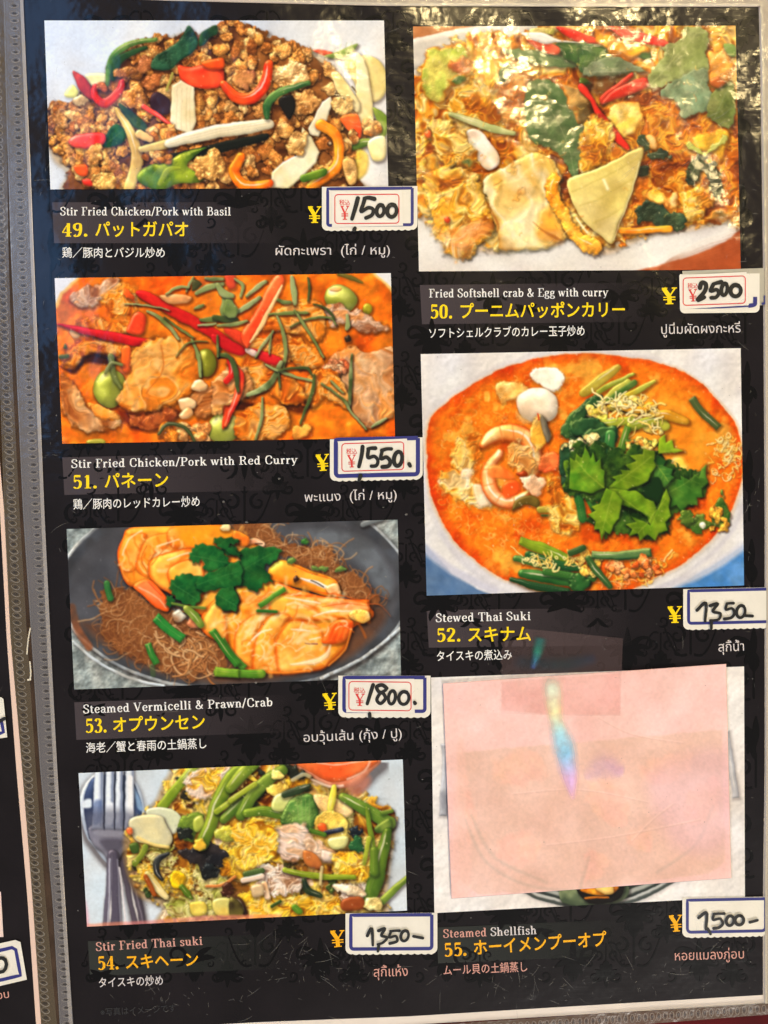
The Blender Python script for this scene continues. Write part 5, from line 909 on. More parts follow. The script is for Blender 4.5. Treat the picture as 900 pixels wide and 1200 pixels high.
    s.leaf([(430, 690), (470, 660), (455, 640), (510, 650), (505, 630), (560, 655), (575, 625), (600, 640), (612, 600), (636, 575), (628, 630), (640, 660), (610, 690), (615, 730), (585, 730), (590, 770), (545, 765), (520, 795), (495, 765), (465, 780), (470, 740)], (44, 106, 40), (74, 136, 56), [(440, 720), (620, 610)], (120, 170, 90), **LF)
    s.leaf([(378, 545), (400, 530), (440, 560), (430, 585), (470, 600), (462, 630), (478, 640), (440, 690), (410, 680), (385, 660)], (34, 96, 46), (66, 130, 62), [(380, 560), (450, 660)], CV, **LF)
    s.leaf([(-10, 545), (15, 560), (20, 525), (45, 545), (62, 488), (85, 550), (98, 515), (112, 570), (132, 550), (140, 600), (158, 610), (150, 690), (100, 712), (40, 705), (-10, 690)], (66, 132, 34), (104, 164, 50), [(150, 690), (20, 560)], CV, **LF)
    s.poly([(330, 660), (400, 640), (430, 700), (400, 770), (350, 760)], (18, 48, 22), hl=.05, sh=.2)
    s.leaf([(402, 528), (412, 460), (438, 440), (442, 475), (470, 462), (478, 500), (526, 512), (480, 522), (440, 520)], (136, 190, 46), (106, 166, 40), [(410, 520), (500, 505)], CV, **LF)
    s.leaf([(168, 690), (205, 655), (190, 640), (235, 622), (228, 600), (275, 605), (250, 575), (300, 560), (270, 530), (330, 528), (335, 505), (388, 515), (382, 560), (392, 585), (365, 620), (355, 655), (310, 680), (270, 690), (245, 715)], CL1, CL2, [(180, 690), (370, 540)], CV, **LF)
    s.leaf([(170, 690), (250, 700), (300, 705), (345, 735), (385, 750), (400, 800), (392, 840), (375, 875), (352, 820), (318, 795), (275, 780), (240, 770), (200, 740)], CL2, CL1, [(180, 700), (380, 830)], CV, **LF)
    s.leaf([(160, 690), (205, 710), (238, 745), (232, 790), (222, 830), (198, 860), (182, 905), (158, 890), (140, 928), (128, 880), (105, 885), (112, 845), (72, 810), (110, 795), (92, 775), (130, 760)], CL2, CL1, [(190, 715), (140, 900)], CV, **LF)
    s.leaf([(400, 790), (425, 730), (445, 695), (462, 740), (455, 780), (465, 820), (440, 850), (450, 885), (410, 895), (395, 935), (355, 905), (320, 935), (310, 900), (270, 915), (285, 880), (255, 855), (300, 845), (280, 820), (340, 840), (370, 860)], CL1, CL2, [(440, 740), (310, 900)], CV, **LF)
    s.shade([(240, 770), (330, 800), (360, 830), (270, 820)], (.3, .45, .3), 4)
    for c in ((590, 860, 62, 44), (700, 800, 36, 80), (530, 820, 40, 30)): s.blob(c[:2], c[2], (44, 90, 36), (90, 120, 50), ry=c[3], rough=2, hl=.4, bump=.8)
    s.blob((612, 862), 14, (230, 226, 200), sh=0); s.scatter([(640, 800), (720, 760), (720, 880), (650, 880)], 10, (10, 24), [(226, 170, 60), (206, 130, 40)], rough=1)
    s.stroke([(90, 1000), (230, 1005), (375, 990)], [34, 42, 40], (26, 66, 40), (50, 96, 60), hl=.8, hp=10, butt=True); s.stroke([(75, 1020), (120, 1080), (180, 1150)], [30, 36, 26], (44, 90, 50), hl=.5); s.stroke([(0, 990), (50, 970)], 30, (40, 80, 44)); s.poly([(0, 1080), (80, 1120), (60, 1170), (0, 1160)], (30, 84, 44), **DL)
    s.scatter([(180, 1050), (420, 1010), (420, 1080), (200, 1110)], 20, (10, 26), [(240, 130, 60), (246, 170, 110), (222, 90, 30)], rough=1)
    s.view(0, 0, 1); s.specks(ell, 160, (255, 240, 210), (.4, 1.), .75)
    return s.done()

def dish_shellfish():
    s = Pic(QUAD[55], (232, 226, 222), 55)
    s.field_tex([(490, 770), (890, 770), (890, 1090), (490, 1090)], [(226, 220, 218), (234, 228, 224), (238, 232, 228)], 36, amp=.05, hl=0, rough=0, hv=.01)
    a = np.linspace(0, 2 * math.pi, 30, endpoint=False); el = lambda rx, ry, cx=692, cy=950: [(cx + rx * math.cos(t), cy + ry * math.sin(t)) for t in a]
    a = np.linspace(0, 2 * math.pi, 40, endpoint=False); el = lambda rx, ry, cx=692, cy=930: [(cx + rx * math.cos(t), cy + ry * math.sin(t)) for t in a]
    for rx, ry, c in ((155, 135, (70, 78, 76)), (151, 131, (206, 208, 204)), (147, 127.5, (50, 58, 56)), (143, 124, (170, 174, 168)), (137, 119, (44, 52, 48)), (131, 114, (150, 156, 148)), (124, 108, (90, 96, 84))): s.poly(el(rx, ry), c, R=2, sh=.1)
    s.view(480, 760, 2.143)
    s.poly([(385, 640), (400, 570), (545, 590), (520, 640)], (120, 140, 110), (60, 76, 60), R=2, hl=.4)
    s.blob((480, 600), 60, (20, 16, 14), ry=44, lob=.04, hl=.3); s.poly([(430, 610), (440, 590), (480, 580), (525, 590), (510, 615), (470, 622)], (226, 146, 40), (206, 110, 20), hl=.5, bump=.5); s.blob((490, 605), 22, (240, 196, 110), hl=.5, ry=12); s.stroke([(440, 628), (500, 625)], 4, (200, 110, 20), sh=0)
    s.stroke([(88, 240), (90, 300), (84, 420)], 20, (120, 120, 128), (160, 160, 166), hl=.6, sh=.2, butt=True); s.stroke([(796, 205), (808, 290), (818, 375)], 16, (120, 120, 126), (170, 170, 176), hl=.6, sh=.2, butt=True)
    return s.done()

def note_sheet():
    s = Pic([(519, 801), (851, 778), (857, 1029), (529, 1053)], (238, 196, 190), 77)
    s.field_tex([(500, 760), (880, 760), (880, 1070), (500, 1070)], [(236, 190, 184), (240, 198, 192), (242, 202, 196)], 40, amp=.02, hl=0, rough=0, hv=0)
    s.poly([(536, 882), (700, 868), (846, 855), (850, 1010), (830, 1024), (700, 1040), (560, 1048), (538, 1030)], (226, 188, 168), (220, 182, 164), flat=True, sh=0, soft=2, alpha=.6, rough=.4, rsz=9, smooth=False)
    s.poly([(536, 880), (545, 884), (552, 1040), (530, 1045)], (240, 194, 182), flat=True, sh=0, soft=5, alpha=.7)
    PEACH = (240, 194, 172)
    for q in ([(580, 890), (620, 882), (640, 905), (610, 920), (580, 910)], [(585, 985), (620, 975), (632, 1000), (610, 1015), (588, 1008)], [(690, 920), (720, 915), (738, 950), (720, 970), (695, 950)], [(750, 900), (790, 885), (815, 880), (800, 910), (765, 920)], [(740, 975), (765, 972), (760, 995), (742, 990)], [(690, 1000), (712, 1000), (705, 1030), (685, 1030)], [(545, 910), (556, 950), (548, 990)], [(800, 930), (840, 910), (840, 950), (810, 965)]):
        s.poly(q, PEACH, (236, 184, 170), flat=True, sh=0, soft=5, alpha=.8, rough=2, rsz=8)
    for q in ([(545, 960), (570, 1010), (620, 1038), (690, 1045)], [(552, 955), (580, 1005), (640, 1034)], [(835, 945), (815, 990), (770, 1022)], [(690, 1005), (680, 1040)]): s.stroke(q, 3, (196, 170, 158), flat=True, sh=0, soft=3, alpha=.5)
    s.poly([(760, 910), (850, 880), (850, 990), (790, 990)], (228, 186, 196), flat=True, sh=0, soft=16, alpha=.5)
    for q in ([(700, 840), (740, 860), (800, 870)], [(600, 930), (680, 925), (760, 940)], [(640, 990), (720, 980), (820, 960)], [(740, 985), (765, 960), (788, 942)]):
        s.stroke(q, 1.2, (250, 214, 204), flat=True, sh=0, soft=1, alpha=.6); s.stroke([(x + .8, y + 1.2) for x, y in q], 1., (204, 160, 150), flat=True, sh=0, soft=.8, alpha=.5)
    s.specks([(740, 930), (830, 930), (800, 1000), (720, 1000)], 90, (190, 150, 142), (.3, .8), .6); s.specks([(525, 805), (850, 785), (852, 1025), (532, 1048)], 160, (206, 164, 156), (.3, .7), .45); s.specks([(525, 805), (850, 785), (852, 1025), (532, 1048)], 160, (250, 220, 212), (.3, .7), .5)
    s.poly([(588, 799), (727, 789), (727, 838), (640, 837), (588, 832)], (232, 172, 164), (236, 184, 176), flat=True, sh=0, soft=1, alpha=.7, smooth=False)
    return s.done(.1, 0)
# ---------------------------------------------------------------- lettering
def _t(*p): return ('c', p)
GL = {
 'S': (.62, [('c', [(.52, .74), (.48, .94), (.29, .99), (.11, .87), (.14, .66), (.34, .51), (.53, .33), (.47, .08), (.27, .01), (.10, .08), (.06, .30)])]),
 'F': (.66, ['v.2,0,1', 'h.02,.4,.02', 'h.02,.6,.98', 't.58,.72,1', 'h.2,.45,.52']),
 'C': (.76, [('c', [(.66, .68), (.6, .92), (.42, .99), (.2, .88), (.12, .5), (.2, .12), (.42, .01), (.6, .08), (.68, .28)])]),
 'P': (.70, ['v.2,0,1', 'h.02,.4,.02', 'h.02,.45,.98', ('c', [(.3, .97), (.52, .95), (.62, .75), (.5, .52), (.28, .48)])]),
 'B': (.74, ['v.2,0,1', 'h.02,.4,.02', 'h.02,.4,.98', ('c', [(.3, .98), (.5, .95), (.56, .76), (.48, .55), (.28, .52)]), ('c', [(.3, .52), (.56, .48), (.64, .26), (.54, .04), (.3, .02)])]),
 'R': (.80, ['v.2,0,1', 'h.02,.4,.02', 'h.02,.45,.98', ('c', [(.3, .97), (.52, .95), (.62, .75), (.5, .53), (.28, .49)]), ('c', [(.42, .5), (.56, .3), (.62, .06), (.78, .02)])]),
 'E': (.72, ['v.2,0,1', 'h.02,.66,.02', 'h.02,.64,.98', 'h.2,.46,.52', 't.64,.75,1', 't.66,0,.26']),
 'T': (.72, ['v.36,0,1', 'h.2,.52,.02', 'h.04,.68,.98', 't.05,.72,1', 't.67,.72,1']),
 'V': (.78, [('k', [(.12, .98), (.4, .02)]), ('n', [(.4, .02), (.66, .98)]), 'h0,.26,.98', 'h.52,.78,.98']),
 'a': (.58, [('c', [(.12, .48), (.17, .62), (.32, .65), (.42, .52)]), 'v.42,.06,.55', ('n', [(.44, .05), (.5, .01), (.58, .05)]), ('c', [(.42, .38), (.2, .34), (.11, .18), (.18, .03), (.32, .03), (.42, .14)])]),
 'b': (.64, ['v.16,0,1', 'h.02,.18,.98', ('c', [(.22, .5), (.36, .64), (.52, .52), (.54, .33), (.48, .1), (.34, .02), (.2, .12)])]),
 'c': (.56, [('c', [(.48, .48), (.42, .62), (.28, .65), (.14, .5), (.12, .3), (.2, .08), (.34, .01), (.5, .14)])]),
 'd': (.66, ['v.46,0,1', 'h.3,.46,.98', 'h.46,.62,.02', ('c', [(.42, .52), (.28, .65), (.13, .5), (.11, .3), (.18, .06), (.3, .02), (.42, .12)])]),
 'e': (.58, ['h.12,.5,.36', ('c', [(.49, .36), (.45, .59), (.3, .65), (.15, .52), (.12, .3), (.2, .08), (.34, .01), (.5, .14)])]),
 'f': (.42, ['v.2,0,.8', ('c', [(.2, .75), (.23, .92), (.34, .98), (.47, .92)]), 'h.06,.42,.63', 'h.06,.38,.02']),
 'g': (.58, [('c', [(.28, .66), (.14, .57), (.14, .38), (.28, .3), (.42, .38), (.42, .57), (.28, .66)]), ('c', [(.2, .32), (.1, .2), (.2, .1), (.42, .06), (.52, -.08), (.4, -.22), (.2, -.23), (.08, -.12), (.16, .02)]), 'h.42,.56,.63']),
 'h': (.66, ['v.16,0,1', 'h.02,.16,.98', 'h.04,.3,.02', ('c', [(.2, .5), (.34, .65), (.46, .54)]), 'v.48,0,.54', 'h.36,.62,.02']),
 'i': (.36, ['v.18,0,.64', 'h.04,.18,.63', 'h.04,.34,.02', 'd.18,.86,.1']),
 'k': (.66, ['v.16,0,1', 'h.02,.16,.98', 'h.04,.3,.02', ('n', [(.2, .28), (.48, .62)]), ('k', [(.3, .4), (.52, .02)]), 'h.36,.58,.63', 'h.42,.66,.02']),
 'l': (.36, ['v.18,0,1', 'h.04,.18,.98', 'h.04,.34,.02']),
 'm': (.98, ['v.16,0,.64', 'h.04,.16,.63', 'h.04,.3,.02', ('c', [(.2, .5), (.34, .65), (.45, .54)]), 'v.47,0,.54', 'h.38,.58,.02', ('c', [(.51, .5), (.65, .65), (.76, .54)]), 'v.78,0,.54', 'h.68,.92,.02']),
 'n': (.66, ['v.16,0,.64', 'h.04,.16,.63', 'h.04,.3,.02', ('c', [(.2, .5), (.34, .65), (.46, .54)]), 'v.48,0,.54', 'h.36,.62,.02']),
 'o': (.60, [('c', [(.3, .65), (.15, .53), (.12, .33), (.15, .13), (.3, .01), (.45, .13), (.48, .33), (.45, .53), (.3, .65)])]),
 'r': (.48, ['v.16,0,.64', 'h.04,.16,.63', 'h.04,.32,.02', ('c', [(.2, .46), (.3, .61), (.4, .62)]), 'd.4,.57,.07']),
 's': (.50, [('c', [(.40, .48), (.36, .62), (.22, .65), (.12, .55), (.17, .41), (.34, .3), (.41, .17), (.34, .03), (.18, .01), (.08, .18)])]),
 't': (.40, ['v.18,.08,.85', ('c', [(.19, .12), (.26, .02), (.38, .08)]), 'h.04,.37,.63']),
 'u': (.68, ['v.16,.1,.64', 'h.02,.16,.63', ('c', [(.17, .14), (.28, .02), (.44, .14)]), 'v.48,0,.64', 'h.34,.48,.63', 'h.48,.64,.02']),
 'w': (.82, [('k', [(.1, .63), (.26, .02)]), ('n', [(.26, .02), (.42, .6)]), ('k', [(.4, .63), (.56, .02)]), ('n', [(.56, .02), (.72, .63)]), 'h0,.22,.63', 'h.3,.48,.63', 'h.62,.82,.63']),
 'y': (.62, [('k', [(.1, .63), (.32, .04)]), ('n', [(.54, .63), (.28, -.1), (.2, -.2), (.1, -.2)]), 'h0,.24,.63', 'h.42,.64,.63']),
 '/': (.42, [('m', [(.04, -.1), (.36, 1.05)])]),
 '&': (.84, [('c', [(.72, .5), (.52, .1), (.3, .01), (.11, .14), (.16, .36), (.4, .58), (.43, .84), (.31, .98), (.21, .84), (.28, .6), (.5, .24), (.74, .02)])]),
 '4': (.68, [('n', [(.42, .96), (.06, .3)]), 'h.06,.64,.29', 'v.44,0,1', 'h.26,.62,.02']),
 '9': (.66, [('c', [(.32, .98), (.14, .87), (.12, .64), (.3, .47), (.48, .6), (.51, .8), (.46, .93), (.32, .98)]), ('c', [(.51, .8), (.51, .4), (.4, .08), (.2, .01), (.12, .12)])]),
 '5': (.66, ['b.16,.55,.93', 't.16,.5,.96', ('c', [(.16, .52), (.34, .62), (.53, .46), (.5, .15), (.3, .01), (.1, .1)])]),
 '0': (.66, [('c', [(.32, .98), (.15, .84), (.12, .5), (.15, .16), (.32, .02), (.49, .16), (.52, .5), (.49, .84), (.32, .98)])]),
 '1': (.62, ['v.32,0,1', 'h.12,.54,.02', ('n', [(.14, .84), (.32, .96)])]),
 '2': (.66, [('c', [(.12, .74), (.18, .94), (.34, .98), (.5, .86), (.48, .64), (.3, .36), (.1, .1)]), 'b.08,.56,.07']),
 '3': (.66, [('c', [(.12, .82), (.22, .97), (.4, .96), (.48, .78), (.38, .57), (.24, .52)]), ('c', [(.24, .52), (.46, .46), (.53, .26), (.42, .04), (.22, .01), (.09, .14)])]),
 '.': (.42, ['d.14,.09,.12']),
 ' ': (.32, []),
 '\u00a5': (.68, [('k', [(.08, .98), (.34, .46)]), ('n', [(.62, .98), (.34, .46)]), 'v.34,0,.5', 'h.16,.52,.02', 'h0,.26,.98', 'h.46,.7,.98', 'h.06,.62,.42', 'h.06,.62,.27']),
}
def serif(txt, x0, x1, y0, y1, cap, m, parent, name, mm=.22, thick=.142, thin=.066, track=.03):
    """letters with thick stems, thin hairlines and serifs, set along a baseline"""
    tot = sum(GL[c][0] + track for c in txt); b = MB(); L = math.hypot(x1 - x0, y1 - y0); ux, uy = (x1 - x0) / L, (y1 - y0) / L; sx = L / tot; X = 0
    def pt(p): return (x0 + ux * p[0] * sx + uy * p[1] * cap, y0 + uy * p[0] * sx - ux * p[1] * cap)
    for ch in txt:
        wd, parts = GL[ch]; k = 0
        for q in parts:
            z = mm + .006 * k; k += 1
            if isinstance(q, str):
                a = [float(v) for v in q[1:].split(',')]; t = q[0]
                if t == 'v': pl, wv = [(a[0], a[1]), (a[0], a[2])], thick * sx
                elif t == 't': pl, wv = [(a[0], a[1]), (a[0], a[2])], thin * sx
                elif t == 'h': pl, wv = [(a[0], a[2]), (a[1], a[2])], thin * cap
                elif t == 'b': pl, wv = [(a[0], a[2]), (a[1], a[2])], thick * .85 * cap
                else:
                    c = np.array([pt((X + a[0] + a[2] * math.cos(u), a[1] + a[2] * math.sin(u))) for u in np.linspace(0, 6.28, 11)[:-1]]); b.fan(c, z); continue
                pl = np.array([pt((X + p[0], p[1])) for p in pl]); b.ribbon(pl, wv, z)
            else:
                t, pl = q; pl = np.array(pl); pl = curve(pl, False, 4) if len(pl) > 2 else pl
                pl = np.array([pt((X + p[0], p[1])) for p in pl])
                d = np.gradient(pl, axis=0); s_ = np.abs(d[:, 1]) / (np.hypot(d[:, 0], d[:, 1]) + 1e-9)
                wv = {'k': thick * sx, 'n': thin * sx, 'm': .5 * (thick + thin) * sx}.get(t, (thin + (thick - thin) * s_ ** 1.3) * (sx + cap) / 2)
                b.ribbon(pl, wv, z)
        X += wd + track
    return b.build(name, m, parent)
def glyphs(txt, x0, x1, y0, y1, em, m, parent, name, mm=.22, bold=0., slant=0., res=3):
    """lettering set in the program's own built-in typeface, laid along a baseline; overlapping outlines are filled one by one"""
    cu = bpy.data.curves.new(name, 'FONT'); cu.body = txt; cu.resolution_u = res
    o = bpy.data.objects.new(name, cu); C.objects.link(o); bpy.context.view_layer.update()
    tc = o.to_curve(bpy.context.evaluated_depsgraph_get()); loops = []
    for sp in tc.splines:
        bp = sp.bezier_points; q = []
        for i in range(len(bp)):
            A, B = bp[i], bp[(i + 1) % len(bp)]; st = (A.handle_right - A.co).length < 1e-6 and (B.handle_left - B.co).length < 1e-6
            q += [A.co] if st else geometry.interpolate_bezier(A.co, A.handle_right, B.handle_left, B.co, res + 1)[:-1]
        p = np.array([(v[0], v[1]) for v in q]); keep = np.linalg.norm(p - np.roll(p, 1, 0), axis=1) > 1e-5; p = p[keep]
        if len(p) > 2: loops.append((p, .5 * np.sum(p[:, 0] * np.roll(p[:, 1], -1) - p[:, 1] * np.roll(p[:, 0], -1))))
    o.to_curve_clear(); bpy.data.objects.remove(o); bpy.data.curves.remove(cu)
    def has(poly, pt):
        x, y = pt; q = np.roll(poly, -1, 0); k = (poly[:, 1] > y) != (q[:, 1] > y)
        with np.errstate(divide='ignore', invalid='ignore'): xi = poly[:, 0] + (y - poly[:, 1]) * (q[:, 0] - poly[:, 0]) / (q[:, 1] - poly[:, 1])
        return bool(np.sum(k & (x < xi)) % 2)
    inside_of = {}
    for i, (p, ar) in enumerate(loops):              # a loop that runs the other way inside a larger one is a hole in it
        hosts = [(abs(a2), j) for j, (p2, a2) in enumerate(loops) if j != i and a2 * ar < 0 and abs(a2) > abs(ar) and has(p2, p[0])]
        if hosts: inside_of[i] = min(hosts)[1]
    out = [(i, p, np.sign(ar)) for i, (p, ar) in enumerate(loops) if i not in inside_of]
    lo, hi = min(p[:, 0].min() for p, _ in loops), max(p[:, 0].max() for p, _ in loops); L = math.hypot(x1 - x0, y1 - y0); ux, uy = (x1 - x0) / L, (y1 - y0) / L; b = MB()
    def fat(p, s):
        if not bold: return p
        t = np.roll(p, -1, 0) - np.roll(p, 1, 0); t /= np.linalg.norm(t, axis=1, keepdims=True) + 1e-9; return p + np.stack([t[:, 1], -t[:, 0]], 1) * bold * s
    for k, (i, p, sgn) in enumerate(out):
        ring = [fat(p, sgn)] + [fat(loops[j][0], sgn) for j in inside_of if inside_of[j] == i]; 
        fc = bpy.data.curves.new('fill', 'CURVE'); fc.dimensions = '2D'; fc.fill_mode = 'BOTH'
        for r in ring:
            sp = fc.splines.new('POLY'); sp.points.add(len(r) - 1); sp.points.foreach_set('co', np.concatenate([r, np.zeros((len(r), 1)), np.ones((len(r), 1))], 1).ravel()); sp.use_cyclic_u = True
        fo = bpy.data.objects.new('fill', fc); me = fo.to_mesh(); flat_ = np.array([v.co[:2] for v in me.vertices]); tri = [tuple(q.vertices) for q in me.polygons]; fo.to_mesh_clear(); bpy.data.objects.remove(fo); bpy.data.curves.remove(fc)
        def size(V, T): return sum(abs((V[t[1]][0] - V[t[0]][0]) * (V[t[2]][1] - V[t[0]][1]) - (V[t[2]][0] - V[t[0]][0]) * (V[t[1]][1] - V[t[0]][1])) / 2 for q in T for t in [(q[0], q[i], q[i + 1]) for i in range(1, len(q) - 1)])
        ar_ = [abs(.5 * np.sum(r[:, 0] * np.roll(r[:, 1], -1) - r[:, 1] * np.roll(r[:, 0], -1))) for r in ring]; want = ar_[0] - sum(ar_[1:])
        alt = np.concatenate(ring); tr2 = [tuple(t) for t in geometry.tessellate_polygon([[Vector((q[0], q[1], 0)) for q in r] for r in ring])]
        if not tri or abs(size(alt, tr2) - want) < abs(size(flat_, tri) - want) - 1e-4: flat_, tri = alt, tr2
        u = (flat_[:, 0] - lo + slant * flat_[:, 1]) / (hi - lo) * L; v = flat_[:, 1] * em
        b.add(P(x0 + ux * u + uy * v, y0 + uy * u - ux * v, mm + .006 * (k % 4)), tri)
    return b.build(name, m, parent)
# ---------------------------------------------------------------- the surface and the binder
def tabletop():
    m = mat('red_lacquer', (84, 8, 14), .6, 0, .25, 40, spec=.06)
    v = P(np.array([-4000, 5000, 5000, -4000]), np.array([-4000, -4000, 5200, 5200]), -3.5, True)
    o = link('tabletop', list(v), [(3, 2, 1, 0)], m); o['kind'] = 'structure'; o['label'] = 'dark red lacquered tabletop under the open menu'
tabletop()
def slab(mb, quad, z0, z1, flat=True):
    q = np.array(quad, float); t = P(q[:, 0], q[:, 1], z1, flat); b = t.copy(); b[:, 2] = z0 * .001
    mb.add(np.concatenate([t, b]), [(3, 2, 1, 0), (0, 1, 5, 4), (1, 2, 6, 5), (2, 3, 7, 6), (3, 0, 4, 7)])
binder = MB(); slab(binder, [(-1010, -60), (96, -60), (100, 1260), (-960, 1260)], -3.4, 1.0)
binder = binder.build('menu_binder', mat('brown_leatherette', (74, 58, 48), .5, 0, .25, 120, bump=.4, bs=700))
binder['label'] = 'dark brown binder cover showing between the two plastic page sleeves'; binder['category'] = 'binder'
# ---------------------------------------------------------------- the open page
page = empty('menu_page', 'black menu page of seven dish photos in a worn clear sleeve', 'menu page')
LE = [(27, -6), (31, 90), (36, 200), (40, 305), (46, 450), (52, 600), (59, 750), (67, 900), (76, 1050), (86, 1215)]
RE = [(889, 8), (891, 90), (892.5, 200), (894, 305), (895, 450), (896, 600), (896, 750), (896, 900), (894, 1050), (894, 1166)]
BE = [(86, 1215), (180, 1205), (300, 1198), (480, 1191), (643, 1181), (760, 1174), (894, 1166)]
TE = [(27, -6), (200, 1), (450, 7), (700, 8), (889, 8)]
def lerp_edge(E, t, ax):
    a = np.array(E, float); s = np.linspace(0, 1, len(a)) if ax is None else None
    return np.stack([np.interp(t, np.linspace(0, 1, len(a)), a[:, k]) for k in (0, 1)], -1)
def coons(u, v):
    l, r = np.array([np.interp(v, np.linspace(0, 1, 40), lerp_edge(LE, np.linspace(0, 1, 40), None)[:, k]) for k in (0, 1)]), np.array([np.interp(v, np.linspace(0, 1, 40), lerp_edge(RE, np.linspace(0, 1, 40), None)[:, k]) for k in (0, 1)])
    t, b = np.array([np.interp(u, np.linspace(0, 1, len(TE)), np.array(TE, float)[:, k]) for k in (0, 1)]), np.array([np.interp((BE[0][0] + (BE[-1][0] - BE[0][0]) * u), np.array(BE, float)[:, 0], np.array(BE, float)[:, k]) for k in (0, 1)])
    c = [np.array(q, float)[:, None] for q in (TE[0], TE[-1], BE[-1], BE[0])]
    return ((1 - u) * l + u * r + (1 - v) * t + v * b - ((1 - u) * (1 - v) * c[0] + u * (1 - v) * c[1] + u * v * c[2] + (1 - u) * v * c[3]))
def sheet(name, m, mm, grow=(0, 0, 0, 0), nx=70, ny=90):
    u, v = np.meshgrid(np.linspace(0, 1, nx + 1), np.linspace(0, 1, ny + 1)); q = coons(u.ravel(), v.ravel())
    U_, V_ = u.ravel(), v.ravel(); x = q[0] - grow[0] * (1 - U_) + grow[1] * U_; y = q[1] - grow[2] * (1 - V_) + grow[3] * V_
    b = MB(); k = nx + 1; b.add(P(x, y, mm), [(j * k + i, (j + 1) * k + i, (j + 1) * k + i + 1, j * k + i + 1) for j in range(ny) for i in range(nx)]); return b.build(name, m, page)
sheet('backing_paper', BORDER, 0., (4, 5, 4, 10)); printed = sheet('printed_sheet', BLACK, .1)
def damask():
    """half-drop repeat of scrolls and leaves, a shade darker than the black ground"""
    b = MB(); rs = random.Random(3); k = 0
    mot = []
    def spiral(cx, cy, r, turns, a0, sgn, w):
        t = np.linspace(0, 1, 16); R = r * (1 - .8 * t); a = a0 + sgn * t * turns * 6.283
        return np.stack([cx + R * np.cos(a), cy + R * np.sin(a)], 1), w * (1 - .55 * t) * np.minimum(1, t * 5 + .3)
    for s in (-1, 1):
        mot.append(spiral(s * 20, -14, 13, 1.15, math.pi / 2, s, 5)); mot.append(spiral(s * 15, 26, 10, 1.05, -math.pi / 2, -s, 4))
        mot.append(spiral(s * 31, 10, 7, 1., 2.2, s, 3)); 
        for a, l in ((.35, 26), (.85, 24), (1.35, 20), (2.1, 18), (2.6, 22)):
            t = np.linspace(0, 1, 7); ang = a + .5 * t
            mot.append((np.stack([s * np.sin(ang) * l * t, -6 - np.cos(ang) * l * t], 1), 7. * np.sin(np.pi * (t * .92 + .04)) ** .8))
        t = np.linspace(0, 1, 10); mot.append((np.stack([s * (4 + 26 * t), 48 - 34 * t + 14 * np.sin(t * 3.1)], 1), 3 * (1 - .5 * t)))
    t = np.linspace(0, 1, 7); mot.append((np.stack([0 * t, -34 * t], 1), 8 * np.sin(np.pi * (t * .9 + .05)))); mot.append((np.stack([0 * t, 8 + 40 * t], 1), 2.4 + 0 * t))
    small = [(np.stack([-p[:, 0] * .62 + 37, -p[:, 1] * .62 + 2], 1), wv * .72) for p, wv in mot]; mot = mot + small
    for c in range(12):
        for r in range(13):
            ox, oy = 52 + c * 74 + r * 2.5, -10 + r * 104 + (52 if c % 2 else 0)
            for p, wv in mot:
                q = p * np.array([1.05, 1.02]) + [ox, oy]
                if q[:, 0].min() < 44 + .045 * oy or q[:, 0].max() > 888 or q[:, 1].min() < 10 or q[:, 1].max() > 1164: continue
                k = (k + 1) % 9; b.ribbon(q, wv, .155 + .006 * k)
    return b.build('damask_pattern', DAMASK, page)
damask()
# ---------------------------------------------------------------- the printed dish photographs
def print_photo(pic, label, parent, step=1.15, name='dish_photo', m=None, mm=.26):
    q = pic.quad; nx = int(np.linalg.norm(q[1] - q[0]) * step); ny = int(np.linalg.norm(q[3] - q[0]) * step)
    u, v = np.meshgrid(np.linspace(0, 1, nx + 1), np.linspace(0, 1, ny + 1))
    p = q[0] * ((1 - u) * (1 - v))[..., None] + q[1] * (u * (1 - v))[..., None] + q[2] * (u * v)[..., None] + q[3] * ((1 - u) * v)[..., None]
    V = P(p[..., 0], p[..., 1], mm).reshape(-1, 3); col = lin(pic.sample(p[..., 0], p[..., 1]).reshape(-1, 3))
    k = nx + 1; i, j = np.meshgrid(np.arange(nx), np.arange(ny)); a = (j * k + i).ravel()
    F = np.stack([a, a + k, a + k + 1, a + 1], 1).astype(np.int32)
    me = bpy.data.meshes.new(name); me.vertices.add(len(V)); me.vertices.foreach_set('co', V.ravel())
    me.loops.add(F.size); me.loops.foreach_set('vertex_index', F.ravel()); me.polygons.add(len(F))
    me.polygons.foreach_set('loop_start', np.arange(0, F.size, 4, dtype=np.int32)); me.polygons.foreach_set('loop_total', np.full(len(F), 4, np.int32))
    me.update(calc_edges=True); at = me.attributes.new('ink', 'FLOAT_COLOR', 'POINT'); at.data.foreach_set('color', np.concatenate([col, np.ones((len(col), 1))], 1).astype(np.float32).ravel())
    me.materials.append(m or PHOTO); o = bpy.data.objects.new(name, me); C.objects.link(o); o['label'] = label
    if parent is not None: o.parent = parent
    return o
for fn, lab in ((dish_basil, 'printed photo of minced meat stir fried with basil and peppers'), (dish_red_curry, 'printed photo of sliced meat in orange red curry'),
                (dish_prawn, 'printed photo of prawns on vermicelli in a grey pan'), (dish_suki, 'printed photo of stir fried egg and greens beside a fork and spoon'),
                (dish_crab, 'printed photo of yellow crab and egg curry'), (dish_soup, 'printed photo of orange soup with celery leaves in a white bowl'),
                (dish_shellfish, 'printed photo mostly hidden under the pink note')): print_photo(fn(), lab, page)
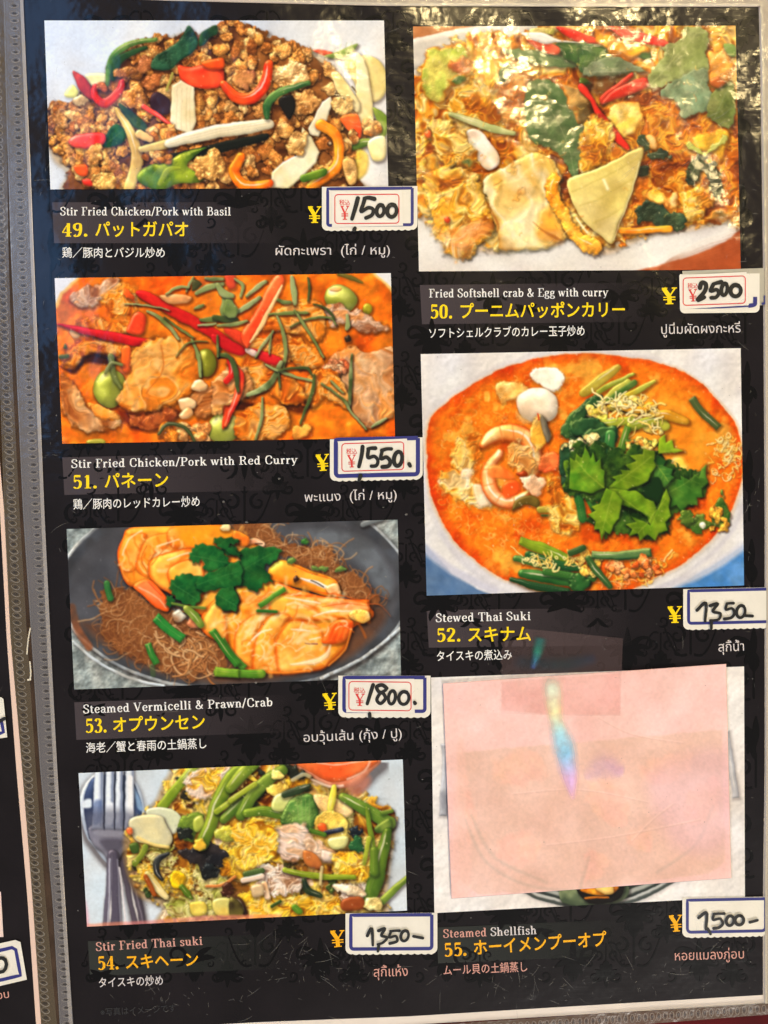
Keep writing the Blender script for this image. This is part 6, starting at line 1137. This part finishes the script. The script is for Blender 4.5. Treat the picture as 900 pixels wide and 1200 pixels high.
# ---------------------------------------------------------------- captions
def panel_mat(name, c):
    m = bpy.data.materials.new(name); m.use_nodes = True; nt = m.node_tree; b = nt.nodes['Principled BSDF']; b.inputs['Roughness'].default_value = .45
    b.inputs['Base Color'].default_value = tuple(lin(np.array(c) / 255.)) + (1,); film(nt, b, 1.); b.inputs['Specular IOR Level'].default_value = .04
    a = nt.nodes.new('ShaderNodeAttribute'); a.attribute_name = 'fade'; t = nt.nodes.new('ShaderNodeBsdfTransparent'); x = nt.nodes.new('ShaderNodeMixShader')
    nt.links.new(a.outputs['Fac'], x.inputs[0]); nt.links.new(t.outputs[0], x.inputs[1]); nt.links.new(b.outputs[0], x.inputs[2]); nt.links.new(x.outputs[0], nt.nodes['Material Output'].inputs[0]); return m
PANEL = panel_mat('grey_panel_print', (70, 62, 66)); PANEL_DIM = panel_mat('dull_panel_print', (50, 52, 50))
def panel(quad, m=None):
    b = MB().quad_grid(quad, .19, 30, 3); o = b.build('caption_panel', m or PANEL, page)
    u = np.tile(np.linspace(0, 1, 31), 4); at = o.data.attributes.new('fade', 'FLOAT', 'POINT'); at.data.foreach_set('value', (np.clip(1 - u, 0, 1) ** .8).astype(np.float32)); return o
CAP = [
 ((61, 237, 330, 285, 0), ('Stir Fried Chicken/Pork with Basil', 70.5, 271, 252.3, 252.3, 9.6), ('49.', 72, 106, 277, 277, 15.5), ('パットガパオ', 112, 220, 276, 276, 20), ('鶏／豚肉とバジル炒め', 73, 193, 301, 301, 13.5), ('ผัดกะเพรา  (ไก่ / หมู)', 323, 457, 299, 298, 15), (361, 377, 261, 261)),
 ((73, 536, 340, 580, -6), ('Stir Fried Chicken/Pork with Red Curry', 83.5, 349, 548.3, 543.2, 9.8), ('51.', 84.5, 117, 572.5, 572, 15.5), ('パネーン', 123, 197, 571, 569.5, 20), ('鶏／豚肉のレッドカレー炒め', 86, 234, 596, 592.5, 13.5), ('พะแนง  (ไก่ / หมู)', 357, 465, 588, 584.5, 15), (371, 387, 552, 551)),
 ((87, 823, 340, 867, -9), ('Steamed Vermicelli & Prawn/Crab', 97.5, 320, 836, 827.3, 10), ('53.', 99.5, 128, 858.5, 858, 16), ('オプウンセン', 133, 240, 857, 853, 20), ('海老／蟹と春雨の土鍋蒸し', 101, 242, 881.5, 876, 13.5), ('อบวุ้นเส้น (กุ้ง / ปู)', 356, 471, 869.5, 864.5, 15), (379, 396, 832, 831)),
 ((103, 1103, 330, 1144, -9), ('Stir Fried Thai suki', 112.5, 238, 1114.5, 1107, 10), ('54.', 114, 142, 1136.5, 1135.5, 15.5), ('スキヘーン', 148, 232, 1134.5, 1131, 19), ('タイスキの炒め', 116, 191, 1156.5, 1153.5, 13), ('สุกี้แห้ง', 438, 478, 1144.5, 1143.5, 16), (388, 405, 1110, 1109)),
 ((492, 334, 760, 380, -3), ('Fried Softshell crab & Egg with curry', 502.7, 713, 348.5, 347, 9.8), ('50.', 503.5, 533, 373, 373, 16), ('プーニムパッポンカリー', 540, 732, 372, 370, 20), ('ソフトシェルクラブのカレー玉子炒め', 503, 685, 395.5, 392.5, 13.5), ('ปูนิ่มผัดผงกะหรี่', 775, 868, 391.5, 389.5, 15.5), (776, 794, 356.5, 356)),
 ((500, 715, 740, 759, -3), ('Stewed Thai Suki', 510.7, 622.5, 729, 726.5, 10), ('52.', 511, 543, 752, 751.5, 15.5), ('スキナム', 549, 622, 751, 750, 20), ('タイスキの煮込み', 512, 600, 774, 772, 13.5), ('สุกี้น้ำ', 842, 872, 763.5, 762.5, 15.5), (783, 800, 730, 729.5)),
 ((511, 1087, 740, 1129, -10), ('Steamed Shellfish', 519.5, 629.5, 1099, 1094.5, 9.8), ('55.', 520, 550, 1121, 1119.5, 15.5), ('ホーイメンプーオプ', 556, 711, 1118, 1107.5, 20), ('ムール貝の土鍋蒸し', 520, 618, 1142, 1137.5, 13), ('หอยแมลงภู่อบ', 791, 872, 1125.5, 1123, 15.5), (785, 801, 1092, 1091)),
]
for n, (pn, en, nu, jp, ds, th, ye) in enumerate(CAP):
    x0, y0, x1, y1, dy = pn; low = n in (3, 6)
    o = panel([(x0, y0), (x1, y0 + dy), (x1 + 2, y1 + dy), (x0 + 2.5, y1)], PANEL_DIM if low else PANEL)
    if n == 6:                                       # the first word has faded, the second has not
        serif('Steamed', en[1], 571, en[3], 1097, en[5], FADED, o, 'english_title'); serif('Shellfish', 575, en[2], 1096.9, en[4], en[5], PALE, o, 'english_title')
    else: serif(*en, FADED if n == 3 else WHITE, o, 'english_title')
    Y = AMBER if low else YELLOW
    serif(*nu, Y, o, 'dish_number', thick=.2); glyphs(*jp, Y, o, 'japanese_title', bold=.016)
    glyphs(*ds, FADED if n == 6 else (PALE if n == 3 else WHITE), o, 'japanese_description', bold=.006)
    glyphs(*th, FADED if low else PALE, o, 'thai_title', bold=.0)
    serif('\u00a5', ye[0], ye[1], ye[2], ye[3], 19, Y, o, 'yen_sign', thick=.2)
glyphs('※写真はイメージです', 118, 206, 1190, 1185, 10, mat('ghost_lettering', (58, 58, 60), .5, 1.), page, 'footnote')
# ---------------------------------------------------------------- sleeve seams
SEAM = clear_mat('sleeve_plastic', (132, 130, 134), .5, .25, .35, 300, 1.)
SEAM_WARM = clear_mat('sleeve_plastic_warm', (104, 92, 74), .42, .25, .35, 300, .8)
WELD = clear_mat('weld_mark', (168, 160, 152), .58, .15, .2, 300); WELD_DARK = clear_mat('weld_hollow', (60, 56, 54), .4, .3, .2)
def edge_pts(tab, n=60):
    a = np.array(tab, float); y = np.linspace(a[0, 0], a[-1, 0], n); return y, [np.interp(y, a[:, 0], a[:, k]) for k in range(1, a.shape[1])]
def seam(tab, centre, pitch, rx, ry, m, parent, slope=0.):
    """welded edge of a sleeve: a strip of plastic with a row of pressed oval weld marks"""
    y, (xl, xr) = edge_pts(tab); b = MB(); b.strip(np.stack([xl, y], 1), np.stack([xr, y], 1), .55)
    b.ribbon(np.stack([xl + .6, y], 1), 1.6, .62); o = b.build('sleeve_seam', m, parent)
    k = MB(); h = MB(); rs = random.Random(5); yy = tab[0][0] + 3; c = np.array(centre, float); a = np.linspace(0, 2 * math.pi, 15)
    while yy < tab[-1][0]:
        cx = np.interp(yy, c[:, 0], c[:, 1]); R, S = rx * rs.uniform(.9, 1.1), ry * rs.uniform(.85, 1.15); f = 1 + .12 * np.cos(2 * a)
        p = np.stack([cx + R * np.cos(a) * f, yy + S * np.sin(a) + slope * np.cos(a) * R], 1); k.ribbon(p, (.5 + .75 * (np.sin(a + .6) > -.2)) * rs.uniform(.6, 1.1), .68); h.fan(np.stack([cx + .6 * R * np.cos(a), yy + .5 * S * np.sin(a)], 1), .64)
        yy += pitch * rs.uniform(.96, 1.04)
    k.build('weld_mark', WELD, o); h.build('weld_hollow', WELD_DARK, o); return o
seam([(-6, 4, 27), (150, 8, 33), (300, 13, 39), (600, 27, 52), (900, 47, 67), (1060, 62, 76), (1215, 71, 87)], [(-6, 16), (150, 21), (300, 25.5), (600, 42), (900, 59.5), (1060, 70), (1215, 80)], 9.1, 4.6, 2.5, SEAM, page)
def bottom_seam():
    t = np.array([(250, 1214, 1232), (480, 1203, 1219), (643, 1192, 1208), (760, 1184, 1200), (905, 1174.5, 1188.5)], float); x = np.linspace(250, 905, 60); a, b_ = np.interp(x, t[:, 0], t[:, 1]), np.interp(x, t[:, 0], t[:, 2])
    b = MB(); b.strip(np.stack([x, a], 1), np.stack([x, b_], 1), .55); o = b.build('sleeve_seam', SEAM_WARM, page); k = MB(); h = MB(); cx = 256; q = np.linspace(0, 2 * math.pi, 15)
    while cx < 900:
        cy = (np.interp(cx, x, a) + np.interp(cx, x, b_)) / 2; k.ribbon(np.stack([cx + 2.4 * np.cos(q), cy + 4.6 * np.sin(q)], 1), 1.1, .68); h.fan(np.stack([cx + 1.3 * np.cos(q), cy + 2.6 * np.sin(q)], 1), .64); cx += 7.7
    k.build('weld_mark', WELD, o); h.build('weld_hollow', WELD_DARK, o)
bottom_seam()
CREAM = clear_mat('sleeve_edge_plastic', (206, 196, 176), .35, .16, .7, 200)
b = MB(); x = np.linspace(-6, 920, 60); b.strip(np.stack([x, 0 * x - 22], 1), np.stack([x, np.interp(x, [-6, 27, 200, 450, 700, 889, 920], [-8, -6, -1, 6, 7, 6.5, 7])], 1), .6); b.build('sleeve_edge', CREAM, page)
b = MB(); y = np.linspace(0, 1176, 60); xr = np.interp(y, [8, 90, 305, 600, 900, 1050, 1176], [891, 893, 896, 898, 898, 896.5, 896.5]); b.strip(np.stack([xr, y], 1), np.stack([xr + 26, y], 1), .6); b.ribbon(np.stack([xr + 1.5, y], 1), 2.2, .66); b.build('sleeve_edge', CREAM, page)
# ---------------------------------------------------------------- scuffs and hairline scratches on the sleeve
def scuffs():
    b = MB(); rs = random.Random(8); k = 0
    def scr(x, y, L, a, w): 
        nonlocal k
        t = np.linspace(-.5, .5, 6); c = rs.uniform(-.8, .8); p = np.stack([x + L * t * math.cos(a) + c * L * .3 * t * t, y + L * t * math.sin(a) + c * L * .4 * t * t], 1); k = (k + 1) % 12; b.ribbon(p, w * np.array([.3, .8, 1, 1, .7, .3]), .9 + .006 * k)
    for cx, cy, sx, sy, n in ((340, 1125, 50, 30, 60), (430, 1150, 60, 28, 40), (200, 1170, 90, 22, 40), (700, 1150, 130, 25, 60), (840, 1110, 40, 40, 40), (600, 1150, 60, 25, 26), (300, 90, 250, 90, 22), (720, 60, 120, 60, 40), (460, 150, 18, 160, 26), (870, 250, 14, 200, 40), (740, 180, 90, 60, 24), (300, 590, 200, 60, 14), (250, 810, 200, 30, 14), (60, 400, 18, 400, 40), (480, 950, 14, 120, 12), (700, 740, 120, 40, 14), (880, 600, 10, 300, 26)):
        for _ in range(n): scr(rs.gauss(cx, sx * .6), rs.gauss(cy, sy * .6), rs.uniform(1.2, 7) if rs.random() < .8 else rs.uniform(8, 26), rs.uniform(0, 3.14), rs.uniform(.2, .5))
    for _ in range(26): scr(rs.uniform(700, 850), rs.uniform(60, 230), rs.uniform(10, 40), -.55 + rs.uniform(-.12, .12), rs.uniform(.25, .5))
    for x, y in ((327, 561), (289, 612), (262, 588), (456, 913), (300, 800), (515, 920), (476, 603)): b.fan([(x + 1.8 * math.cos(t) * rs.uniform(.6, 1.2), y + 1.3 * math.sin(t)) for t in np.linspace(0, 6, 7)], .985)
    for _ in range(260):
        x, y = rs.uniform(60, 885), rs.uniform(15, 1165); k = (k + 1) % 12; R_ = rs.uniform(.35, 1.); b.fan([(x + R_ * math.cos(t), y + R_ * .8 * math.sin(t)) for t in np.linspace(0, 5.2, 6)], .9 + .006 * k)
    o = b.build('scratches', clear_mat('scratch_white', (190, 186, 178), .76, .3, .1, 300), page); o['kind'] = 'stuff'
scuffs()
# ---------------------------------------------------------------- the facing page
face = empty('facing_page', 'edge of the next black menu page at the far left', 'menu page')
b = MB(); y = np.linspace(-6, 1225, 60); xr = np.interp(y, [-6, 545, 600, 750, 900, 1050, 1225], [-48, -5, 0, 8, 19, 32, 44])
b.quad_grid([(-870, -6), (-47, -6), (-4, 545), (-850, 545)], .1, 60, 40); b.quad_grid([(-850, 545), (-4, 545), (20, 900), (-835, 900)], .1, 60, 30); b.quad_grid([(-835, 900), (20, 900), (45, 1225), (-815, 1225)], .1, 60, 30); b.build('printed_sheet', BLACK, face)
b = MB(); xw = np.interp(y, [-6, 545, 600, 750, 900, 1050, 1225], [-42, 0, 5, 12.5, 26, 38, 50]); b.strip(np.stack([xr, y], 1), np.stack([xw, y], 1), .16); b.build('paper_border', mat('pink_white_paper', (226, 196, 180), .6, .6), face)
seam([(-6, -14, 6), (300, -6, 10), (450, 0, 15), (600, 5, 23), (750, 13, 32), (900, 26, 42), (1050, 38, 53), (1225, 50, 69)], [(-6, -6), (300, 2), (450, 7), (600, 14), (750, 21), (900, 32), (1050, 43.5), (1225, 56)], 8.3, 4.4, 3.2, SEAM_WARM, face, .25)
b = MB(); b.strip([(-380, 1052), (-376, 1108)], [(1, 1045), (4, 1098)], .26); b.build('dish_photo', mat('photo_margin', (232, 206, 196), .5, 1.), face)
glyphs('อบ', -3, 11, 1171, 1169, 13, FADED, face, 'thai_title')
b = MB(); b.ribbon(curve([(35.5, 736), (33, 750), (31.5, 767)], False, 5), 1.5, .9); b.ribbon(curve([(35, 775), (36, 790), (35, 796)], False, 5), 1.6, .9); b.ribbon([(32, 797), (36.5, 796)], 2, .91); b.build('torn_film', mat('torn_film_white', (216, 206, 186), .5), face)
# ---------------------------------------------------------------- price stickers
def vz(ox, oy, s): return lambda p: [(ox + x / s, oy + y / s) for x, y in p]
def rrect(x0, y0, x1, y1, r, tilt=0., n=5, top=True):
    out = []
    for cx, cy, a in ((x1 - r, y0 + r, -90), (x1 - r, y1 - r, 0), (x0 + r, y1 - r, 90), (x0 + r, y0 + r, 180)):
        for i in range(n + 1):
            if not top and cy == y0 + r: 
                out.append((cx + (r if cx > (x0 + x1) / 2 else -r), y0)); break
            t = math.radians(a + 90 * i / n); out.append((cx + r * math.cos(t), cy + r * math.sin(t)))
    return [(x, y + tilt * (x - x0)) for x, y in out]
def solid(b, pts, mm, th=.12):
    """flat piece of paper with its cut edge"""
    p = np.array(pts, float); n = len(p); t = P(p[:, 0], p[:, 1], mm); c = p.mean(0); q = P(p[:, 0], p[:, 1], mm - th)
    # inner rings keep the paper on the wavy page
    rings = [t]
    for f in (.75, .5, .25): r = c + (p - c) * f; rings.append(P(r[:, 0], r[:, 1], mm))
    V = np.concatenate(rings + [P(c[0], c[1], mm)[None], q]); F = []
    for k in range(3): F += [(k * n + i, k * n + (i + 1) % n, (k + 1) * n + (i + 1) % n, (k + 1) * n + i) for i in range(n)]
    F += [(3 * n + i, 3 * n + (i + 1) % n, 4 * n) for i in range(n)]
    F += [(i, 4 * n + 1 + i, 4 * n + 1 + (i + 1) % n, (i + 1) % n) for i in range(n)]
    b.add(V, F)
def dense(p, closed=True, step=6):
    out = []; m = len(p)
    for i in range(m if closed else m - 1):
        a, c = np.array(p[i], float), np.array(p[(i + 1) % m], float); k = max(1, int(np.linalg.norm(c - a) / step)); out += [tuple(a + (c - a) * j / k) for j in range(k)]
    if not closed: out.append(tuple(p[-1]))
    return out
def sticker(view, outer, frame, fw, tilt, label, strokes, w, tag=None, red=None, scallop=True, base=.5, extra=None, group='price stickers'):
    T = vz(*view); s = view[2]; t = empty('price_sticker', label, 'sticker', group)
    x0, y0, x1, y1, r = outer; pts = rrect(x0, y0, x1, y1, r, tilt, top=False); b = MB()
    if scallop:                                     # torn along its perforation
        out = []
        for p in dense(pts, True, 9):
            if abs(p[1] - tilt * (p[0] - x0) - y1) < 2: p = (p[0], p[1] + 9 * abs(math.sin((p[0] - x0) * math.pi / 52)) - 4)
            out.append(p)
        pts = out
    solid(b, T(dense(pts, True, 30)), base); b.build('backing', BACKING, t)
    if frame:
        b = MB(); fx0, fy0, fx1, fy1, fr = frame; p = rrect(fx0, fy0, fx1, fy1, fr, tilt, top=False); p = dense(p + p[:1], False, 25); b.ribbon(T(p), fw / s, base + .06); b.build('frame_line', NAVY, t)
    if tag:
        b = MB(); solid(b, T(dense(tag, True, 30)), base + .16); k = b.build('price_tag', TAGP, t)
        if red:
            b = MB(); p = rrect(*red); b.ribbon(T(dense(p + p[:1], False, 25)), 1.1, base + .22); b.build('red_frame', RED, k)
            rx0, ry0, rx1, ry1, rr, rt = red[:6]; X, Y = rx0 + 36, ry0 + 45; q = T([(X, Y + 38 + rt * 40), (X + 88, Y + 38 + rt * 120), (X + 12, ry1 - 32), (X + 82, ry1 - 32 + rt * 100)])
            glyphs('税込', q[0][0], q[1][0], q[0][1], q[1][1], 7.2, RED, k, 'tax_mark', mm=base + .22, bold=.005); serif('\u00a5', q[2][0], q[3][0], q[2][1], q[3][1], (ry1 - 32 - Y - 48) / s, RED, k, 'yen_sign', mm=base + .22)
    b = MB(); n = 0
    for q in strokes:
        p = curve(T(q), False, 6) if len(q) > 2 else np.array(T(q)); n += 1; z = base + .3 + .012 * n; nn = len(p)
        wv = w / s * (1 + .1 * np.sin(np.linspace(0, 3, nn) + n)); b.ribbon(p, wv, z, True)
    b.build('handwritten_price', MARKER, t)
    if extra: extra(T, t)
    return t
def oval(cx, cy, rx, ry, rot=.15): return [(cx + rx * math.cos(a) * math.cos(rot) - ry * math.sin(a) * math.sin(rot), cy + rx * math.cos(a) * math.sin(rot) + ry * math.sin(a) * math.cos(rot)) for a in np.linspace(-1.4, 5.1, 12)]
V1 = 6.923
sticker((370, 210, V1), (50, 62, 825, 418, 45), (97, 78, 783, 375, 18), 24, -.009, 'sticker priced 1500 on a red framed tag, below the minced stir fry', [[(342, 155), (322, 230), (294, 322)], [(476, 160), (430, 150), (394, 156)], [(398, 160), (384, 205), (368, 262), (425, 232), (466, 246), (456, 290), (408, 314)], oval(524, 255, 30, 46), oval(618, 256, 38, 50), [(318, 398), (312, 412)]], 33,
        [(130, 98), (700, 88), (708, 378), (132, 388)], (155, 125, 675, 360, 26, -.006))
sticker((370, 505, V1), (115, 68, 868, 408, 50), (163, 72, 829, 366, 26), 34, -.022, 'sticker priced 1550 with an ink dot, below the orange red curry', [[(380, 128), (372, 200), (350, 290)], [(484, 140), (450, 140), (424, 146)], [(428, 148), (424, 216), (474, 206), (504, 240), (492, 280), (452, 286)], [(614, 146), (575, 146), (536, 158)], [(540, 160), (528, 226), (572, 212), (604, 246), (590, 284), (540, 292)], oval(668, 226, 33, 58), [(758, 268), (766, 284)], [(364, 362), (352, 402)]], 31,
        [(183, 84), (740, 62), (744, 330), (186, 350)], (212, 104, 714, 328, 26, -.03))
sticker((370, 780, 6.4286), (170, 76, 865, 390, 45), (213, 90, 822, 344, 20), 26, .0, 'sticker priced 1800 on a red framed tag, below the prawn photo', [[(432, 145), (412, 210), (388, 288)], [(534, 170), (500, 146), (460, 160), (474, 195), (510, 212), (524, 250), (488, 286), (460, 258), (484, 212), (524, 186), (534, 168)], oval(574, 240, 26, 50), oval(664, 244, 38, 48), [(744, 276), (748, 284)], [(406, 362), (408, 392)]], 27,
        [(228, 104), (742, 100), (746, 360), (230, 352)], (250, 120, 718, 335, 26, .012))
sticker((380, 1050, 6.4286), (160, 130, 852, 440, 45), (200, 145, 810, 400, 22), 26, -.006, 'plain blue framed sticker priced 1350- beside the Stir Fried Thai suki title', [[(324, 300), (358, 244), (366, 370)], [(408, 262), (456, 246), (430, 298), (474, 312), (444, 350), (404, 364)], [(566, 262), (530, 262), (500, 266)], [(502, 268), (490, 312), (538, 302), (548, 340), (494, 358)], oval(606, 300, 28, 40, .3), [(672, 304), (742, 317)], [(412, 364), (404, 416)]], 22)
def stuck_over(T, t):
    b = MB(); solid(b, T(dense([(205, 52), (868, 28), (880, 330), (230, 345)], True, 30)), .42); b.build('under_sticker', clear_mat('greyed_tape', (186, 180, 164), .12, .3, .3), t)
    b = MB(); b.ribbon(T([(230, 352), (500, 350), (740, 338)]), 1.6, .62); b.ribbon(T(curve([(740, 336), (790, 325), (796, 300), (796, 262)], False, 4)), 4.6, .63); b.ribbon(T(curve([(850, 320), (872, 312), (876, 290), (876, 250)], False, 4)), 2.6, .64); b.build('frame_line', NAVY, t)
sticker((770, 310, V1), (185, 78, 832, 396, 40), None, 0, -.01, 'thick stack of stickers topped by a tag priced 2500, below the crab photo', [[(348, 190), (362, 148), (396, 160), (388, 215), (330, 284), (352, 282), (384, 266)], [(522, 142), (490, 148), (456, 160)], [(458, 160), (434, 214), (484, 204), (500, 236), (476, 266), (440, 270)], oval(546, 202, 24, 48), oval(638, 212, 42, 46)], 33,
        [(180, 88), (726, 60), (745, 330), (205, 362), (186, 345)], (212, 110, 716, 332, 26, -.036), scallop=False, extra=stuck_over)
sticker((770, 680, V1), (212, 72, 930, 402, 45), (256, 86, 960, 350, 24), 24, -.022, 'blue framed sticker priced 1350- running off the page edge, under the soup photo', [[(324, 244), (396, 184), (390, 332)], [(430, 206), (492, 190), (452, 252), (514, 270), (498, 318), (432, 326)], [(620, 186), (590, 186), (566, 190)], [(566, 192), (558, 238), (606, 228), (628, 264), (604, 302), (546, 314)], oval(680, 254, 34, 50, .2), [(708, 286), (774, 290)], [(442, 332), (440, 392)]], 24)
sticker((770, 1040, V1), (205, 88, 896, 408, 50), (246, 104, 880, 364, 30), 24, -.02, 'blue framed sticker priced 1,500- at the right edge, under the pink note', [[(338, 246), (402, 206), (396, 338)], [(408, 334), (424, 356), (434, 378)], [(546, 212), (500, 212), (462, 216)], [(462, 218), (454, 262), (510, 254), (534, 292), (504, 324), (460, 332)], oval(592, 270, 30, 40, .2), oval(668, 266, 35, 38, .2), [(754, 282), (814, 266)]], 24)
t = empty('price_sticker', 'blue framed sticker ending in 0, cut by the left edge near the bottom', 'sticker', 'price stickers')
b = MB(); solid(b, dense([(-70, 1121), (18, 1101.5), (24, 1104), (31.5, 1148), (-62, 1170)], True, 8), .5); b.build('backing', BACKING, t)
b = MB(); b.ribbon(dense([(-60, 1128), (14, 1110.5), (18.5, 1113), (24, 1143), (-60, 1163)], False, 6), 4, .56); b.build('frame_line', NAVY, t)
b = MB(); b.ribbon(np.array(oval(1, 1131, 6.5, 8.5)), 4.2, .8, True); b.build('handwritten_price', MARKER, t)
t = empty('price_sticker', 'sliver of a blue framed sticker at the left edge, above the other one', 'sticker', 'price stickers')
b = MB(); solid(b, dense([(-80, 826), (1, 817), (4, 819), (8.5, 864), (-75, 876)], True, 8), .5); b.build('backing', BACKING, t)
b = MB(); b.ribbon(dense([(-60, 868), (-2, 860), (4, 858), (1, 842)], False, 6), 4, .56); b.build('frame_line', NAVY, t)
b = MB(); b.ribbon([(-12, 846), (0, 845), (5, 842)], 4, .8, True); b.build('handwritten_price', MARKER, t)
# ---------------------------------------------------------------- the pink note and its tape
def note():
    o = print_photo(note_sheet(), 'x', None, 1., 'paper_note', mat('thin_pink_paper', None, .75, 0, attr='ink', bump=.35, bs=1000, spec=.15), .9)
    so = o.modifiers.new('thickness', 'SOLIDIFY'); so.thickness = .0001; so.offset = -1
    o['label'] = 'blank pale pink paper note taped over the lowest right dish photo'; o['category'] = 'paper note'
note()
def painted_sheen_mat():
    """lamp reflections on the tape painted as colour: rainbow tints that fade out at their edges"""
    m = bpy.data.materials.new('painted_tape_sheen'); m.use_nodes = True; nt = m.node_tree; bs = nt.nodes['Principled BSDF']; bs.inputs['Metallic'].default_value = .1; bs.inputs['Roughness'].default_value = .4
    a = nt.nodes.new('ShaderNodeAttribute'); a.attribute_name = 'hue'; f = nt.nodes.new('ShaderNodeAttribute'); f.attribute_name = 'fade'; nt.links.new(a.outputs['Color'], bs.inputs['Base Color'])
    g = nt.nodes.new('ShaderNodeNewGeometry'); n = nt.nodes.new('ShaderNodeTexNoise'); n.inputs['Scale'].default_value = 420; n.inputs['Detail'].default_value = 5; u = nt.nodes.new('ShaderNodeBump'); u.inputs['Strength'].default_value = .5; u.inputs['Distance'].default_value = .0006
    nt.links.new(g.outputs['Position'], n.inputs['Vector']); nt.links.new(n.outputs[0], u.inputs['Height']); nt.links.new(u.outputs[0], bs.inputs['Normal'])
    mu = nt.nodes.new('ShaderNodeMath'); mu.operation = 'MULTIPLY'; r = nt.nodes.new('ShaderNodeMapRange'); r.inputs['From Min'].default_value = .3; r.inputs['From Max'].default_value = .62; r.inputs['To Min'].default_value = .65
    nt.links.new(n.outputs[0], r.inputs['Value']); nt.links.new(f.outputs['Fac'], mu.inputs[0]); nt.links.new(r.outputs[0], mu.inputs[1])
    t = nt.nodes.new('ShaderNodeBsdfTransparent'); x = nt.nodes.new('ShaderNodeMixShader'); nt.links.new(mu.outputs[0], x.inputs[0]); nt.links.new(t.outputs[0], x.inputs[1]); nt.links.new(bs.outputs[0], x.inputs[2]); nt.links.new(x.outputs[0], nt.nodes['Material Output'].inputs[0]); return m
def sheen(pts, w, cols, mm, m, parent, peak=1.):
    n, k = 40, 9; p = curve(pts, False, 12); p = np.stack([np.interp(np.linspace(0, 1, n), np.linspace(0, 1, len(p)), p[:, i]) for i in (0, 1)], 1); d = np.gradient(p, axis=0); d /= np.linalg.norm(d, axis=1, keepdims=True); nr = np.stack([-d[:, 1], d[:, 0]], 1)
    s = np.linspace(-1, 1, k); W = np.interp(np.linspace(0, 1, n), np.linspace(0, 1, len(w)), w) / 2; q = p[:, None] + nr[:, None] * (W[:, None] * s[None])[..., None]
    V = P(q[..., 0], q[..., 1], mm); V[..., 2] += .0003 * (1 - s[None] ** 2); b = MB(); b.add(V.reshape(-1, 3), [(i * k + j, i * k + j + 1, (i + 1) * k + j + 1, (i + 1) * k + j) for i in range(n - 1) for j in range(k - 1)]); o = b.build('painted_glint', m, parent)
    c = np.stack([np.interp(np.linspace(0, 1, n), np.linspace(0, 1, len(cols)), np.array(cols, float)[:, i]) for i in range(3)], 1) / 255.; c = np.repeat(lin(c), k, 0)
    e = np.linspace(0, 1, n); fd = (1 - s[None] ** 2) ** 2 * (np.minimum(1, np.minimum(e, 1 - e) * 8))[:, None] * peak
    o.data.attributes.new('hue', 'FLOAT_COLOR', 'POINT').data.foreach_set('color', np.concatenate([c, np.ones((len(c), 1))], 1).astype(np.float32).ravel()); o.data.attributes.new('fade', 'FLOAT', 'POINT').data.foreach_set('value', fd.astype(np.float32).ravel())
def tape():
    b = MB(); out = []
    for yv in np.linspace(742, 836, 18): out.append((588 + (1.6 if len(out) % 2 else -1.2) - .02 * (yv - 742) + (26 if yv < 748 else 0), yv))
    out += [(640, 838), (700, 839), (727, 839), (728, 800), (730, 748), (680, 743), (616, 737)]
    solid(b, dense(out, True, 10), 1.15, .05); m = clear_mat('clear_tape_film', (206, 170, 170), .93, .12, .6, 160, .6)
    bs = m.node_tree.nodes['Principled BSDF']; bs.inputs['Thin Film Thickness'].default_value = 420; bs.inputs['Thin Film IOR'].default_value = 1.5
    o = b.build('clear_tape', m); o['label'] = 'strip of clear tape holding the top edge of the pink note'; o['category'] = 'tape'
    f = painted_sheen_mat()  # rainbow streak and glints below are reflected light painted into the colour
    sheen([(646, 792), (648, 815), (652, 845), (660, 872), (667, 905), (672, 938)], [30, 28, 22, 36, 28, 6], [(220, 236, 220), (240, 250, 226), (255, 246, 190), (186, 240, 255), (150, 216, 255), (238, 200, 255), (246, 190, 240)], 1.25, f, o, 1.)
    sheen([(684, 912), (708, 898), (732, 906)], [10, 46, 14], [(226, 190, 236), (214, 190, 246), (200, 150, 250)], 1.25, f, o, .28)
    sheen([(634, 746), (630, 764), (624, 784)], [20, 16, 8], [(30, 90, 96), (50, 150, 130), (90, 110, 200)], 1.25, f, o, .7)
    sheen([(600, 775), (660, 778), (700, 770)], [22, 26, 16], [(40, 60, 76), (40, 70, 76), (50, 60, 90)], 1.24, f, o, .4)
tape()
